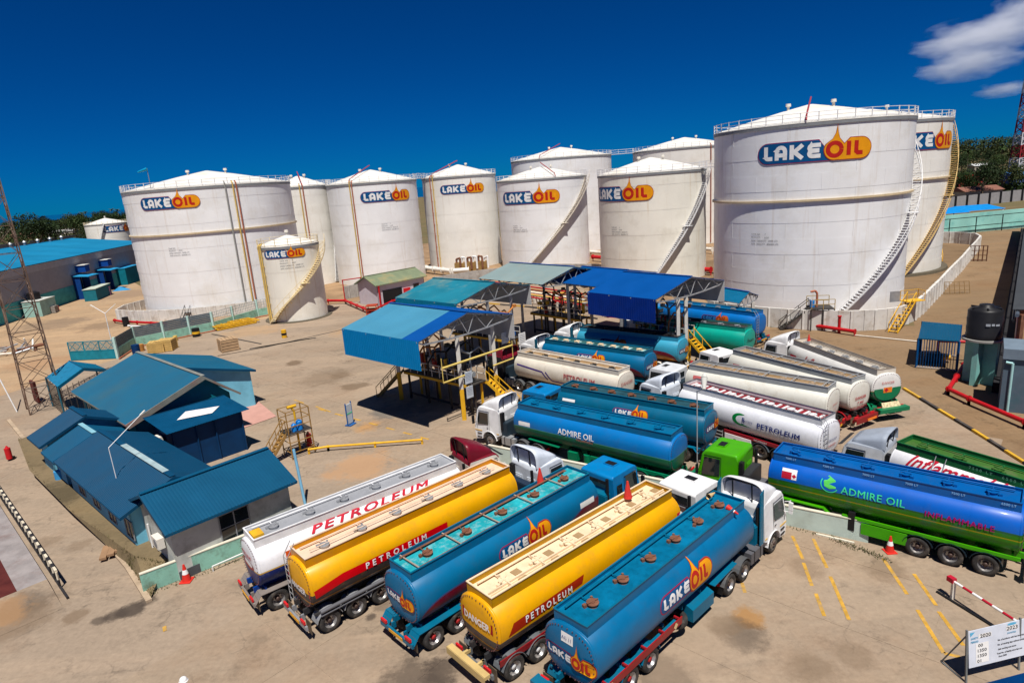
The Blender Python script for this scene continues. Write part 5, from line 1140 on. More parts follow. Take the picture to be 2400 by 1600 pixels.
# ------------------------------------------------------------------ bund walls
bundm = M('bund_plaster', (.62,.6,.56), .75, var=.12, scale=.6, dirt=(.25,.17,.09), dirt_amt=.7, dscale=.7, streak=.75, streak_col=(.2,.13,.07), bump=.3)
bundg = M('bund_concrete_grey', (.4,.38,.35), .85, var=.2, dirt=(.2,.16,.12), dirt_amt=.6, bump=.3)
def wall_run(pts, h, w, mat, name='wall', seg=None, parent=None, cap=None, pier=None, z=0):
    pts = [Vector((p[0], p[1], z)) for p in pts]
    for a, b in zip(pts[:-1], pts[1:]):
        m = MB(); d = (b-a).normalized(); m.beam(a+Vector((0,0,h/2)), b+Vector((0,0,h/2))+d*.0, w, h); m.build(name, mat, parent)
    if cap:
        m = MB()
        for a, b in zip(pts[:-1], pts[1:]): m.beam(a+Vector((0,0,h+.05)), b+Vector((0,0,h+.05)), w+.12, .1)
        m.build('coping', cap, parent)
    if pier:
        m = MB()
        for a, b in zip(pts[:-1], pts[1:]):
            n = max(1, int((b-a).length/pier))
            for i in range(n): p = a+(b-a)*(i+.5)/n; m.beam(p, p+Vector((0,0,h-.05)), w+.22, .3)
        m.build('pier', mat, parent)
t = thing('bund_wall', 'stained white bund wall curving round the foot of the largest tank', 'bund wall'); 
wall_run([(25.5,80.5),(27.5,77.0),(29.5,74.6),(31.5,72.6),(34,70.6),(36.5,69.3),(39,68.6),(41.5,68.6),(43.5,69.2),(46,71),(49.5,74.5),(53.3,78.8),(57.5,83.5),(62,88.7),(66.5,93.8),(71.5,99.4),(78,107),(85,115),(90.5,121.5),(92.5,125.6),(91.5,130),(87,135),(80,138.5),(72,140)], 2.3, .3, bundm, 'wall_panel', parent=t, pier=1.6)
t = thing('bund_wall', 'low white bund wall of tall panels round the broad left tank', 'bund wall')
wall_run([(-66.5,131),(-70,124),(-71.2,118),(-69.8,112.9),(-66,110.6),(-61,108.8),(-56,108),(-51,108.4),(-46.5,109.6),(-42.5,112),(-39,115)], 1.9, .22, bundm, 'wall_panel', parent=t, pier=1.3)
t = thing('bund_wall', 'weathered bund wall panels between the cream tank and the pump house', 'bund wall')
wall_run([(-30,117),(-27.5,119.5),(-24.5,120.8)], 2.4, .25, bundg, 'wall_panel', parent=t, pier=1.4)
wall_run([(-14,124),(-6,129),(2,131),(10,130),(18,125),(19,119)], 1.9, .25, bundg, 'wall_panel', parent=t)
t = thing('ring_kerb', 'dark mossy concrete ring round the base of the rear right tank', 'kerb', (T10_[0], T10_[1], 0)); b = MB(); b.lathe([(T10_[2]+.1,0),(T10_[2]+.1,.35),(T10_[2]+.9,.35),(T10_[2]+1.0,0)], 64, sm=False); b.build('ring', M('moss_concrete', (.1,.085,.06), .9), t)
t = thing('ring_kerb', 'thin dark concrete ring round the base of the small cream tank', 'kerb', (TS[0], TS[1], 0)); b = MB(); b.lathe([(TS[2]+.05,0),(TS[2]+.05,.15),(TS[2]+.6,.12),(TS[2]+.65,0)], 48, sm=False); b.build('ring', M('moss_concrete', (.1,.085,.06), .9), t)
# ------------------------------------------------------------------ long warehouse at the left
WHB = M('warehouse_roof_blue', (.01,.2,.37), .5, var=.15, scale=.1, dirt=(.0,.15,.32), dirt_amt=.6, dscale=.06, objrand=.1)
WHW = M('warehouse_wall_grey', (.3,.3,.34), .8, var=.1, dirt=(.15,.13,.13), dirt_amt=.3, dscale=.3); WHT = M('warehouse_wall_teal', (.07,.38,.4), .8, var=.15, dirt=(.02,.12,.16), dirt_amt=.5)
t = thing('warehouse', 'very long warehouse with bright blue roof and grey wall at the left edge', 'warehouse')
e1 = U(308,572.7,9.6); e0 = U(20,631.5,9.6); dw = (e1-e0).normalized(); e0 = e0-dw*22; e1 = e1+dw*10; nw = Vector((-dw.y, dw.x, 0)); nw = nw if nw.x < 0 else -nw
r0 = e0+nw*19+Vector((0,0,2.6)); r1 = e1+nw*19+Vector((0,0,2.6))
m = MB(); m.beam(r0, r1, .4, .1); r = m.build('roof', WHB, t); slope(r, e0, e1, r0, r1, WHB, w=2.6, ribs=3)
f0, f1 = V(e0+nw*38, 9.6), V(e1+nw*38, 9.6); slope(r, f0, f1, r0, r1, WHB, w=7, ribs=3)
for i in range(14): m = MB(); p = r0.lerp(r1, (i+1)/15); m.cyl(p, p+Vector((0,0,.9)), .3, n=10); m.cyl(p+Vector((0,0,.7)), p+Vector((0,0,1.1)), .5, .2, n=10); m.build('roof_vent', STEEL, r)
a = e0+nw*.7; b = e1+nw*.7
def slab_(p, q, z0, z1, th, mat, name, par, o=Vector((0,0,0))):
    m = MB(); n_ = Vector(((q-p).y, -(q-p).x, 0)).normalized()*th; p = p+o; q = q+o
    m.hexa([V(p,z0), V(q,z0), V(q+n_,z0), V(p+n_,z0), V(p,z1), V(q,z1), V(q+n_,z1), V(p+n_,z1)]); m.build(name, mat, par)
slab_(a, b, 3.4, 9.5, .2, WHW, 'wall', t); slab_(a, b, 0, 3.38, .24, WHT, 'wall', t); slab_(f1, b, 0, 9.5, .2, WHW, 'wall', t)
slab_(a, b, 8.1, 9.45, .35, M('warehouse_fascia', (.38,.38,.42), .8), 'fascia_board', t)
m = MB(); m.beam(V(a-nw*.3,9.5), V(b-nw*.3,9.5), .35, .12); m.build('gutter', M('gutter_blue', (.0,.1,.25)), t)
def porch(px, py, sc, lab):
    p = U(px, py); k = (p-a).dot(dw); p = a+dw*k; o = -nw
    t2 = thing('porch', lab, 'porch'); c0 = p+o*.3; c1 = p+dw*4.2*sc+o*.3
    for q in (c0, c1): m = MB(); m.beam(V(q+o*1.5,0)+Vector((0,0,2.6)), V(q,0)+Vector((0,0,2.6)), .3, 5.2); m.build('side_wall', M('porch_navy', (.0,.04,.2), .7), t2)
    m = MB(); m.hexa([V(c0-dw*.4,5.2), V(c1+dw*.4,5.2), V(c1+dw*.4+o*3.6,4.9), V(c0-dw*.4+o*3.6,4.9), V(c0-dw*.4,5.4), V(c1+dw*.4,5.4), V(c1+dw*.4+o*3.6,5.05), V(c0-dw*.4+o*3.6,5.05)]); m.build('canopy', M('porch_roof', (.02,.26,.5), .6), t2)
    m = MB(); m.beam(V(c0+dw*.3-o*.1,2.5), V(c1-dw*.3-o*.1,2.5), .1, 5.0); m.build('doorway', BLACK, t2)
    m = MB(); cc = (c0+c1)/2+dw*1.2; m.box((*(cc+o*.7).xy, 6.6), (2.0,2.6,1.5), rz=math.atan2(dw.y, dw.x)); m.build('hood', M('hood_blue', (.0,.05,.25), .7), t2)
    m = MB(); m.box((*(cc+o*.7).xy, 7.42), (2.4,2.9,.12), rz=math.atan2(dw.y, dw.x)); m.build('hood_cap', M('hood_white', (.65,.65,.6), .7), t2)
porch(140,706,1,'nearer navy porch with blue canopy and white capped hood on the warehouse wall'); porch(255,682,1,'farther navy porch with blue canopy beside the broad tank')
def block(name, lab, cat, c, d, rz, mat, top=None, z=0, grp=None):
    t = thing(name, lab, cat, (c[0], c[1], z), rz, grp); m = MB(); m.bb((-d[0]/2,-d[1]/2,0),(d[0]/2,d[1]/2,d[2])); m.build('body', mat, t)
    if top: m = MB(); m.bb((-d[0]/2-.1,-d[1]/2-.1,d[2]),(d[0]/2+.1,d[1]/2+.1,d[2]+.12)); m.build('top_slab', top, t)
    return t
wr = math.atan2(dw.y, dw.x)
x_, y_ = xy(108,738); tb = block('shed', 'small mint and grey shed carrying a black water tank, by the warehouse', 'shed', (x_-1.5, y_+1), (5.5,3.2,3.0), wr, M('shed_mint', (.3,.5,.45), .8, dirt=(.15,.2,.2), dirt_amt=.5), GRW)
wt = thing('water_tank', 'black water tank on the mint shed by the warehouse', 'water tank', (x_-2.2, y_+1, 3.13)); m = MB(); m.cyl((0,0,0),(0,0,1.3),1.1,n=20); m.cyl((0,0,1.3),(0,0,1.6),1.1,.4,n=20); m.build('tank_body', BLACK, wt)
x_, y_ = xy(228,700); block('container', 'long teal container with a pale top beside the warehouse', 'container', (x_-.5, y_+1.5), (9.5,2.5,2.5), wr+.1, M('container_teal', (.01,.15,.2), .7), M('container_top', (.45,.5,.42), .8))
x_, y_ = xy(300,668); block('shed', 'teal lean-to store behind the broad left tank', 'shed', (x_-3, y_+5), (9,4,4.2), wr, TLW, M('porch_roof', (.02,.26,.5)))
def crate(lab, px, py, s, mat, group=None, h=None, slats=4, rz=.3):
    x, y = xy(px, py); h = h or s*.75; t = thing('crate', lab, 'crate', (x, y, 0), rz, group)
    m = MB(); m.bb((-s/2+.04,-s/2+.04,.08),(s/2-.04,s/2-.04,h-.04)); m.build('core', M('crate_inside', (.12,.08,.05), .9), t)
    for i in range(slats):
        z = .06+(h-.06)*i/slats
        for k, (p, d) in enumerate((((0,-s/2),(s,.03)),((0,s/2),(s,.03)),((-s/2,0),(.03,s)),((s/2,0),(.03,s)))): m = MB(); m.box((p[0],p[1],z+h/slats*.4),(d[0],d[1],h/slats*.75)); m.build('slat', mat, t)
    for i in range(5): m = MB(); m.box((-s/2+s*(i+.5)/5,0,h),(s/5*.85,s,.03)); m.build('slat', mat, t)
    for p in ((-1,-1),(1,-1),(1,1),(-1,1)): m = MB(); m.box((p[0]*(s/2+.01),p[1]*(s/2+.01),h/2),(.09,.09,h)); m.build('corner_post', mat, t)
    return t
WD = M('crate_wood', (.42,.28,.16), .8, var=.2, dirt=(.2,.13,.08)); WDY = M('crate_wood_yellow', (.55,.36,.12), .8, var=.2)
crate('brown slatted wooden crate standing alone on the sandy yard', 537, 820, 2.1, WD, rz=.6)
crate('left of the two wooden crates beside the mint fence', 370, 824, 1.9, WDY, slats=5); crate('yellowish right one of the two wooden crates beside the mint fence', 393, 820, 2.0, WDY, slats=5, rz=.1)
for px, py, l, c in ((95,735,'grey box of bagged goods left of the red box near the mint shed',(.3,.25,.2)),(122,733,'grey pallet box right against the red box near the mint shed',(.28,.25,.22))): crate(l, px, py, 1.8, M('crate_grey%d' % px, c, .8))
x_, y_ = xy(130,729); block('box', 'small bright red box among the grey pallets by the mint shed', 'box', (x_, y_), (1.1,1.1,1.1), .2, RED)
x_, y_ = xy(48,735); t = thing('bin', 'rusty yellow drum standing behind the lattice mast by the warehouse', 'drum', (x_, y_, 0)); m = MB(); m.cyl((0,0,0),(0,0,2.2),1.1,n=18); m.build('drum', M('drum_rusty_yellow', (.35,.22,.07), .7), t)
t = thing('frame', 'pink steel frame standing beside the long teal container', 'steel frame', (*xy(246,692), 0), .4); m = MB()
for x in (-1.3,0,1.3):
    for y in (-.8,.8): m.beam((x,y,0),(x,y,1.9),.08)
for z in (.3,1.1,1.9):
    for y in (-.8,.8): m.beam((-1.3,y,z),(1.3,y,z),.08)
    for x in (-1.3,1.3): m.beam((x,-.8,z),(x,.8,z),.08)
m.build('frame_body', M('pink_steel', (.3,.08,.16), .6), t)
t = thing('tarpaulin', 'crumpled blue tarpaulin heap by the long teal container', 'tarpaulin', (*xy(284,680), 0)); m = MB(); rr = random.Random(2); vs = [(math.cos(a*.52)*(1.6+rr.random()), math.sin(a*.52)*(1.1+rr.random()*.6), 0) for a in range(12)]+[(rr.uniform(-.6,.6), rr.uniform(-.4,.4), rr.uniform(.7,1.1)) for _ in range(3)]
m.add(vs, [(a, (a+1) % 12, 12+(a//4)) for a in range(12)]+[(3,4,13,12),(7,8,14,13),(11,0,12,14),(12,13,14)]); m.build('cloth', M('tarp_blue', (.02,.22,.45), .6), t)
# ------------------------------------------------------------------ fence with mint posts, gate
F = [xy(277,840), xy(319,812), xy(387,798), xy(447,785), xy(502,774), xy(549,759), xy(606,742), xy(628,738)]
t = thing('fence', 'long mint wall fence with pale posts, grey panels and wire mesh', 'fence')
PST = M('fence_post_mint', (.45,.65,.6), .75); FPN = M('fence_panel_grey', (.09,.12,.14), .6, var=.15)
for i, (a, b) in enumerate(zip(F[:-1], F[1:])):
    a = Vector((*a, 0)); b = Vector((*b, 0)); m = MB(); m.beam(a+Vector((0,0,.65)), b+Vector((0,0,.65)), .18, 1.3); m.build('wall_panel', MINT, t)
    m = MB(); m.beam(a, a+Vector((0,0,2.9)), .3, .3); m.build('post', PST, t)
    if i < 4:
        for k in range(6): m = MB(); z = 1.45+k*.25; m.beam(a+Vector((0,0,z)), b+Vector((0,0,z)), .05, .225); m.build('slat', FPN, t)
    else:
        m = MB()
        for k in range(4): z = 1.5+k*.42; m.beam(a+Vector((0,0,z)), b+Vector((0,0,z)), .05)
        n = int((b-a).length/.35)
        for k in range(n+1): p = a.lerp(b, k/n); m.beam(V(p,1.4), V(p,2.8), .035)
        m.build('wire_mesh', M('mesh_grey', (.3,.36,.38), .6), t)
t = thing('fence_kerb', 'rusty red pipe lying along the foot of the mint fence', 'pipe'); m = MB(); m.tube([Vector((p[0]+.5, p[1]-.6, .12)) for p in F], .09); m.build('pipe_run', rpipe, t)
g0, g1 = Vector((*xy(168,845), 0)), Vector((*xy(277,840), 0)); t = thing('gate', 'teal sliding gate with vertical bars at the left end of the mint fence', 'gate'); GT = M('gate_teal', (.01,.2,.27), .6, var=.2)
m = MB()
for z in (.1,1.25,2.5): m.beam(g0+Vector((0,0,z)), g1+Vector((0,0,z)), .09, .1)
for k in (0,.33,.66,1): p = g0.lerp(g1, k); m.beam(V(p,0), V(p,2.5), .1, .1)
for k in range(6): m.beam(V(g0.lerp(g1, k/6), 1.3), V(g0.lerp(g1, (k+1)/6), 2.45), .05); m.beam(V(g0.lerp(g1, k/6), 2.45), V(g0.lerp(g1, (k+1)/6), 1.3), .05)
m.build('gate_frame', GT, t)
for k in range(44): m = MB(); p = g0.lerp(g1, (k+.5)/44); m.beam(V(p,.1), V(p,1.25), .04, .2); m.build('bar', GT, t)
m = MB()
for k in range(40): p = g0.lerp(g1, (k+.5)/40); m.beam(V(p,1.25), V(p,2.5), .04, .04)
m.build('upper_bars', GT, t, kind='stuff')
def drum(lab, px, py, r, h, mat, cat='drum', band=None, name='drum'):
    t = thing(name, lab, cat, (*xy(px, py), 0)); m = MB(); m.cyl((0,0,0),(0,0,h),r,n=18); m.cyl((0,0,h),(0,0,h+.04),r*.9,n=18)
    for z in (.33,.66): m.lathe([(r,h*z-.03),(r+.02,h*z),(r,h*z+.03)],18)
    m.build('body', mat, t)
    if band: m = MB(); m.cyl((0,0,h*.35),(0,0,h*.65),r+.012,n=18,cap=False); m.build('band', band, t)
    return t
drum('dark blue drum at the foot of the mint fence beside the crates', 321, 830, .5, 1.3, M('drum_navy', (.0,.03,.12))); drum('orange brown drum next to the dark blue drum by the fence', 331, 822, .45, .9, M('drum_orange', (.45,.2,.05)))
drum('black and yellow bollard drum near the middle of the mint fence', 461, 788, .55, 1.2, BLACK, band=YEL); drum('yellow and black bollard alone on the sandy yard before the small tank', 667, 791, .35, 1.1, YEL, band=BLACK)
drum('tiny yellow bollard close to the foot of the mint fence', 412, 798, .3, .7, M('bollard_pale_yellow', (.6,.42,.1)))
t = thing('grating', 'yellow steel frames piled flat by the fence near the small tank', 'steel frames', (*xy(550,764), 0), .75); m = MB()
for k, (z, o) in enumerate(((.15,0),(.4,.5),(.65,-.3))):
    for y in (-1.2,0,1.2): m.beam((-3+o,y,z),(3+o,y,z),.16,.16)
    for x in (-3,-1.5,0,1.5,3): m.beam((x+o,-1.2,z),(x+o,1.2,z),.16,.16)
m.build('frames', YEL, t)
t = thing('drain_grate', 'dark drain grates in a row across the yard', 'drain'); m = MB()
for i in range(10): p = Vector((*xy(600+i*14, 815-i*2.4), .0)); m.box((p.x,p.y,.012),(1.6,.5,.02),rz=.4)
m.build('grate', DKSTEEL, t)
t = thing('cable_cover', 'thin dark cable duct running over the sandy yard', 'cable duct'); m = MB(); m.beam((*xy(497,783),.03),(*xy(612,806),.03),.2,.05); m.build('duct', DKSTEEL, t)
t = thing('cable_cover', 'long dark joint strip along the edge of the concrete park', 'joint strip'); m = MB(); pts = [xy(510,834), xy(620,814), xy(760,782), xy(860,760)]
for p, q in zip(pts[:-1], pts[1:]): m.beam((*p,.012),(*q,.012),.22,.02)
m.build('strip', DKSTEEL, t)
def cone(lab, loc, h=.75, rot=(0,0,0), mat=None, base=True, white=True):
    t = thing('traffic_cone', lab, 'traffic cone', loc); t.rotation_euler = rot; mm = mat or M('cone_red', (.6,.03,.02), .5)
    m = MB(); m.lathe([(h*.24,.03),(h*.05,h)], 20); m.cyl((0,0,h-.005),(0,0,h),h*.05,n=20); m.build('cone_body', mm, t)
    if white: m = MB(); m.lathe([(h*.165,h*.45),(h*.11,h*.7)], 20); m.build('white_band', WHITE, t)
    if base: m = MB(); m.box((0,0,.02),(h*.6,h*.6,.04)); m.build('base', mm, t)
cone('red traffic cone with dirty white band at the foot of the stained mint wall', (*xy(438,1360), 0), .95)
cone('red and white traffic cone beside the green tanker and the end of the pale wall', (*xy(2085,1292), 0), .85)
# ------------------------------------------------------------------ lattice masts
def lattice(name, lab, c, w0, w1, h, nlev, mats, rz=0, r=.07, cat='lattice mast'):
    t = thing(name, lab, cat, (c[0], c[1], 0), rz); nm = len(mats)
    for lv in range(nlev):
        z0, z1 = h*lv/nlev, h*(lv+1)/nlev; a, b = w0+(w1-w0)*lv/nlev, w0+(w1-w0)*(lv+1)/nlev; m = MB(); k = [(-1,-1),(1,-1),(1,1),(-1,1)]
        for i in range(4):
            p, q = k[i], k[(i+1) % 4]; P0, P1 = (p[0]*a/2,p[1]*a/2,z0), (p[0]*b/2,p[1]*b/2,z1); Q0, Q1 = (q[0]*a/2,q[1]*a/2,z0), (q[0]*b/2,q[1]*b/2,z1)
            m.beam(P0, P1, r*2.2); m.beam(P0, Q1, r); m.beam(Q0, P1, r); m.beam(P1, Q1, r*1.2)
        m.build('mast_section', mats[lv % nm], t)
    return t
mr_ = M('mast_rusty', (.16,.1,.07), .7, .3, var=.4, scale=1, dirt=(.35,.35,.33), dirt_amt=.5)
mx = U(95,965); m_c = (mx.x-.3, mx.y+1.2)
lattice('lattice_mast', 'rusty steel lattice mast standing left of the blue roofed offices', m_c, 2.9, 1.5, 34, 13, [mr_], rz=.72, r=.05)
m = MB(); m.box((*xy(88,942), 1.2),(1.9,.2,2.2),rz=-.75); o = m.build('sign_plate', M('plate_maroon', (.12,.025,.02), .7)); tag(o, 'maroon plate leaning inside the foot of the rusty lattice mast', 'plate')
t = thing('pole', 'thin white slanting pole left of the lattice mast', 'pole'); m = MB(); p = U(40,965); m.cyl(p, p+Vector((-2.5,.5,9)), .06); m.build('shaft', WHITE, t)
x_, y_ = 250, 330
lattice('lattice_mast', 'tall red and white lattice mast far away at the right edge', (249, 313.5), 6.5, 1.8, 58, 20, [M('mast_red', (.3,.02,.03)), M('mast_red', (.3,.02,.03)), M('mast_white', (.6,.6,.62)), M('mast_white', (.6,.6,.62))], r=.22)
# ------------------------------------------------------------------ lamps
def lamp(lab, base, h, arms, mat=WHITE, r=.07, tilt=(0,0), head=(.5,.2,.1)):
    t = thing('lamp_post', lab, 'lamp post', (base[0], base[1], 0)); top = Vector((tilt[0], tilt[1], h)); m = MB(); m.cyl((0,0,0), top, r, r*.7, n=10); m.build('post', mat, t)
    for (dx, dy, dz) in arms:
        m = MB(); e = top+Vector((dx,dy,dz)); m.cyl(top, e, r*.7, n=8); m.build('arm', mat, t); m = MB(); d = Vector((dx,dy,dz)).normalized(); m.beam(e, e+d*head[0], head[1], head[2]); m.build('lamp_head', OFFW, t)
lamp('white twin arm lamp post behind the mint fence, left of the broad tank', xy(268,828), 5.6, [(-1.3,0,1.0),(1.0,.3,.8)])
_lb = U(303,1240); lamp('bent white lamp post rising from behind the small office roof', (_lb.x,_lb.y), 5.4, [(1.1,1.9,1.25)], r=.032, tilt=(-.05,0), head=(.4,.1,.06))
lamp('thin white lamp post leaning before the foot of the broad tank', xy(489,725), 6, [(1.0,.2,.9)], r=.06)
lamp('slim grey lamp post by the warehouse wall between the porches', (a.x+0, a.y+0), 6.2, [(.8,.2,.6)], r=.08) if False else None
p = U(228,672); lamp('slim lamp post standing before the warehouse between its two porches', (p.x, p.y), 7.5, [(.9,.3,.7)], r=.09)
lp = thing('lamp_post', 'grey lamp post with an oval head rising in front of the glossy white tanker', 'lamp post', (*U(1634,1120).xy, 0)); m = MB(); tp = U(1650,912,7.1)-Vector((*U(1634,1120).xy,0)); m.cyl((0,0,0), (tp.x*.15,tp.y*.1,5.9), .035); m.cyl((tp.x*.15,tp.y*.1,5.9), tp, .028); m.build('post', M('lamp_grey', (.4,.4,.4), .5), lp)
m = MB(); m.cyl(tp, tp+Vector((.12,.35,.55)), .1, .18, n=14); m.cyl(tp+Vector((.12,.35,.55)), tp+Vector((.18,.5,.72)), .18, .08, n=14); m.build('lamp_head', M('lamp_glass', (.6,.6,.55), .2), lp)
t = thing('pole', 'pale blue steel pole leaning right of the small office', 'pole'); m = MB(); q = U(715,1180); m.cyl(q, (q.x-.3,q.y+.4,3.6), .09); m.build('shaft', M('pole_blue', (.2,.45,.65), .6), t)
# ------------------------------------------------------------------ loading canopies
CB1 = M('canopy_light_blue', (.055,.235,.36), .5, var=.1, scale=.4, dirt=(.03,.17,.3), dirt_amt=.5, objrand=.06); CB2 = M('canopy_vivid_blue', (.0,.068,.28), .45, var=.06, scale=.5, objrand=.05); CB3 = M('canopy_sky_apron', (.0,.2,.47), .5, var=.05)
CB4 = M('canopy_faded_teal', (.01,.17,.24), .55, var=.15, scale=.4, dirt=(.15,.23,.2), dirt_amt=.8, dscale=.35, objrand=.06); CB5 = M('canopy_grey_green', (.2,.27,.27), .6, var=.08, scale=.3, dirt=(.26,.27,.23), dirt_amt=.5, objrand=.05); CB6 = M('apron_teal', (.0,.16,.28), .5); CB7 = M('apron_navy', (.0,.025,.22), .5); CUND = M('underside_grey', (.16,.16,.16), .7)
def canopy(lab, Bp, Ap, wd, ze, zr, near, far, apron=None, aprz=2.0, cols=(), split=None, far_apron=True, colm=STEEL, group='loading canopies', end_truss=(0, 1)):
    """A->B: near eave line (far end A, end nearest the viewer B); wd: horizontal vector to the far eave"""
    t = thing('loading_canopy', lab, 'canopy'); A = V(Ap, ze); B = V(Bp, ze); wd = Vector((wd[0], wd[1], 0)); RA, RB_ = V(A+wd*.5, zr), V(B+wd*.5, zr); FA, FB = A+wd, B+wd; d = (B-A).normalized(); w = wd.normalized()
    m = MB(); m.beam(RA+Vector((0,0,.06)), RB_+Vector((0,0,.06)), .3, .05); r = m.build('roof', far, t)
    slope(r, A, B, RA, RB_, near, w=1.05, ribs=4); slope(r, FA, FB, RA, RB_, far, w=1.05)
    if apron:
        n = max(1, round((B-A).length/1.05))
        for i in range(n):
            m = MB(); p, q = A.lerp(B, i/n), A.lerp(B, (i+1)/n); rib = []; dz = Vector((0,0,-aprz)); k = p.lerp(q,.0)
            m.add([p, q, q+dz, p+dz], [(0,1,2,3)]); 
            for j in range(4): c = p.lerp(q, (j+.5)/4)-w*.02; m.beam(c, c+dz, .06, .03)
            m.build('apron_sheet', apron, t)
    if far_apron:
        m = MB(); p, q = FA, FB; m.beam(p+Vector((0,0,-1.1)), q+Vector((0,0,-1.1)), .04, 2.2); m.build('apron_sheet', M('apron_white_grey', (.5,.5,.5), .6), t)
    for k in range(4):
        a = A.lerp(B, .02+.96*k/3); b = a+wd; rr = V((a+b)/2, zr-.12); bt = ze-.9; m = MB()
        l0, l1 = V(a, ze-.1), V(b, ze-.1); m.beam(l0, rr, .12); m.beam(rr, l1, .12); P = [V(a.lerp(b, .06), bt+.5), V(a.lerp(b,.3), bt+.35), V((a+b)/2, bt+.3), V(a.lerp(b,.7), bt+.35), V(a.lerp(b,.94), bt+.5)]
        m.beam(l0, P[0], .1); 
        for i in range(4): m.beam(P[i], P[i+1], .11)
        m.beam(P[4], l1, .1)
        for i, f in enumerate((.18,.42,.58,.82)):
            up_ = V(a.lerp(b, f), ze-.1+(zr-.12-ze+.1)*(1-abs(f-.5)*2)); m.beam(P[i], up_, .06); m.beam(up_, P[i+1], .06)
        m.build('truss', STEEL, t)
    m = MB()
    for f in (.12,.3,.7,.88): z = ze+(zr-ze)*(1-abs(f-.5)*2)-.12; m.beam(V(A+wd*f, z), V(B+wd*f, z), .08, .12)
    m.build('purlin', CUND, t)
    for c in cols:
        m = MB(); x, y = c[0], c[1]; zt = ze-.6; cm = c[2] if len(c) > 2 else colm; m.beam((x,y,2.7), (x,y,zt), .32, .32); m.build('column', cm, t); m = MB(); m.beam((x,y,0), (x,y,2.7), .34, .34); m.build('column_foot', YEL if cm is not STEEL else STEEL, t)
    return t
def island(lab, c, d, L, h=2.7, seed=1, rail=OFFW, w=1.7, heavy=30):
    """raised loading platform with arms, pipes and valves; c centre, d unit vector along"""
    rr = random.Random(seed); t = thing('loading_platform', lab, 'loading platform', (c[0], c[1], 0), math.atan2(d[1], d[0])); m = MB(); m.bb((-L/2,-w/2,h-.1),(L/2,w/2,h)); m.build('deck', DKSTEEL, t)
    m = MB()
    for s in (-1, 1): m.bb((-L/2,s*w/2-.06,h-.32),(L/2,s*w/2+.06,h-.1))
    m.build('edge_beam', YEL, t)
    for x in (-L/2+.4, -L/6, L/6, L/2-.4):
        for s in (-1, 1): m = MB(); m.beam((x,s*(w/2-.2),0),(x,s*(w/2-.2),h-.3),.16); m.build('leg', YEL if s < 0 else DKSTEEL, t)
    for s in (-1, 1):
        m = MB()
        for z in (.55,1.1): m.beam((-L/2,s*w/2,h+z),(L/2,s*w/2,h+z),.05)
        for i in range(int(L/1.0)+1): x = -L/2+i*1.0; m.beam((x,s*w/2,h),(x,s*w/2,h+1.1),.05)
        m.build('railing', rail, t)
    for i in range(int(L/1.5)):
        x = -L/2+.8+i*1.5; m = MB(); z1 = h+rr.uniform(2.2,3.3); s = rr.choice((-1,1))
        m.tube([(x,0,h),(x,0,z1),(x+.1,s*1.2,z1+.3),(x+.15,s*2.0,z1-.5),(x+.15,s*2.1,z1-1.6)], .08); m.cyl((x-.2,-.1,h+.6),(x+.2,-.1,h+.6),.22); m.cyl((x,-s*.1,z1),(x,-s*1.0,z1+.5),.1); m.box((x,-s*1.1,z1+.55),(.3,.4,.3))
        m.build('loading_arm', rr.choice((BLACK, DKSTEEL, M('arm_orange', (.5,.18,.04)), M('arm_grey', (.25,.27,.28)))), t)
    for i in range(heavy):
        x = rr.uniform(-L/2+.3, L/2-.3); y = rr.uniform(-w/2+.2, w/2-.2); m = MB(); z = rr.uniform(h, h+1.2); hh = rr.uniform(.3,1.2); k = rr.random()
        if k < .4: m.cyl((x,y,z),(x,y,z+hh),rr.uniform(.06,.2))
        elif k < .7: m.tube([(x,y,h),(x,y,z+.4),(x+rr.uniform(-.8,.8),y,z+.4)],.06)
        else: m.box((x,y,z+.2),(rr.uniform(.2,.5),rr.uniform(.2,.4),rr.uniform(.3,.6)))
        m.build('fitting', rr.choice((BLACK, BLACK, DKSTEEL, M('fit_red', (.35,.03,.02)), M('fit_blue', (.02,.1,.3)), STEEL, YEL)), t)
    m = MB()
    for i in range(5): m.tube([(-L/2+.6+i*L/5.5,.0,.05),(-L/2+.6+i*L/5.5,.0,h)],.09)
    m.tube([(-L/2,.3,.35),(L/2,.3,.35)],.12); m.build('supply_pipe', M('pipe_dark', (.05,.04,.035), .5), t); return t
def stairs(lab, foot, top, w, mat, name='stair', steps=None, parent=None, rail=True):
    t = thing(name, lab, 'stair') if parent is None else parent; a, b = Vector(foot), Vector(top); d = (b-a); h = Vector((d.x,d.y,0)).normalized(); s = Vector((-h.y,h.x,0))*w/2; n = steps or max(4, int(d.z/.24))
    m = MB()
    for k in (-1, 1): m.beam(a+s*k, b+s*k, .06, .22)
    m.build('stringer', mat, t)
    for i in range(n): m = MB(); p = a+d*(i+.5)/n; m.beam(p-s, p+s, .26, .04); m.build('tread', mat, t)
    if rail:
        m = MB()
        for k in (-1, 1):
            m.beam(a+s*k+Vector((0,0,1)), b+s*k+Vector((0,0,1)), .06); 
            for i in range(4): p = a+d*i/3+s*k; m.beam(p, p+Vector((0,0,1)), .05)
        m.build('handrail', mat, t)
    return t
n1 = Vector((.685,.729,0)); ad = Vector((-.729,.685,0)); B1 = Vector((-7.0,46.6,0)); YW = M('column_white', (.6,.58,.53), .7, dirt=(.3,.25,.18), dirt_amt=.5)
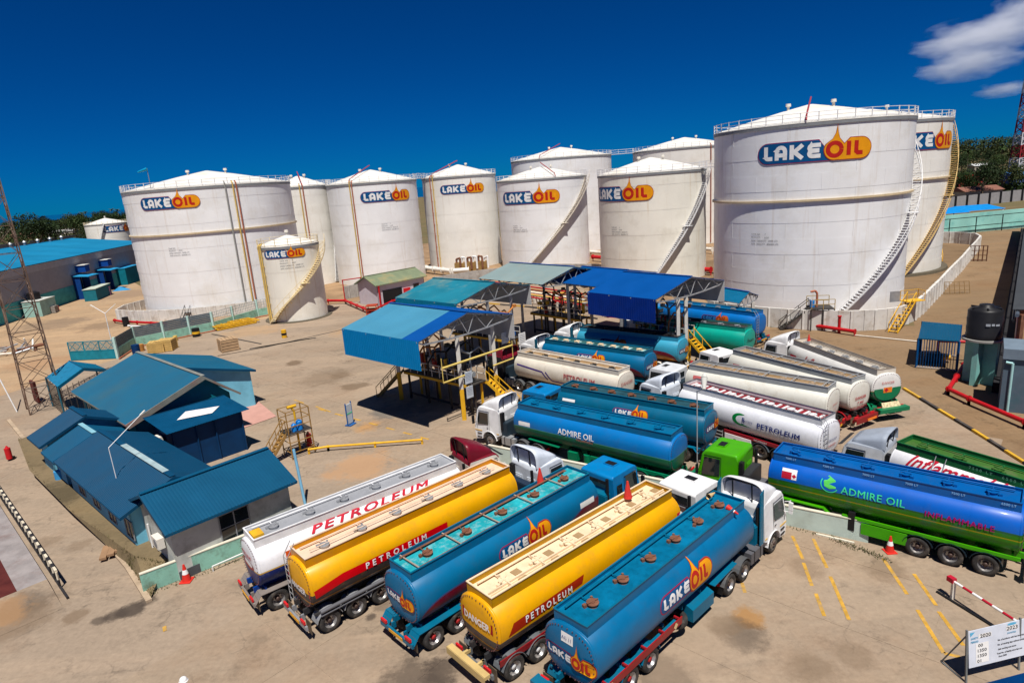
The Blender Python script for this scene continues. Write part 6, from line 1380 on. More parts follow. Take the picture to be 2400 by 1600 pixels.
canopy('nearest loading canopy, light blue sheets with a vivid blue strip and hanging blue apron', B1, B1+ad*10.2, n1*10.6, 7.8, 9.0, [CB1]*8+[CB2]*2, CB2, apron=CB3, aprz=2.3,
    cols=[(*(B1+n1*4.4+ad*.6).xy, YW), (*(B1+n1*8.7+ad*.8).xy, YW), (*(B1+n1*4.9+ad*9.6).xy, YW), (*(B1+n1*8.6+ad*9.6).xy,)])
c1 = B1+n1*6.3+ad*5.0; island('crowded loading platform with black arms under the nearest canopy', c1, (-.729,.685), 9.0, seed=4, heavy=46)
stairs('yellow stair at the near end of the front loading platform', (B1+n1*8.6-ad*1.8), V(B1+n1*7.4+ad*.5, 2.6), .9, YEL)
stairs('dark stair with thin rail at the far left end of the front loading platform', (B1+n1*4.4+ad*12.4), V(B1+n1*5.4+ad*9.8, 2.6), .8, M('stair_dark_yellow', (.25,.17,.05), .6))
bb = thing('overhead_barrier', 'pale yellow guard rails fixed high between the columns of the nearest canopy', 'guard rail'); m = MB(); q0 = B1+n1*2.2+ad*.2; q1 = B1+n1*10.2-ad*.0; m.cyl(V(q0,5.1), V(q1,5.1), .09); m.cyl(V(q0,3.9), V(q0+n1*2.3,3.9), .07); m.cyl(V(q1-n1*2.5,3.9), V(q1,3.9), .07); m.beam(V(q0,3.9), V(q0,5.9), .06); m.beam(V(q1,3.9), V(q1,5.5), .06); m.build('rail', M('rail_pale_yellow', (.6,.45,.12), .6), bb)
def notice(lab, c, z, w, h, rz, mat=WHITE): t = thing('notice_board', lab, 'notice board', (c[0], c[1], z), rz); m = MB(); m.box((0,0,0),(w,.04,h)); m.build('board', mat, t); m = MB(); [m.box((0,-.024,h*.38-i*h*.12),(w*.75,.008,h*.03)) for i in range(6)]; m.build('text_lines', M('print_grey', (.25,.28,.32)), t)
cc = B1+n1*4.9+ad*.2; notice('upper white notice board on the front yellow footed column', cc.xy, 3.6, .75, 1.0, .75, M('board_pale', (.5,.55,.6))); notice('lower white notice board on the front yellow footed column', cc.xy, 2.35, .7, 1.0, .75, M('board_pale', (.5,.55,.6)))
cc = B1+n1*10.4+ad*1.0; notice('upper pale board beside the stair of the nearest canopy', cc.xy, 5.6, .8, 1.0, .75, M('board_pale', (.5,.55,.6)))
B2 = Vector((-5.1,61.1,0)); canopy('second loading canopy with faded teal sheets and dark teal apron', B2, B2+ad*9.6, n1*11, 7.8, 9.0, CB4, CB4, apron=CB6, aprz=1.3, cols=[(*(B2+n1*5+ad*.8).xy,), (*(B2+n1*8.6+ad*.8).xy,), (*(B2+n1*5+ad*8.6).xy,), (*(B2+n1*8.6+ad*8.6).xy,)])
island('second loading platform crowded with dark fittings under the teal canopy', B2+n1*7.4+ad*4.0, (-.729,.685), 9, seed=9, heavy=46); notice('white notice board at the end of the second loading platform', (B2+n1*8.2-ad*.8).xy, 2.4, 1.0, 1.5, .75)
dd3 = Vector((.656,-.755,0)); n3 = Vector((.755,.656,0)); B3 = Vector((3.7,68.8,0)); canopy('third loading canopy with grey green weathered sheets', B3, B3-dd3*11, n3*10.5, 7.8, 9.0, CB5, [CB2]*2+[CB4]*8, apron=None, cols=[(*(B3+n3*5-dd3*1).xy,), (*(B3+n3*9-dd3*1).xy,), (*(B3+n3*5-dd3*9).xy,), (*(B3+n3*9-dd3*9).xy,)])
island('third loading platform under the grey green canopy', B3+n3*7-dd3*4.5, (-.656,.755), 8.5, seed=13, heavy=30)
dd4 = Vector((.64,-.768,0)); n4 = Vector((.768,.64,0)); B4 = Vector((13.0,55.9,0)); canopy('vivid blue loading canopy with a dark blue apron, right of the others', B4, B4-dd4*8.2, n4*11.2, 7.8, 9.0, CB2, CB2, apron=CB7, aprz=2.2, cols=[(*(B4+n4*4.2-dd4*.6).xy, YW), (*(B4+n4*5.9-dd4*.9).xy, YW), (*(B4+n4*4.6-dd4*7.4).xy,), (*(B4+n4*8.6-dd4*7.4).xy,)])
island('loading platform in the shade of the vivid blue canopy', B4+n4*6.6-dd4*4.6, (-.64,.768), 7.2, seed=21, heavy=34)
stairs('yellow stair under the near end of the vivid blue canopy', V(B4+n4*6.6+dd4*2.2, 0), V(B4+n4*6.6-dd4*.8, 2.7), .9, YEL)
B6 = U(1397,672,7.4); A6 = U(1290,660,7.4); canopy('flat blue canopy behind, between the grey green and the vivid blue ones', B6, A6, Vector((8.2,7.0,0)), 7.4, 8.4, CB2, CB2, apron=None, far_apron=False, cols=[(*(B6+Vector((3,2.4,0))).xy,), (*(A6+Vector((3,2.4,0))).xy,), (*(B6+Vector((6,5,0))).xy,)])
B7 = U(1732,711,4.2); A7 = U(1601,686,4.2); canopy('small teal shelter roof below the largest tank', B7, A7, Vector((3.6,3.6,0)), 4.2, 5.0, M('shelter_teal', (.0,.11,.22), .5, objrand=.04), CB2, apron=None, far_apron=False, cols=[(*(B7+Vector((.6,.9,0))).xy, YW), (*(B7+Vector((2.6,2.8,0))).xy, YW), (*(A7+Vector((.9,.2,0))).xy, YW)])
# ------------------------------------------------------------------ pump house
A = U(861,673,3.0); 
PW = M('pump_house_wall', (.55,.5,.55), .85, var=.06, dirt=(.4,.33,.3)); PRF = M('pump_house_roof', (.19,.23,.14), .6, var=.15, scale=.3, dirt=(.4,.24,.08), dirt_amt=.7, dscale=.3, objrand=.06)
A = U(880,670,3.6); B = U(1001,646,3.6); K = U(851,646,5.0); dpp = (B-A).normalized(); wp = Vector((-dpp.y, dpp.x, 0)); wp = wp if wp.y > 0 else -wp
t, (a, b, fa, fb, d, w) = house('pump_house', 'low pump house with rusty green roof and dark open doorway', A, B, wp*6.5, 3.6, 5.0, PW, PRF, oh=.5, cat='pump house', wall_inset=.4)
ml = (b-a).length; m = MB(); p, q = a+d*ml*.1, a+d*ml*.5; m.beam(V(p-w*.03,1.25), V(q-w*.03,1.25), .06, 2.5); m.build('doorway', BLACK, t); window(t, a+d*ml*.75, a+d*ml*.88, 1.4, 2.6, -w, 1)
m = MB(); m.box((*(a+d*ml*.6-w*.1).xy, 1.7),(1.4,.2,.9),rz=math.atan2(d.y,d.x)); o = m.build('fire_box', RED); tag(o, 'red fire box on the pump house wall right of its doorway', 'fire box')
RP = M('fire_pipe_red', (.45,.01,.015), .4, var=.1)
def pipe_line(lab, pts, r, mat=RP, supports=True, cat='pipe', n=8):
    t = thing('pipe', lab, cat); m = MB(); pts = [Vector(p) for p in pts]; m.tube(pts, r, n)
    for p in pts[1:-1]: m.cyl(p-Vector((0,0,r*1.05)), p+Vector((0,0,r*1.05)), r*1.05)
    m.build('pipe_run', mat, t)
    m = MB()
    for a, b in zip(pts[:-1], pts[1:]):
        k = max(1, int((b-a).length/3))
        for i in range(k+1):
            p = a+(b-a)*i/k
            if p.z > .3 and abs(b.z-a.z) < .5: m.beam(V(p,0), V(p,p.z-r), .15)
            dd_ = (b-a).normalized()*.05; m.cyl(p-dd_, p+dd_, r*1.4, n=10)
    m.build('flange', mat, t); return t
def Z(px, py, z): p = U(px, py); return (p.x, p.y, z)
pipe_line('thick red fire main ending in a valve box in front of the pump house', [Z(770,712,.6), Z(810,712,.6), Z(868,737,.6)], .22)
pipe_line('red fire main running from the valve box under the nearest canopy', [Z(868,737,.5), Z(920,712,.5), Z(960,700,.5)], .17)
pipe_line('thin red pipe arch standing before the pump house gable', [Z(810,712,.4), Z(810,712,4.2), Z(853,712,4.6), Z(853,712,.1)], .09)
pipe_line('red fire pipe standing at the corner of the pump house doorway', [Z(893,718,0), Z(893,718,3.4)], .16)
t = thing('valve_box', 'red valve frame box at the bend of the fire main', 'valve frame', Z(874,736,0)); m = MB()
for x in (-.8,.8):
    for y in (-.8,.8): m.beam((x,y,0),(x,y,1.5),.12)
for z in (.2,.8,1.45): m.box((0,0,z),(1.7,1.7,.12)) if z != .8 else m.beam((-.8,-.8,z),(.8,-.8,z),.1)
m.cyl((-.9,0,.7),(.9,0,.7),.3); m.build('frame', M('valve_rust_red', (.38,.05,.02), .6), t)
pipe_line('red fire main with a black valve before the bund of the broad left tank', [Z(270,757,.5), Z(290,760,.5), Z(390,765,.5)], .2)
drum('black valve wheel housing on the red main before the left bund', 297, 764, .5, 1.5, BLACK, cat='valve', name='valve')
pipe_line('white pipe lying beside the red main left of the mint fence', [Z(302,766,.2), Z(345,768,.2)], .14, WHITE, cat='pipe')
pipe_line('red main along the foot of the large bund wall', [Z(1800,757,.5), Z(1905,772,.5), Z(2003,787,.5)], .2)
pipe_line('short red hydrant standing before the large bund wall', [Z(1966,780,0), Z(1966,780,1.9)], .16)
pipe_line('thin white pipe crossing the yard in front of the large bund wall', [Z(2003,787,.1), Z(2150,802,.1)], .06, OFFW)
pipe_line('long red fire pipe turning a corner on the brown apron at the right', [Z(2258,868,.55), Z(2222,925,.5), Z(2270,948,.5), Z(2400,1004,.5), Z(2460,1030,.5)], .17)
pipe_line('red pipe passing behind the barred kiosk to the water tank', [Z(2195,845,1.9), Z(2290,850,1.9)], .14)
drum('yellow and red hydrant cluster between kiosk and water tank pedestal', 2270, 855, .28, 1.2, RED, cat='hydrant', name='hydrant')
# pipe rack between canopies and tank farm
t = thing('pipe_rack', 'long rack of red, yellow and white product pipes behind the canopies', 'pipe rack')
pa = Vector(Z(1160,694,0)); pb = Vector(Z(1400,733,0)); pc = Vector(Z(1520,765,0)); cols_ = [RP, ypipe, OFFW, RP, ypipe, M('pipe_rust_brown', (.3,.1,.05)), OFFW, ypipe]
dv = (pb-pa).normalized(); sv_ = Vector((-dv.y, dv.x, 0)); sv_ = sv_ if sv_.y > 0 else -sv_
for i in range(9): m = MB(); o = sv_*(i*.55); z = .8+.25*(i % 3); m.tube([V(pa-dv*8+o,z), V(pb+o,z), V(pc+o*.8,z*.7)], .13+.05*(i % 2)); m.build('pipe_run', cols_[i % 8], t)
for i in range(10): m = MB(); p = pa.lerp(pb, i/9); m.beam(V(p-sv_*.3,.0)+Vector((0,0,.35)), V(p+sv_*5,.0)+Vector((0,0,.35)), .3, .7); m.build('sleeper', OFFW, t)
rr = random.Random(8)
vm_ = thing('valve_manifold', 'cluster of red, yellow and white valves at the end of the pipe rack', 'valve manifold')
for i in range(34):
    p = V(pa.lerp(pc, rr.uniform(.35,1))+sv_*rr.uniform(0,4), 0); m = MB(); h = rr.uniform(.8,2.0); m.cyl(p, V(p,h), .12); m.cyl(V(p,h), V(p,h+.08), .4, n=10); m.cyl(V(p,.6)-dv*.4, V(p,.6)+dv*.4, .28); m.build('valve', rr.choice([RP, YEL, OFFW, STEEL, BLACK, RUST]), vm_)
t = thing('fire_box', 'red and white striped cabinet at the right end of the pipe rack', 'cabinet', Z(1437,742,0), -.7); m = MB(); m.box((0,0,1),(2.4,1.2,2.0)); m.build('body', RED, t); m = MB(); m.box((-.9,-.61,1),(.5,.03,2.0)); m.build('stripe', WHITE, t)
t = thing('railing', 'yellow stepped railing with orange planks behind the grey green canopy', 'railing'); m = MB(); p, q = Vector(Z(1346,705,0)), Vector(Z(1385,715,0))
for z in (1.0,1.6,2.2): m.beam(V(p,z), V(q,z), .08)
for i in range(4): m.beam(V(p.lerp(q,i/3),0), V(p.lerp(q,i/3),2.2), .08)
m.build('rail', M('rail_cream', (.65,.5,.25)), t); 
for i in range(4): m = MB(); m.beam(V(p+sv_*(-1-.8*i),.3), V(q+dv*6+sv_*(-1-.8*i),.3), .5, .2); m.build('plank', M('plank_orange', (.5,.25,.1)), t)
t = thing('manifold', 'rusty pump manifold with white bends at the foot of the fourth tank', 'pipe manifold', Z(1105,640,0)); rr = random.Random(3)
for i in range(6): m = MB(); x = -3+i*1.2; m.tube([(x,0,0),(x,0,3+rr.random()),(x+.8,-.6,3.5),(x+.8,-.8,1)], .22); m.build('pipe_bend', WHITE if i % 2 else RUST, t)
m = MB(); m.box((0,.5,1.2),(7,2.2,2.4)); m.build('frame', M('ochre_frame', (.3,.18,.06), .8, var=.3), t)
pipe_line('white insulated pipes running below the third and fourth tanks', [Z(1000,640,1.2), Z(1060,648,1.2), Z(1100,645,1.2)], .5, M('insulated_white', (.7,.68,.62)))
for i, (x, y) in enumerate(((1415,600),(1420,612),(1640,590),(1636,640))): pipe_line('pale pipes crossing the gap between two tanks, number %s from the ground path' % ('low','middle','high','last')[i] if False else ('pale pipe end glimpsed left of the stained tank' if i < 2 else 'pale pipe end glimpsed right of the stained tank')+(', upper' if i % 2 == 0 else ', lower'), [Z(x-30,y,1.0), Z(x+30,y+5,1.0)], .4, OFFW if i % 2 == 0 else RP)
# ------------------------------------------------------------------ platforms and stairs on the large bund
t = thing('access_platform', 'dark access platform with red pipe arch over the large bund wall', 'access platform'); P0 = Vector(Z(1905,770,0)); 
du = Vector((.93,-.2,0)).normalized(); dn = Vector((.2,.93,0)).normalized(); m = MB(); m.beam(V(P0-du*.5,2.5), V(P0+du*1.9,2.5), 2.4, .1); m.build('deck', DKSTEEL, t)
for sx in (-.5,.7,1.9):
    for sy in (-1.1,1.1): m = MB(); p = P0+du*sx+dn*sy; m.beam(p, V(p,2.5), .1); m.build('leg', DKSTEEL, t)
m = MB()
for sy in (-1.2,1.2):
    for z in (3.05,3.6): m.beam(V(P0-du*.5+dn*sy,z), V(P0+du*1.9+dn*sy,z), .06, mi=1)
    for sx in (-.5,.7,1.9): m.beam(V(P0+du*sx+dn*sy,2.5), V(P0+du*sx+dn*sy,3.6), .06, mi=1)
m.build('railing', [YEL, M('rail_ochre', (.4,.28,.08))], t); stairs('', V(P0-du*3.6,0), V(P0-du*.5,2.5), .8, DKSTEEL, parent=t)
m = MB(); m.tube([V(P0+du*.3,2.5), V(P0+du*.3,4.1), V(P0+du*.1,4.4), V(P0-du*.4,4.3)], .12); m.build('pipe_arch', rpipe, t); m = MB(); m.cyl(V(P0-du*.2,2.56), V(P0-du*.2,3.3), .28, n=12); m.build('blue_drum', M('drum_bright_blue', (.02,.22,.6)), t)
t = thing('access_stair', 'yellow stair climbing over the large bund wall beside a grey plate', 'stair'); f = Vector(Z(2092,780,0)); tp = V(Vector(Z(2132,760,0))+Vector((.3,.5,0)), 2.6); stairs('', f, tp, .9, YEL, parent=t)
m = MB(); m.beam(V(tp-Vector((.9,0,0)),2.6), V(tp+Vector((1.3,.3,0)),2.6), 1.3, .08); m.build('deck', YEL, t)
m = MB()
for o in (Vector((-.9,-.6,0)), Vector((1.3,-.3,0)), Vector((1.3,.9,0)), Vector((-.9,.6,0))): m.beam(tp+o, tp+o+Vector((0,0,1.1)), .06)
for z in (.55,1.1): m.beam(tp+Vector((-.9,.6,z)), tp+Vector((1.3,.9,z)), .05); m.beam(tp+Vector((1.3,-.3,z)), tp+Vector((1.3,.9,z)), .05)
m.build('railing', YEL, t); m = MB(); m.box((tp.x-1.6,tp.y+.5,3.1),(1.1,.08,1.2)); m.build('grey_plate', STEEL, t)
t = thing('access_stair', 'small dark steel stair with grille standing against the far bund wall', 'stair'); f = Vector(Z(2272,612,0))
m = MB()
for i in range(5): m.beam(V(f+Vector((.5*i,-.3*i,0)),0), V(f+Vector((.5*i,-.3*i,0)),2.6), .12)
for z in (.2,1.0,1.8,2.6): m.beam(V(f,z), V(f+Vector((2,-1.2,0)),z), .1)
m.build('grille', M('grille_brown', (.12,.05,.03)), t)
t = thing('access_stair', 'yellow ladder stair inside the bund beside the rear right tank', 'stair'); f = Vector(Z(2240,615,0))+Vector((-1.5,2,0)); stairs('', f, V(f+Vector((1.0,2.5,0)),2.8), 1.0, YEL, parent=t)
t = thing('leaning_grille', 'flat tan steel frame leaning on the apron side of the bund wall', 'steel frame'); f = Vector(Z(2215,690,0)); m = MB()
for i in range(6): m.beam(f+Vector((i*.6,-i*.1,0)), f+Vector((i*.6,-i*.1+.4,1.6)), .06)
for z in (0,.5,1.05,1.6): m.beam(f+Vector((0,z*.25,z)), f+Vector((3,-.5+z*.25,z)), .06)
m.build('bars', M('bars_tan', (.28,.18,.08)), t)
stairs('black stair stepping over the bund of the broad left tank', Vector(Z(432,760,0)), V(Vector(Z(445,742,0))+Vector((.3,.4,0)),2.1), .9, BLACK); t = thing('step_platform', 'galvanised railing and landing on top of the left bund', 'landing'); m = MB(); p = V(Vector(Z(450,742,0))+Vector((.3,.4,0)),2.1); m.beam(p-Vector((.8,0,0)), p+Vector((1.2,.4,0)), .9, .06)
for o in (-.8,.2,1.2): m.beam(p+Vector((o,0,0)), p+Vector((o,0,1.3)), .07)
m.beam(p+Vector((-.8,0,1.3)), p+Vector((1.2,0,1.3)), .07); m.beam(p+Vector((1.2,0,1.3)), p+Vector((4,.8,0)), .07); m.build('railing', STEEL, t); 
# ------------------------------------------------------------------ kiosk, water tank, right hand structures
t = thing('kiosk', 'small barred kiosk with a flat blue roof on the brown apron', 'kiosk'); k0, k1, k3 = U(2152,793,2.7), U(2249,800,2.7), U(2162,753,3.1); k2 = U(2253,761,3.1)
KBL = M('kiosk_blue', (.0,.06,.2), .6); m = MB(); m.beam(k0, k1, .1, .1); r = m.build('roof', RB, t); slope(r, k0, k1, k3, k2, RB)
for p in (k0, k1, k2, k3): m = MB(); m.beam(V(p,0), p, .12, .12); m.build('post', KBL, t)
for (p, q, n_) in ((k0, k1, 15), (k1, k2, 16), (k0, k3, 16), (k3, k2, 15)):
    for i in range(n_): m = MB(); s_ = p.lerp(q, (i+.5)/n_); m.beam(V(s_,.1), V(s_,s_.z-.05), .035, .035); m.build('bar', KBL, t)
    m = MB(); m.beam(V(p,.1), V(q,.1), .1, .1); m.build('sill', M('sill_concrete', (.45,.4,.35)), t)
gp = thing('generator', 'dark blue pump set with a yellow motor behind the kiosk bars', 'pump', (*((k0+k2)/2).xy, 0), -.4); m = MB(); m.box((-.4,0,.5),(1.2,.9,.9)); m.build('pump_body', M('pump_navy', (.01,.03,.08)), gp); m = MB(); m.cyl((.4,0,.5),(1.0,0,.5),.25); m.build('motor', YEL, gp)
x_, y_ = xy(2300,905); wt = thing('water_tank', 'tall black water tank on a mint pedestal at the right', 'water tank', (x_+.4, y_+.9, 0)); MT = M('pedestal_mint', (.2,.48,.45), .8, dirt=(.4,.5,.45), dirt_amt=.4)
m = MB(); m.hexa([(-1.15,-.2,0),(1.15,-.2,0),(1.15,.2,0),(-1.15,.2,0),(-1.15,-.2,3.7),(1.15,-.2,3.7),(1.15,.2,3.7),(-1.15,.2,3.7)]); m.hexa([(-.2,-1.15,0),(.2,-1.15,0),(.2,1.15,0),(-.2,1.15,0),(-.2,-1.15,3.7),(.2,-1.15,3.7),(.2,1.15,3.7),(-.2,1.15,3.7)]); o = m.build('pedestal', MT, wt); o.rotation_euler = (0,0,.55)
m = MB(); m.cyl((0,0,3.7),(0,0,3.85),1.45,n=28); m.build('slab', M('slab_grey', (.3,.29,.27)), wt); m = MB(); m.lathe([(1.2,3.85),(1.24,4.2),(1.2,4.25),(1.24,4.8),(1.2,4.85),(1.24,5.5),(1.2,5.55),(1.22,6.1),(1.05,6.3),(.5,6.45),(.48,6.6),(0,6.62)], 30)
for i in range(6): a_ = i*1.047; m.box((math.cos(a_)*.8,math.sin(a_)*.8,6.36),(.6,.12,.1),rz=a_)
m.build('tank_body', BLACK, wt)
lay([(rect(-.5,-.1,-.2,.1),0,0),(rect(-.12,-.08,.1,.1),0,0),(rect(.18,-.1,.5,.06),0,0)], lambda u, v, off: Vector((math.cos(-1.75+u/1.24)*(1.25+off), math.sin(-1.75+u/1.24)*(1.25+off), 5.15+v)), [M('faded_print', (.35,.38,.42))], 'faded_label', wt, su=.1)
# dark lorry trestle shed at the right edge
t = thing('steel_shed', 'dark steel shed with rusty columns and roof pipe receding along the right edge', 'steel shed'); s0 = Vector((37.4,47.6,0)); s1 = Vector((112,139,0)); ds = (s1-s0).normalized(); ns = Vector((ds.y,-ds.x,0))
for i in range(16):
    p = s0.lerp(s1, i/15)
    for k in (0, 6): m = MB(); m.beam(V(p+ns*(1.5+k),0), V(p+ns*(1.5+k),6.4), .28, .28); m.build('column', RUST, t)
    m = MB(); m.beam(V(p+ns*1.5,6.2), V(p+ns*7.5,6.9), .2); m.build('rafter', DKSTEEL, t)
for z, r_, o, mm in ((6.5,.14,1.2,M('pipe_slate', (.08,.1,.13), .5)),(6.1,.1,1.0,BLACK),(4.4,.1,1.3,RP),(3.4,.14,1.6,RP)): m = MB(); m.tube([V(s0-ds*1.0+ns*o,z), V(s1+ns*o,z)], r_); m.build('pipe_run', mm, t)
m = MB(); m.hexa([V(s0+ns*1.2,.0), V(s1+ns*1.2,.0), V(s1+ns*1.3,.0), V(s0+ns*1.3,.0), V(s0+ns*1.2,2.0), V(s1+ns*1.2,2.0), V(s1+ns*1.3,2.0), V(s0+ns*1.3,2.0)]); m.hexa([V(s0+ns*.2,0), V(s1+ns*.2,0), V(s1+ns*1.2,0), V(s0+ns*1.2,0), V(s0+ns*.2,.8), V(s1+ns*.2,.8), V(s1+ns*1.2,.8), V(s0+ns*1.2,.8)]); m.build('side_cladding', M('cladding_black', (.02,.02,.022), .8), t)
m = MB(); m.hexa([V(s0+ns*.9,6.7), V(s1+ns*.9,6.7), V(s1+ns*2.3,6.8), V(s0+ns*2.3,6.8), V(s0+ns*.9,6.76), V(s1+ns*.9,6.76), V(s1+ns*2.3,6.86), V(s0+ns*2.3,6.86)]) 
m.build('roof', M('shed_roof_dark', (.05,.055,.06), .7), t); rr = random.Random(4)
st2 = thing('stored_goods', 'rusty pipes and white drums stacked inside the dark steel shed', 'stacked goods')
for i in range(150): m = MB(); p = s0.lerp(s1, rr.random()**1.8)+ns*rr.uniform(2.2,8); z = rr.uniform(.3,5.5); m.cyl(V(p,z)-ds*.5, V(p,z)+ds*rr.uniform(.5,2), .2, n=8); m.build('drum', rr.choice([RUST, OFFW, RP, DKSTEEL]), st2)
cb = thing('cabin', 'slate grey cabin with a mint vent pipe at the right edge', 'cabin'); c0 = U(2340,962); GB = M('cabin_slate', (.09,.13,.17), .7, var=.1, dirt=(.02,.12,.14), dirt_amt=.5); e1_ = Vector((.80,-.6,0)); e2_ = Vector((.6,.8,0))
m = MB(); m.hexa([c0, c0+e1_*7, c0+e1_*7+e2_*3, c0+e2_*3]+[V(q,4.0) for q in (c0, c0+e1_*7, c0+e1_*7+e2_*3, c0+e2_*3)]); m.build('body', GB, cb)
m = MB(); q = c0-e2_*.15-e1_*.1; m.hexa([V(q,4.0), V(q+e1_*7.2,4.0), V(q+e1_*7.2+e2_*3.3,4.0), V(q+e2_*3.3,4.0)]+[V(z_,4.75) for z_ in (q, q+e1_*7.2, q+e1_*7.2+e2_*3.3, q+e2_*3.3)]); m.build('parapet', M('parapet_slate', (.15,.2,.25), .7), cb)
m = MB(); m.tube([c0-e2_*.1+e1_*.5, V(c0-e2_*.1+e1_*.5,3.7), V(c0-e2_*.1+e1_*.1,3.75)], .09); m.build('vent_pipe', M('vent_mint', (.35,.6,.6)), cb)
# far mint wall, grey wall, blue shelters at the right
t = thing('boundary_wall', 'long mint green wall with peeling paint behind the brown apron', 'wall'); a = Vector((92,142.6,0)); b = Vector((125,147.2,0)); m = MB(); m.hexa([a,b,b+Vector((0,.3,0)),a+Vector((0,.3,0)),V(a,4.3),V(b,4.3),V(b+Vector((0,.3,0)),4.3),V(a+Vector((0,.3,0)),4.3)]); m.build('wall_body', M('mint_peeling', (.3,.62,.55), .8, var=.15, scale=.2, dirt=(.05,.35,.35), dirt_amt=.7, dscale=.25), t)
m = MB()
for z in (1.6,3.6): m.beam(V(a-Vector((0,1.5,0)),z), V(b-Vector((0,1.5,0)),z), .14)
for i in range(6): p = a.lerp(b, i/5)-Vector((0,1.5,0)); m.beam(V(p,0), V(p,3.6), .14)
m.build('pipe_rail', BLACK, t)
t = thing('boundary_wall', 'grey panel wall with dark posts far beyond the mint wall', 'wall'); a = Vector((140,205,0)); b = Vector((235,235,0))
for i in range(20): m = MB(); p, q = a.lerp(b, i/20), a.lerp(b, (i+.93)/20); m.hexa([p,q,q+Vector((0,.3,0)),p+Vector((0,.3,0)),V(p,3.6),V(q,3.6),V(q+Vector((0,.3,0)),3.6),V(p+Vector((0,.3,0)),3.6)]); m.build('wall_panel', M('wall_grey_far', (.3,.29,.29), .8), t); m = MB(); m.beam(V(q,0), V(q,3.8), .6); m.build('post', BLACK, t)
for i, (x, y, w_, l_) in enumerate(((2215,497,9,'left one of two low blue awnings beyond the mint wall'),(2275,490,14,'wide right one of two low blue awnings beyond the mint wall'))):
    p = U(x, y, 3.0); t = thing('awning', l_, 'awning', (p.x, p.y, 0)); m = MB(); m.add([(-w_/2,-3,2.8),(w_/2,-3,2.8),(w_*.3,0,4.0),(-w_*.3,0,4.0),(w_/2,3,2.8),(-w_/2,3,2.8)], [(0,1,2,3),(3,2,4,5),(0,3,5),(1,4,2)]); m.build('canvas', M('awning_blue', (.0,.2,.55), .6), t)
    for sx in (-.45,.45): m = MB(); m.beam((w_*sx,-2.8,0),(w_*sx,-2.8,2.8),.2); m.build('post', OFFW, t)
# ------------------------------------------------------------------ inspection stand, signs, barrier, weighbridge
c = Vector(Z(703,1062,0)); t = thing('inspection_stand', 'rusty yellow inspection stand with blue drums and red extinguisher', 'inspection stand', c, .75); IY = M('stand_rust_yellow', (.35,.2,.06), .6, var=.5, scale=4, dirt=(.06,.04,.03), dirt_amt=.9, dscale=4)
for x in (-.9,.9):
    for y in (-.7,.7): m = MB(); m.beam((x,y,0),(x,y,3.7),.07); m.build('leg', IY, t)
m = MB(); m.box((0,0,1.95),(1.9,1.5,.06)); m.build('deck', DKSTEEL, t)
m = MB(); [m.beam((-.9,y,z),(.9,y,z),.05) for y in (-.7,.7) for z in (.5,1.3,2.5,3.0,3.7)]; [m.beam((x,-.7,z),(x,.7,z),.05) for x in (-.9,.9) for z in (.5,1.3,3.0,3.7)]; m.build('rail', IY, t)
stairs('', (-2.6,0,0), (-.9,0,1.95), .6, IY, parent=t); m = MB(); m.tube([(.2,.3,0),(.2,.3,3.3),(.0,.3,3.7)], .09); m.cyl((-.3,.3,3.7),(.4,.3,3.7),.12); m.build('standpipe', YEL, t)
BD = M('jerrican_blue', (.01,.2,.6), .4)
for i, (x, y, r_) in enumerate(((-.25,-.3,.2),(.2,-.25,.24))): q = thing('blue_drum', ('smaller' if i == 0 else 'taller')+' of the two bright blue drums on the inspection stand', 'drum', (*(c+Matrix.Rotation(.75,3,'Z')@Vector((x,y,0))).xy, 1.98)); m = MB(); m.cyl((0,0,0),(0,0,.5+.15*i),r_,n=14); m.cyl((0,0,.5+.15*i),(0,0,.62+.15*i),r_,.1,n=14); m.build('body', BD, q)
q = thing('fire_extinguisher', 'red wheeled fire extinguisher standing against the inspection stand', 'fire extinguisher', (*(c+Matrix.Rotation(.75,3,'Z')@Vector((1.1,.5,0))).xy, 0)); m = MB(); m.cyl((0,0,.15),(0,0,1.1),.2,n=16); m.cyl((0,0,1.1),(0,0,1.3),.12,.05); m.build('cylinder', RED, q)
pipe_line('long yellow pipe from the inspection stand lying over the yard', [Z(725,1063,.35), Z(770,1056,.35), Z(990,1040,.35)], .09, YEL, supports=False)
q = thing('fire_extinguisher', 'red wheeled fire extinguisher alone on the road at the left edge', 'fire extinguisher', Z(24,1078,0)); m = MB(); m.cyl((0,0,.15),(0,0,1.05),.22,n=16); m.cyl((0,0,1.05),(0,0,1.25),.14,.05); m.build('cylinder', RED, q); m = MB(); m.cyl((-.25,.15,.15),(.25,.15,.15),.15,n=14); m.build('wheel', BLACK, q)
t = thing('sign_board', 'narrow white standing notice board near the inspection stand', 'sign board', Z(822,995,0), 1.15); m = MB(); m.box((0,0,1.0),(.75,.06,1.7)); m.build('board', M('board_pale_blue', (.5,.58,.65)), t); m = MB(); m.box((0,-.04,1.05),(.7,.01,.08)); m.build('blue_line', CYANL, t)
m = MB(); m.box((-.36,0,1),(.05,.1,2)); m.box((.36,0,1),(.05,.1,2)); m.box((0,.0,.05),(.8,.6,.06)); m.build('frame', M('board_frame_blue', (.02,.1,.3)), t)
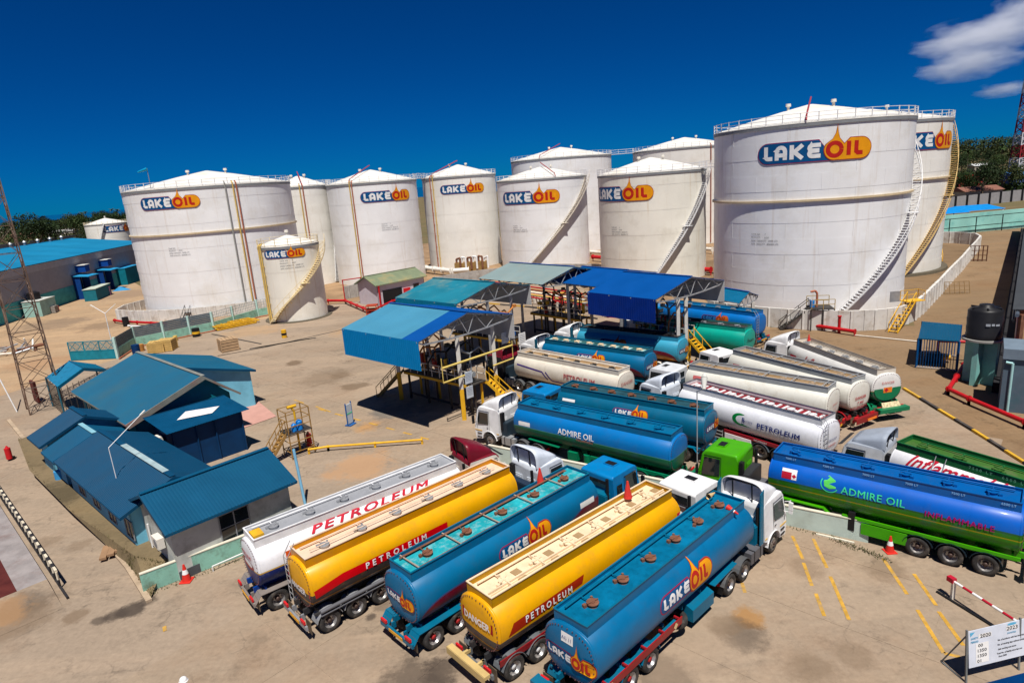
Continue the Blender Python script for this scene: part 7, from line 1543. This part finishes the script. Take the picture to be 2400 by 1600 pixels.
# statistics board at bottom right
s0 = U(2262,1588)  # foot of left post
bL = U(2269.5,1478,2.05); bR = U(2420,1443,2.05); dx = (bR-bL).normalized(); up_ = Vector((0,0,1)); tl = Vector((dx.y,-dx.x,0)); tl = tl if tl.y < 0 else -tl
t = thing('information_board', 'white safety statistics board on legs at the bottom right corner', 'information board'); Wd = 3.4
lean = Vector((0,0,1)).lerp(-tl, .12).normalized(); org = bL-lean*1.45
m = MB(); nb = dx.cross(lean).normalized(); m.hexa([org, org+dx*Wd, org+dx*Wd-nb*.03, org-nb*.03, org+lean*1.42, org+dx*Wd+lean*1.42, org+dx*Wd+lean*1.42-nb*.03, org+lean*1.42-nb*.03]); m.build('board', M('board_white', (.62,.66,.74), .5), t)
cf = plane_conform(org+nb*.0, dx, lean); BK = M('print_black', (.03,.03,.04)); BLU = M('print_blue', (.1,.4,.62))
lay([(rect(.42,1.08,.98,1.24),0,1),(rect(1.62,1.12,2.12,1.3),0,1),(rect(.3,.12,.85,.9),0,1)], cf, [WHITE], 'label_strip', t, base=.004, lift=.002)
for s_, x, y, z_, mm in (('2020',.72,1.15,.19,BK),('2023',1.88,1.2,.2,BK),('00',.5,.8,.17,BK),('1350',.55,.6,.17,BK),('1350',.55,.4,.17,BK),('01',.45,.2,.17,BK),('00',2.95,.95,.17,BK),('1041',2.98,.75,.17,BK),('1041',2.98,.55,.17,BK),('01',2.9,.35,.17,BK),('SAFETY',.25,1.12,.1,BLU),('PERIOD',.25,.98,.1,BLU),('STATISTICS',1.85,1.02,.08,BLU),('YEAR',2.75,1.18,.12,BLU),('No. of accidents with lost time injury',1.85,.84,.085,BK),('No. of working days without accident',1.85,.66,.085,BK),('Safe working man hours',1.65,.48,.085,BK),('Total No. of fatality since last one',1.75,.32,.085,BK),('Since 2020',1.45,.2,.085,BK)):
    put_text(s_, z_, cf, mm, t, u=x, v=y, sv=None, bold=.01, base=.01, sx=1.25 if z_ > .15 else .95)
lay([([(.06,1.36),(.28,1.36),(.08,1.2)],0,0),([(1.87+math.cos(R(q))*.2,1.35+math.sin(R(q))*.05) for q in range(0,360,20)],0,0)], cf, [BLU], 'emblem', t, base=.008)
m = MB()
for k in (-.06, Wd*.66): p = org+dx*k; m.beam(V(p,0), p+lean*1.5, .06); m.beam(p+lean*1.3, V(p,0)-tl*1.1*1.0+Vector((0,0,0)), .04); m.beam(V(p,.02), V(p,.02)-tl*1.1, .05)
m.build('leg', M('board_leg', (.16,.17,.17), .5), t)
# barrier pole
t = thing('barrier', 'red and white striped boom barrier low over the parking floor', 'barrier'); a = U(2236,1362,.85); a = Vector((a.x, a.y, .85)); b = Vector((a.x+.72, a.y-2.95, .85)); BR = M('barrier_red', (.42,.01,.03), .5)
for i in range(7): m = MB(); m.cyl(a.lerp(b, i/7), a.lerp(b, (i+1)/7), .055, n=10); m.build('pole_band', [WHITE, BR][i % 2], t)
m = MB(); m.beam(V(a,0), V(a,.8), .13); m.build('post', OFFW, t); m = MB(); m.box((*(a-(b-a).normalized()*.12).xy, .88),(.3,.22,.22), rz=math.atan2((b-a).y,(b-a).x)); m.build('pivot_head', BR, t); m = MB(); m.beam(V(a+Vector((-.35,.5,0)),.04), V(b,.04), .1, .06); m.build('ground_rail', BLACK, t)
# weighbridge
WB = M('weighbridge_deck', (.3,.22,.18), .6, .1, var=.2, scale=.6, dirt=(.1,.025,.02), dirt_amt=.9, dscale=.35)
w0, w1 = Vector(Z(0,1190,0)), Vector(Z(113,1368,0)); dwb = (w1-w0).normalized(); nwb = Vector((-dwb.y, dwb.x, 0)); nwb = nwb if nwb.x < 0 else -nwb; w0 = w0-dwb*9
t = thing('weighbridge', 'grey and maroon weighbridge deck at the bottom left corner', 'weighbridge')
m = MB(); m.hexa([V(w0,0), V(w1,0), V(w1+nwb*3.2,0), V(w0+nwb*3.2,0), V(w0,.3), V(w1,.3), V(w1+nwb*3.2,.3), V(w0+nwb*3.2,.3)]); m.build('deck', M('deck_grey_steel', (.3,.27,.26), .55, .1, var=.2, dirt=(.2,.12,.1), dirt_amt=.5), t)
m = MB(); m.hexa([V(w0+nwb*1.3,.302), V(w1+nwb*1.3,.302), V(w1+nwb*3.19,.302), V(w0+nwb*3.19,.302), V(w0+nwb*1.3,.312), V(w1+nwb*1.3,.312), V(w1+nwb*3.19,.312), V(w0+nwb*3.19,.312)]); m.build('deck_plate', M('deck_maroon', (.09,.02,.015), .5, var=.3), t)
m = MB(); q = dwb*3.2; m.add([V(w1,.3), V(w1+nwb*3.2,.3), V(w1+nwb*3.2+q,.0), V(w1+q,.0)], [(0,1,2,3)]); m.build('ramp', G1, t)
t = thing('guard_rail', 'black and white striped guard rail along the weighbridge', 'guard rail'); a = w0-nwb*.35; b = w1-nwb*.35+dwb*1.0; n_ = 48; WS, BS = M('stripe_cream', (.62,.55,.42), .7), M('stripe_black', (.03,.028,.03), .6)
for i in range(n_): m = MB(); p, q = a.lerp(b, i/n_), a.lerp(b, (i+1)/n_); m.beam(V(p,1.0), V(q,1.0), .12, .12); m.build('rail_band', [BS, WS][i % 2], t)
for i in range(0, n_+1, 2):
    p = a.lerp(b, i/n_); m = MB(); m.beam(V(p,0), V(p,.5), .08); m.build('post', BS, t); m = MB(); m.beam(V(p,.5), V(p,.95), .08); m.build('post', WS, t)
m = MB(); m.beam(V(a,.08), V(b+dwb*1.5,.08), .1, .1); m.build('bottom_rail', BS, t)
# steps and debris near the small office
t = thing('block_pile', 'broken brown concrete steps at the corner of the small office', 'steps', Z(285,1292,.1), .4)
for i in range(5): m = MB(); m.box((-.8+i*.38,.1*i,.1+.07*i),(.34,1.5,.14)); m.build('block', M('step_brown', (.3,.18,.1), .9), t)
t = thing('pipe', 'bent white pipe lying on the weedy bank', 'pipe'); m = MB(); m.tube([Vector(Z(230,1252,.35)), Vector(Z(272,1247,.5)), Vector(Z(285,1236,.6))], .04); m.build('pipe_run', WHITE, t)
# cones lying on tankers
def on_truck(obj_, local): return obj_.matrix_basis @ Vector(local)
trucks = [o for o in bpy.data.objects if o.name.startswith('tanker_truck')]; trucks.sort(key=lambda o: int(o['tmp'][1:]))
RC = M('cone_faded_red', (.6,.04,.03), .5)
cone('red cone lying by the front of the nearest blue tanker deck', on_truck(trucks[4], (10.6,-.4,3.62)), .62, (1.75,0,.6), M('cone_red', (.6,.03,.02)), base=False)
cone('tan cone lying across the far front corner of the nearest blue tanker', on_truck(trucks[4], (10.7,.62,3.75)), .6, (1.6,.0,2.3), M('cone_tan', (.6,.42,.2)), base=False, white=False)
cone('red cone standing at the front of the cream tanker deck', on_truck(trucks[3], (9.6,.4,3.6)), .9, (0,0,0), RC, base=False, white=False)
cone('red cone standing at the front left of the teal tanker deck', on_truck(trucks[2], (9.3,.7,3.5)), .9, (0,0,0), RC, base=False, white=False)
cone('small red cone on the front of the ivory and green tanker', on_truck(trucks[10], (9.6,-.5,3.5)), .6, (0,0,0), RC, base=False, white=False)
# ------------------------------------------------------------------ far land: trees, huts, hills
LF = [M('leaf_dark', (.016,.032,.008), .7, var=.5, scale=.5), M('leaf_mid', (.03,.058,.012), .7, var=.5, scale=.5), M('leaf_olive', (.05,.062,.018), .7, var=.5, scale=.5)]; BARK = M('bark', (.12,.09,.06), .9)
def crown_mesh(seed, n, rx, rz, mat, leaf=.5):
    rr = random.Random(seed); m = MB(); cl = []
    for _ in range(14): a = rr.uniform(0,6.28); q = rr.random()**.5*.75; cl.append(Vector((math.cos(a)*rx*q, math.sin(a)*rx*q, rr.uniform(-.6,.75)*rz)))
    for i in range(n):
        c = rr.choice(cl); d = Vector((rr.gauss(0,1), rr.gauss(0,1), rr.gauss(0,.8))).normalized()*(rr.random()**.4)*rx*.42; p = c+d
        u = Vector((rr.gauss(0,1), rr.gauss(0,1), rr.gauss(0,1))).normalized(); v = u.cross(Vector((rr.gauss(0,1), rr.gauss(0,1), rr.gauss(0,1)))).normalized(); s = leaf*rr.uniform(.5,1.2)
        m.add([p-u*s, p-v*s*.5, p+u*s, p+v*s*.5], [(0,1,2,3)], rr.choice((0,0,0,1)))
    return m.mesh('crown', [mat, LF[rr.randrange(3)]])
crowns = [crown_mesh(i, 2600, 5.0, 3.2, LF[i % 3], .3) for i in range(5)]
tm = MB(); tm.cyl((0,0,0),(0,0,5),.4,.25,n=8); tm.cyl((0,0,4.5),(2,1,7.5),.22,.1,n=6); tm.cyl((0,0,4.2),(-1.8,.8,7.2),.2,.1,n=6); tm.cyl((0,0,4.6),(.2,-2,7.4),.2,.1,n=6); trunk = tm.mesh('trunk', BARK)
def palm_mesh(seed):
    rr = random.Random(seed); m = MB(); 
    for i in range(16):
        a = i*.3927*1.0+rr.uniform(-.2,.2); el = rr.uniform(-.5,.9); L = rr.uniform(3.0,4.0); p = Vector((0,0,0)); d = Vector((math.cos(a)*math.cos(el), math.sin(a)*math.cos(el), math.sin(el)))
        for k in range(6):
            q = p+d*L/6; s = Vector((-math.sin(a), math.cos(a), 0)); w0, w1 = .75*(1-k/7), .75*(1-(k+1)/7)
            m.add([p, p+s*w0-Vector((0,0,w0*.5)), q+s*w1-Vector((0,0,w1*.6)), q], [(0,1,2,3)], 0); m.add([p, q, q-s*w1-Vector((0,0,w1*.6)), p-s*w0-Vector((0,0,w0*.5))], [(0,1,2,3)], 0)
            p = q; d = (d+Vector((0,0,-.2))).normalized()
    return m.mesh('crown', [LF[seed % 3]])
palms = [palm_mesh(i) for i in range(3)]; pt = MB(); pt.cyl((0,0,-14),(.3,.2,-7),.25,.2,n=7); pt.cyl((.3,.2,-7),(0,0,0),.2,.14,n=7); ptrunk = pt.mesh('trunk', M('palm_trunk', (.2,.16,.11), .9))
def tree(x, y, s, lab, grp, sz=1, i=None, zb=0):
    t = thing('broadleaf_tree', lab, 'tree', (x, y, zb), rnd.uniform(0,6.28), grp); t.scale = (s, s, s*sz); link('trunk', trunk, t); link('crown', crowns[rnd.randrange(5) if i is None else i], t, (0,0,8.0)); return t
def palm(x, y, h, lab, grp, zb=0):
    t = thing('palm_tree', lab, 'palm tree', (x, y, zb+h), rnd.uniform(0,6.28), grp); link('crown', palms[rnd.randrange(3)], t); link('trunk', ptrunk, t); return t
hl = MB(); N = 26; vs = []
for i in range(N+1):
    for j in range(9): ang_ = R(28+i*1.6); dd = 520+j*75; vs.append((math.sin(ang_)*dd, math.cos(ang_)*dd, -1.0 if j == 0 else 1.0+min(j,5)*2.4+1.5*math.sin(i*.9+j)))
hl.add(vs, [(i*9+j, i*9+j+1, (i+1)*9+j+1, (i+1)*9+j) for i in range(N) for j in range(8)]); 
o = hl.build('hill', far_g, kind='structure')
LT = 'trees beyond the warehouse at the left'; RT = 'trees on the rise at the right'
for i in range(70):
    az = R(rnd.uniform(-42,-22.5)); d = rnd.uniform(700, 1000) if i%9 else rnd.uniform(520,640); x, y = math.sin(az)*d, math.cos(az)*d; k = rnd.random()
    if k < .45: palm(x, y, rnd.uniform(15,22), 'coconut palm in the far tree belt beyond the warehouse', LT+', palms')
    else: tree(x, y, rnd.uniform(1.1,1.7), 'dark green bushy tree in the far tree belt beyond the warehouse', LT)
tree(-186, 262, 1.7, 'largest dark round tree at the left edge beyond the warehouse', None, i=0); tree(-178, 283, 1.2, 'second dark tree beside the largest one at the left edge', None, i=3)
for i in range(80):
    az = R(rnd.uniform(30,41.5)); d = rnd.uniform(440, 860); x, y = math.sin(az)*d, math.cos(az)*d; zb = max(0, 1.0+min((d-520)/75,5)*2.4-1.2); k = rnd.random()
    if k < .35: palm(x, y, rnd.uniform(11,15), 'palm tree among the woods on the rise at the right', RT+', palms', zb)
    else: tree(x, y, rnd.uniform(.8,1.25), 'green tree among the woods on the rise at the right', RT, zb=zb)
for i, (px, py, s, l) in enumerate(((2300,452,1.25,'big dark spreading tree beyond the grey wall at the right'),(2262,425,1.0,'bright green tree left of the big dark one beyond the grey wall'),(2345,440,1.15,'dense tree right of the big dark one beyond the grey wall'),(2232,412,.9,'smaller green tree right above the stair of the rear tank'),(2385,430,.9,'round tree near the red and white mast'))):
    p = U(px, py, 5.5*s) if False else None; az = math.atan2((px-1200)/FPX*1.0, 1); q = U(px, 470+i*2, 0); q = q*(.98+.05*i); tree(q.x, q.y, s*.95, l, None, i=i)
m = MB(); rr = random.Random(11)
def mass(az0, az1, d0, d1, n, z1, seed):
    rr = random.Random(seed); m = MB()
    for i in range(n):
        az = R(rr.uniform(az0, az1)); d = rr.uniform(d0, d1); c = Vector((math.sin(az)*d, math.cos(az)*d, rr.uniform(0,1)*z1)); 
        for k in range(5):
            p = c+Vector((rr.gauss(0,1.5), rr.gauss(0,1.5), rr.gauss(0,1))); u = Vector((rr.gauss(0,1), rr.gauss(0,1), rr.gauss(0,1))).normalized(); v = u.cross(Vector((0,.3,1))).normalized(); s = rr.uniform(.7,1.6); s *= .8; m.add([p-u*s, p-v*s*.6, p+u*s, p+v*s*.6], [(0,1,2,3)], rr.choice((0,1)))
    return m
mass(-44,-21,680,1050,6500,13,1).build('woodland', [LF[0], LF[1]], kind='stuff')
w2 = mass(27,44,560,1000,7500,14,2); w2.v = [(x, y, z+1+max(0, min((math.hypot(x,y)-520)/75,5))*2.2) for x, y, z in w2.v]; w2.build('woodland', [LF[0], LF[2]], kind='stuff')
mass(-43,-24,480,760,2200,2.2,3).build('shrubs', [LF[1], LF[2]], kind='stuff'); mass(31,42,290,460,2600,3.5,4).build('shrubs', [LF[1], LF[0]], kind='stuff')
# small houses
def hut(px, py, w, d_, h, wall, roof, lab, rz=0, cat='house', rise=1.5):
    p = U(px, py); t = thing('small_house', lab, cat, (p.x, p.y, 0), rz); m = MB(); m.bb((-w/2,-d_/2,0),(w/2,d_/2,h)); m.build('wall', wall, t)
    m = MB(); m.add([(-w/2-.5,-d_/2-.5,h),(w/2+.5,-d_/2-.5,h),(w/2+.5,0,h+rise),(-w/2-.5,0,h+rise),(w/2+.5,d_/2+.5,h),(-w/2-.5,d_/2+.5,h)], [(0,1,2,3),(3,2,4,5),(0,3,5),(1,4,2)]); m.build('roof', roof, t)
    m = MB()
    for i in range(max(1, int(w/4))): x = -w/2+2+i*4; m.box((x,-d_/2-.02,h*.55),(1.2,.06,1.2))
    m.build('window', BLACK, t)
HW1 = M('hut_wall', (.4,.36,.3), .9, var=.2); HR1 = M('hut_roof_pale', (.55,.56,.56), .6); HR2 = M('hut_roof_rust', (.22,.1,.07), .8); HR3 = M('hut_roof_red', (.45,.03,.02), .6)
for a_ in ((75,545,14,8,4,HW1,HR1,'white roofed house among the trees at the left'),(150,553,22,9,4,HW1,M('hut_roof_grey',(.3,.29,.28)),'long grey house behind the field at the left'),(165,536,9,8,6,WHITE,WHITE,'bright white domed house behind the trees at the left'),(5,545,10,8,4,HW1,HR1,'pale house at the extreme left edge'),(60,560,18,9,4,M('hut_wall_brown',(.2,.12,.08)),HR2,'brown roofed row house left of the tank at the left')): hut(*a_)
for a_ in ((2250,452,10,12,5.5,M('hut_wall_red',(.3,.04,.03)),HR3,'red roofed house beyond the grey wall at the right'),(2285,470,13,8,3.5,HW1,HR2,'rusty roofed shed right of the red roofed house'),(2395,445,14,8,6,M('hut_blue_wall',(.1,.16,.35)),M('hut_roof_blue2',(.05,.2,.5)),'blue and grey house at the right edge below the mast'),(2240,400,12,8,5,HW1,HR1,'pale roofed house just right of the rear tank'),(2300,405,16,8,5,HW1,HR1,'long pale house on the rise at the right'),(2355,395,12,8,5,HW1,M('hut_roof_tan',(.4,.28,.15)),'tan roofed house on the rise near the mast')): hut(*a_)
t = thing('boundary_wall', 'long grey boundary wall behind the warehouse at the left', 'wall'); a = Vector((-265,330,0)); b = Vector((-150,352,0)); a = U(0,592); b = U(200,562); a = a+(a-b)*.3
for i in range(30): m = MB(); p, q = a.lerp(b, i/30), a.lerp(b, (i+.97)/30); m.beam(V(p,2.2), V(q,2.2), .3, 4.4); m.build('wall_panel', M('wall_grey_left', (.22,.22,.22), .8), t)
t = thing('low_sheds', 'row of brown low sheds between the warehouse and the grey wall', 'shed row'); a = U(0,612); b = U(195,590)
for i in range(9): m = MB(); p, q = a.lerp(b, i/9), a.lerp(b, (i+.85)/9); m.beam(V(p,1.6), V(q,1.6), 5, 3.2); m.build('shed', M('shed_brown%d' % (i % 3), ((.1,.07,.06),(.16,.11,.09),(.08,.07,.07))[i % 3], .9), t)
# debris heap near the mast
t = thing('scrap_heap', 'pale scrap pipes heaped on the ground at the left edge', 'scrap heap', Z(8,830,0)); rr = random.Random(6)
for i in range(26): m = MB(); p = Vector((rr.uniform(-4,4), rr.uniform(-3,3), rr.uniform(.1,.7))); dd = Vector((rr.gauss(0,1), rr.gauss(0,1), rr.gauss(0,.15))).normalized()*rr.uniform(.6,1.8); m.cyl(p-dd, p+dd, rr.uniform(.06,.22), n=8); m.build('scrap_pipe', rr.choice([OFFW, STEEL, RUST]), t)
# ------------------------------------------------------------------ clouds: real volumes far away
cm = bpy.data.materials.new('cloud'); cm.use_nodes = True; nt2 = cm.node_tree; nt2.nodes.clear(); t_ = NT(cm)
ov = t_.n('OutputMaterial'); pv = t_.n('VolumePrincipled'); pv.inputs['Color'].default_value = (.95,.96,1,1)
tcn = t_.n('TexCoord').outputs['Object']; vl = t_.n('VectorMath', operation='LENGTH'); t_.l(tcn, vl.inputs[0]); ns_ = t_.noise(tcn, 1.6, 5, .6)
den = t_.math('MULTIPLY', t_.ramp(t_.math('SUBTRACT', t_.math('MULTIPLY', ns_, 1.9), vl.outputs['Value']), .12, .75), .007)
t_.l(den, pv.inputs['Density']); t_.l(pv.outputs[0], ov.inputs[1]); cm.cycles.volume_step_rate = 4 if hasattr(cm, 'cycles') else 1
cmesh = MB(); cmesh.lathe([(0,-1),(.5,-.866),(.866,-.5),(1,0),(.866,.5),(.5,.866),(0,1)], 16); cme = cmesh.mesh('cloud', cm)
def cloud(px, py, wpx, hpx, lab):
    d = _f+_r*((px-1200)/FPX)-_u*((py-800)/FPX); D = 4200; p = Vector((0,0,CAM_H))+d*D; s = D/FPX
    c = thing('cloud', lab, 'cloud', p, math.atan2(d.y, d.x)-math.pi/2, None, cme); c.scale = (wpx/2*s, max(wpx,hpx)*.35*s, hpx/2*s); return c
cloud(2300,85,330,100,'longest grey white cloud at the upper right, rising to the corner'); cloud(2265,150,240,85,'lower puffy cloud under the long one at the upper right'); cloud(2385,30,160,90,'cloud at the extreme upper right corner'); cloud(2350,210,140,40,'faint thin wisp of cloud left of the mast')
# ------------------------------------------------------------------ person with a white helmet at the bottom edge
def person(loc, rz):
    t = thing('person', 'person in a white safety helmet and dark blue overall, just at the bottom edge', 'person', loc, rz)
    J = [((0,0,.95),.16),((0,0,1.15),.15),((0,0,1.38),.17),((0,0,1.5),.07),((0,.01,1.58),.085),((0,.015,1.68),.1),
         ((.1,0,.88),.1),((.12,.02,.48),.07),((.12,0,.1),.05),((.12,.14,.04),.045),((-.1,0,.88),.1),((-.12,-.1,.48),.07),((-.12,-.2,.12),.05),((-.12,-.07,.05),.045),
         ((.2,0,1.4),.07),((.27,-.02,1.14),.05),((.28,.12,.92),.04),((.28,.17,.86),.03),((-.2,0,1.4),.07),((-.27,.02,1.14),.05),((-.28,.16,.95),.04),((-.28,.21,.89),.03)]
    E = [(0,1),(1,2),(2,3),(3,4),(4,5),(0,6),(6,7),(7,8),(8,9),(0,10),(10,11),(11,12),(12,13),(2,14),(14,15),(15,16),(16,17),(2,18),(18,19),(19,20),(20,21)]
    me = bpy.data.meshes.new('body'); me.from_pydata([j[0] for j in J], E, []); o = link('body', me, t); md = o.modifiers.new('skin', 'SKIN')
    for v, j in zip(me.skin_vertices[0].data if me.skin_vertices else [], J): v.radius = (j[1], j[1])
    if not me.skin_vertices: pass
    o.modifiers.new('sub', 'SUBSURF').levels = 1
    me.materials.append(M('overall_blue', (.02,.04,.12), .8)); 
    h = MB(); h.lathe([(.145,1.7),(.135,1.76),(.11,1.82),(.05,1.86),(0,1.87)], 16); h.lathe([(.17,1.69),(.145,1.72)], 16); h.build('helmet', WHITE, t)
    return t
pz = U(428,1586,1.85); person((pz.x, pz.y, 0), .4)
q = U(2400,1592,.9); t = thing('vehicle_roof', 'flat dark blue roof edge cut by the bottom right corner', 'kiosk roof', (0,0,0)); m = MB(); m.hexa([V(U(2262,1612,2.3),2.2), V(U(2420,1570,2.3),2.2), V(U(2460,1700,2.3),2.2), V(U(2280,1740,2.3),2.2), V(U(2262,1612,2.3),2.3), V(U(2420,1570,2.3),2.3), V(U(2460,1700,2.3),2.3), V(U(2280,1740,2.3),2.3)]); m.build('roof_panel', M('roof_navy', (.0,.03,.12), .4), t)
for p_ in (U(2440,1600,2.3), U(2300,1720,2.3)): m = MB(); m.beam(V(p_,0), V(p_,2.2), .1); m.build('post', DKSTEEL, t)
for o in trucks:
    del o['tmp']
print('objects', len(bpy.data.objects))
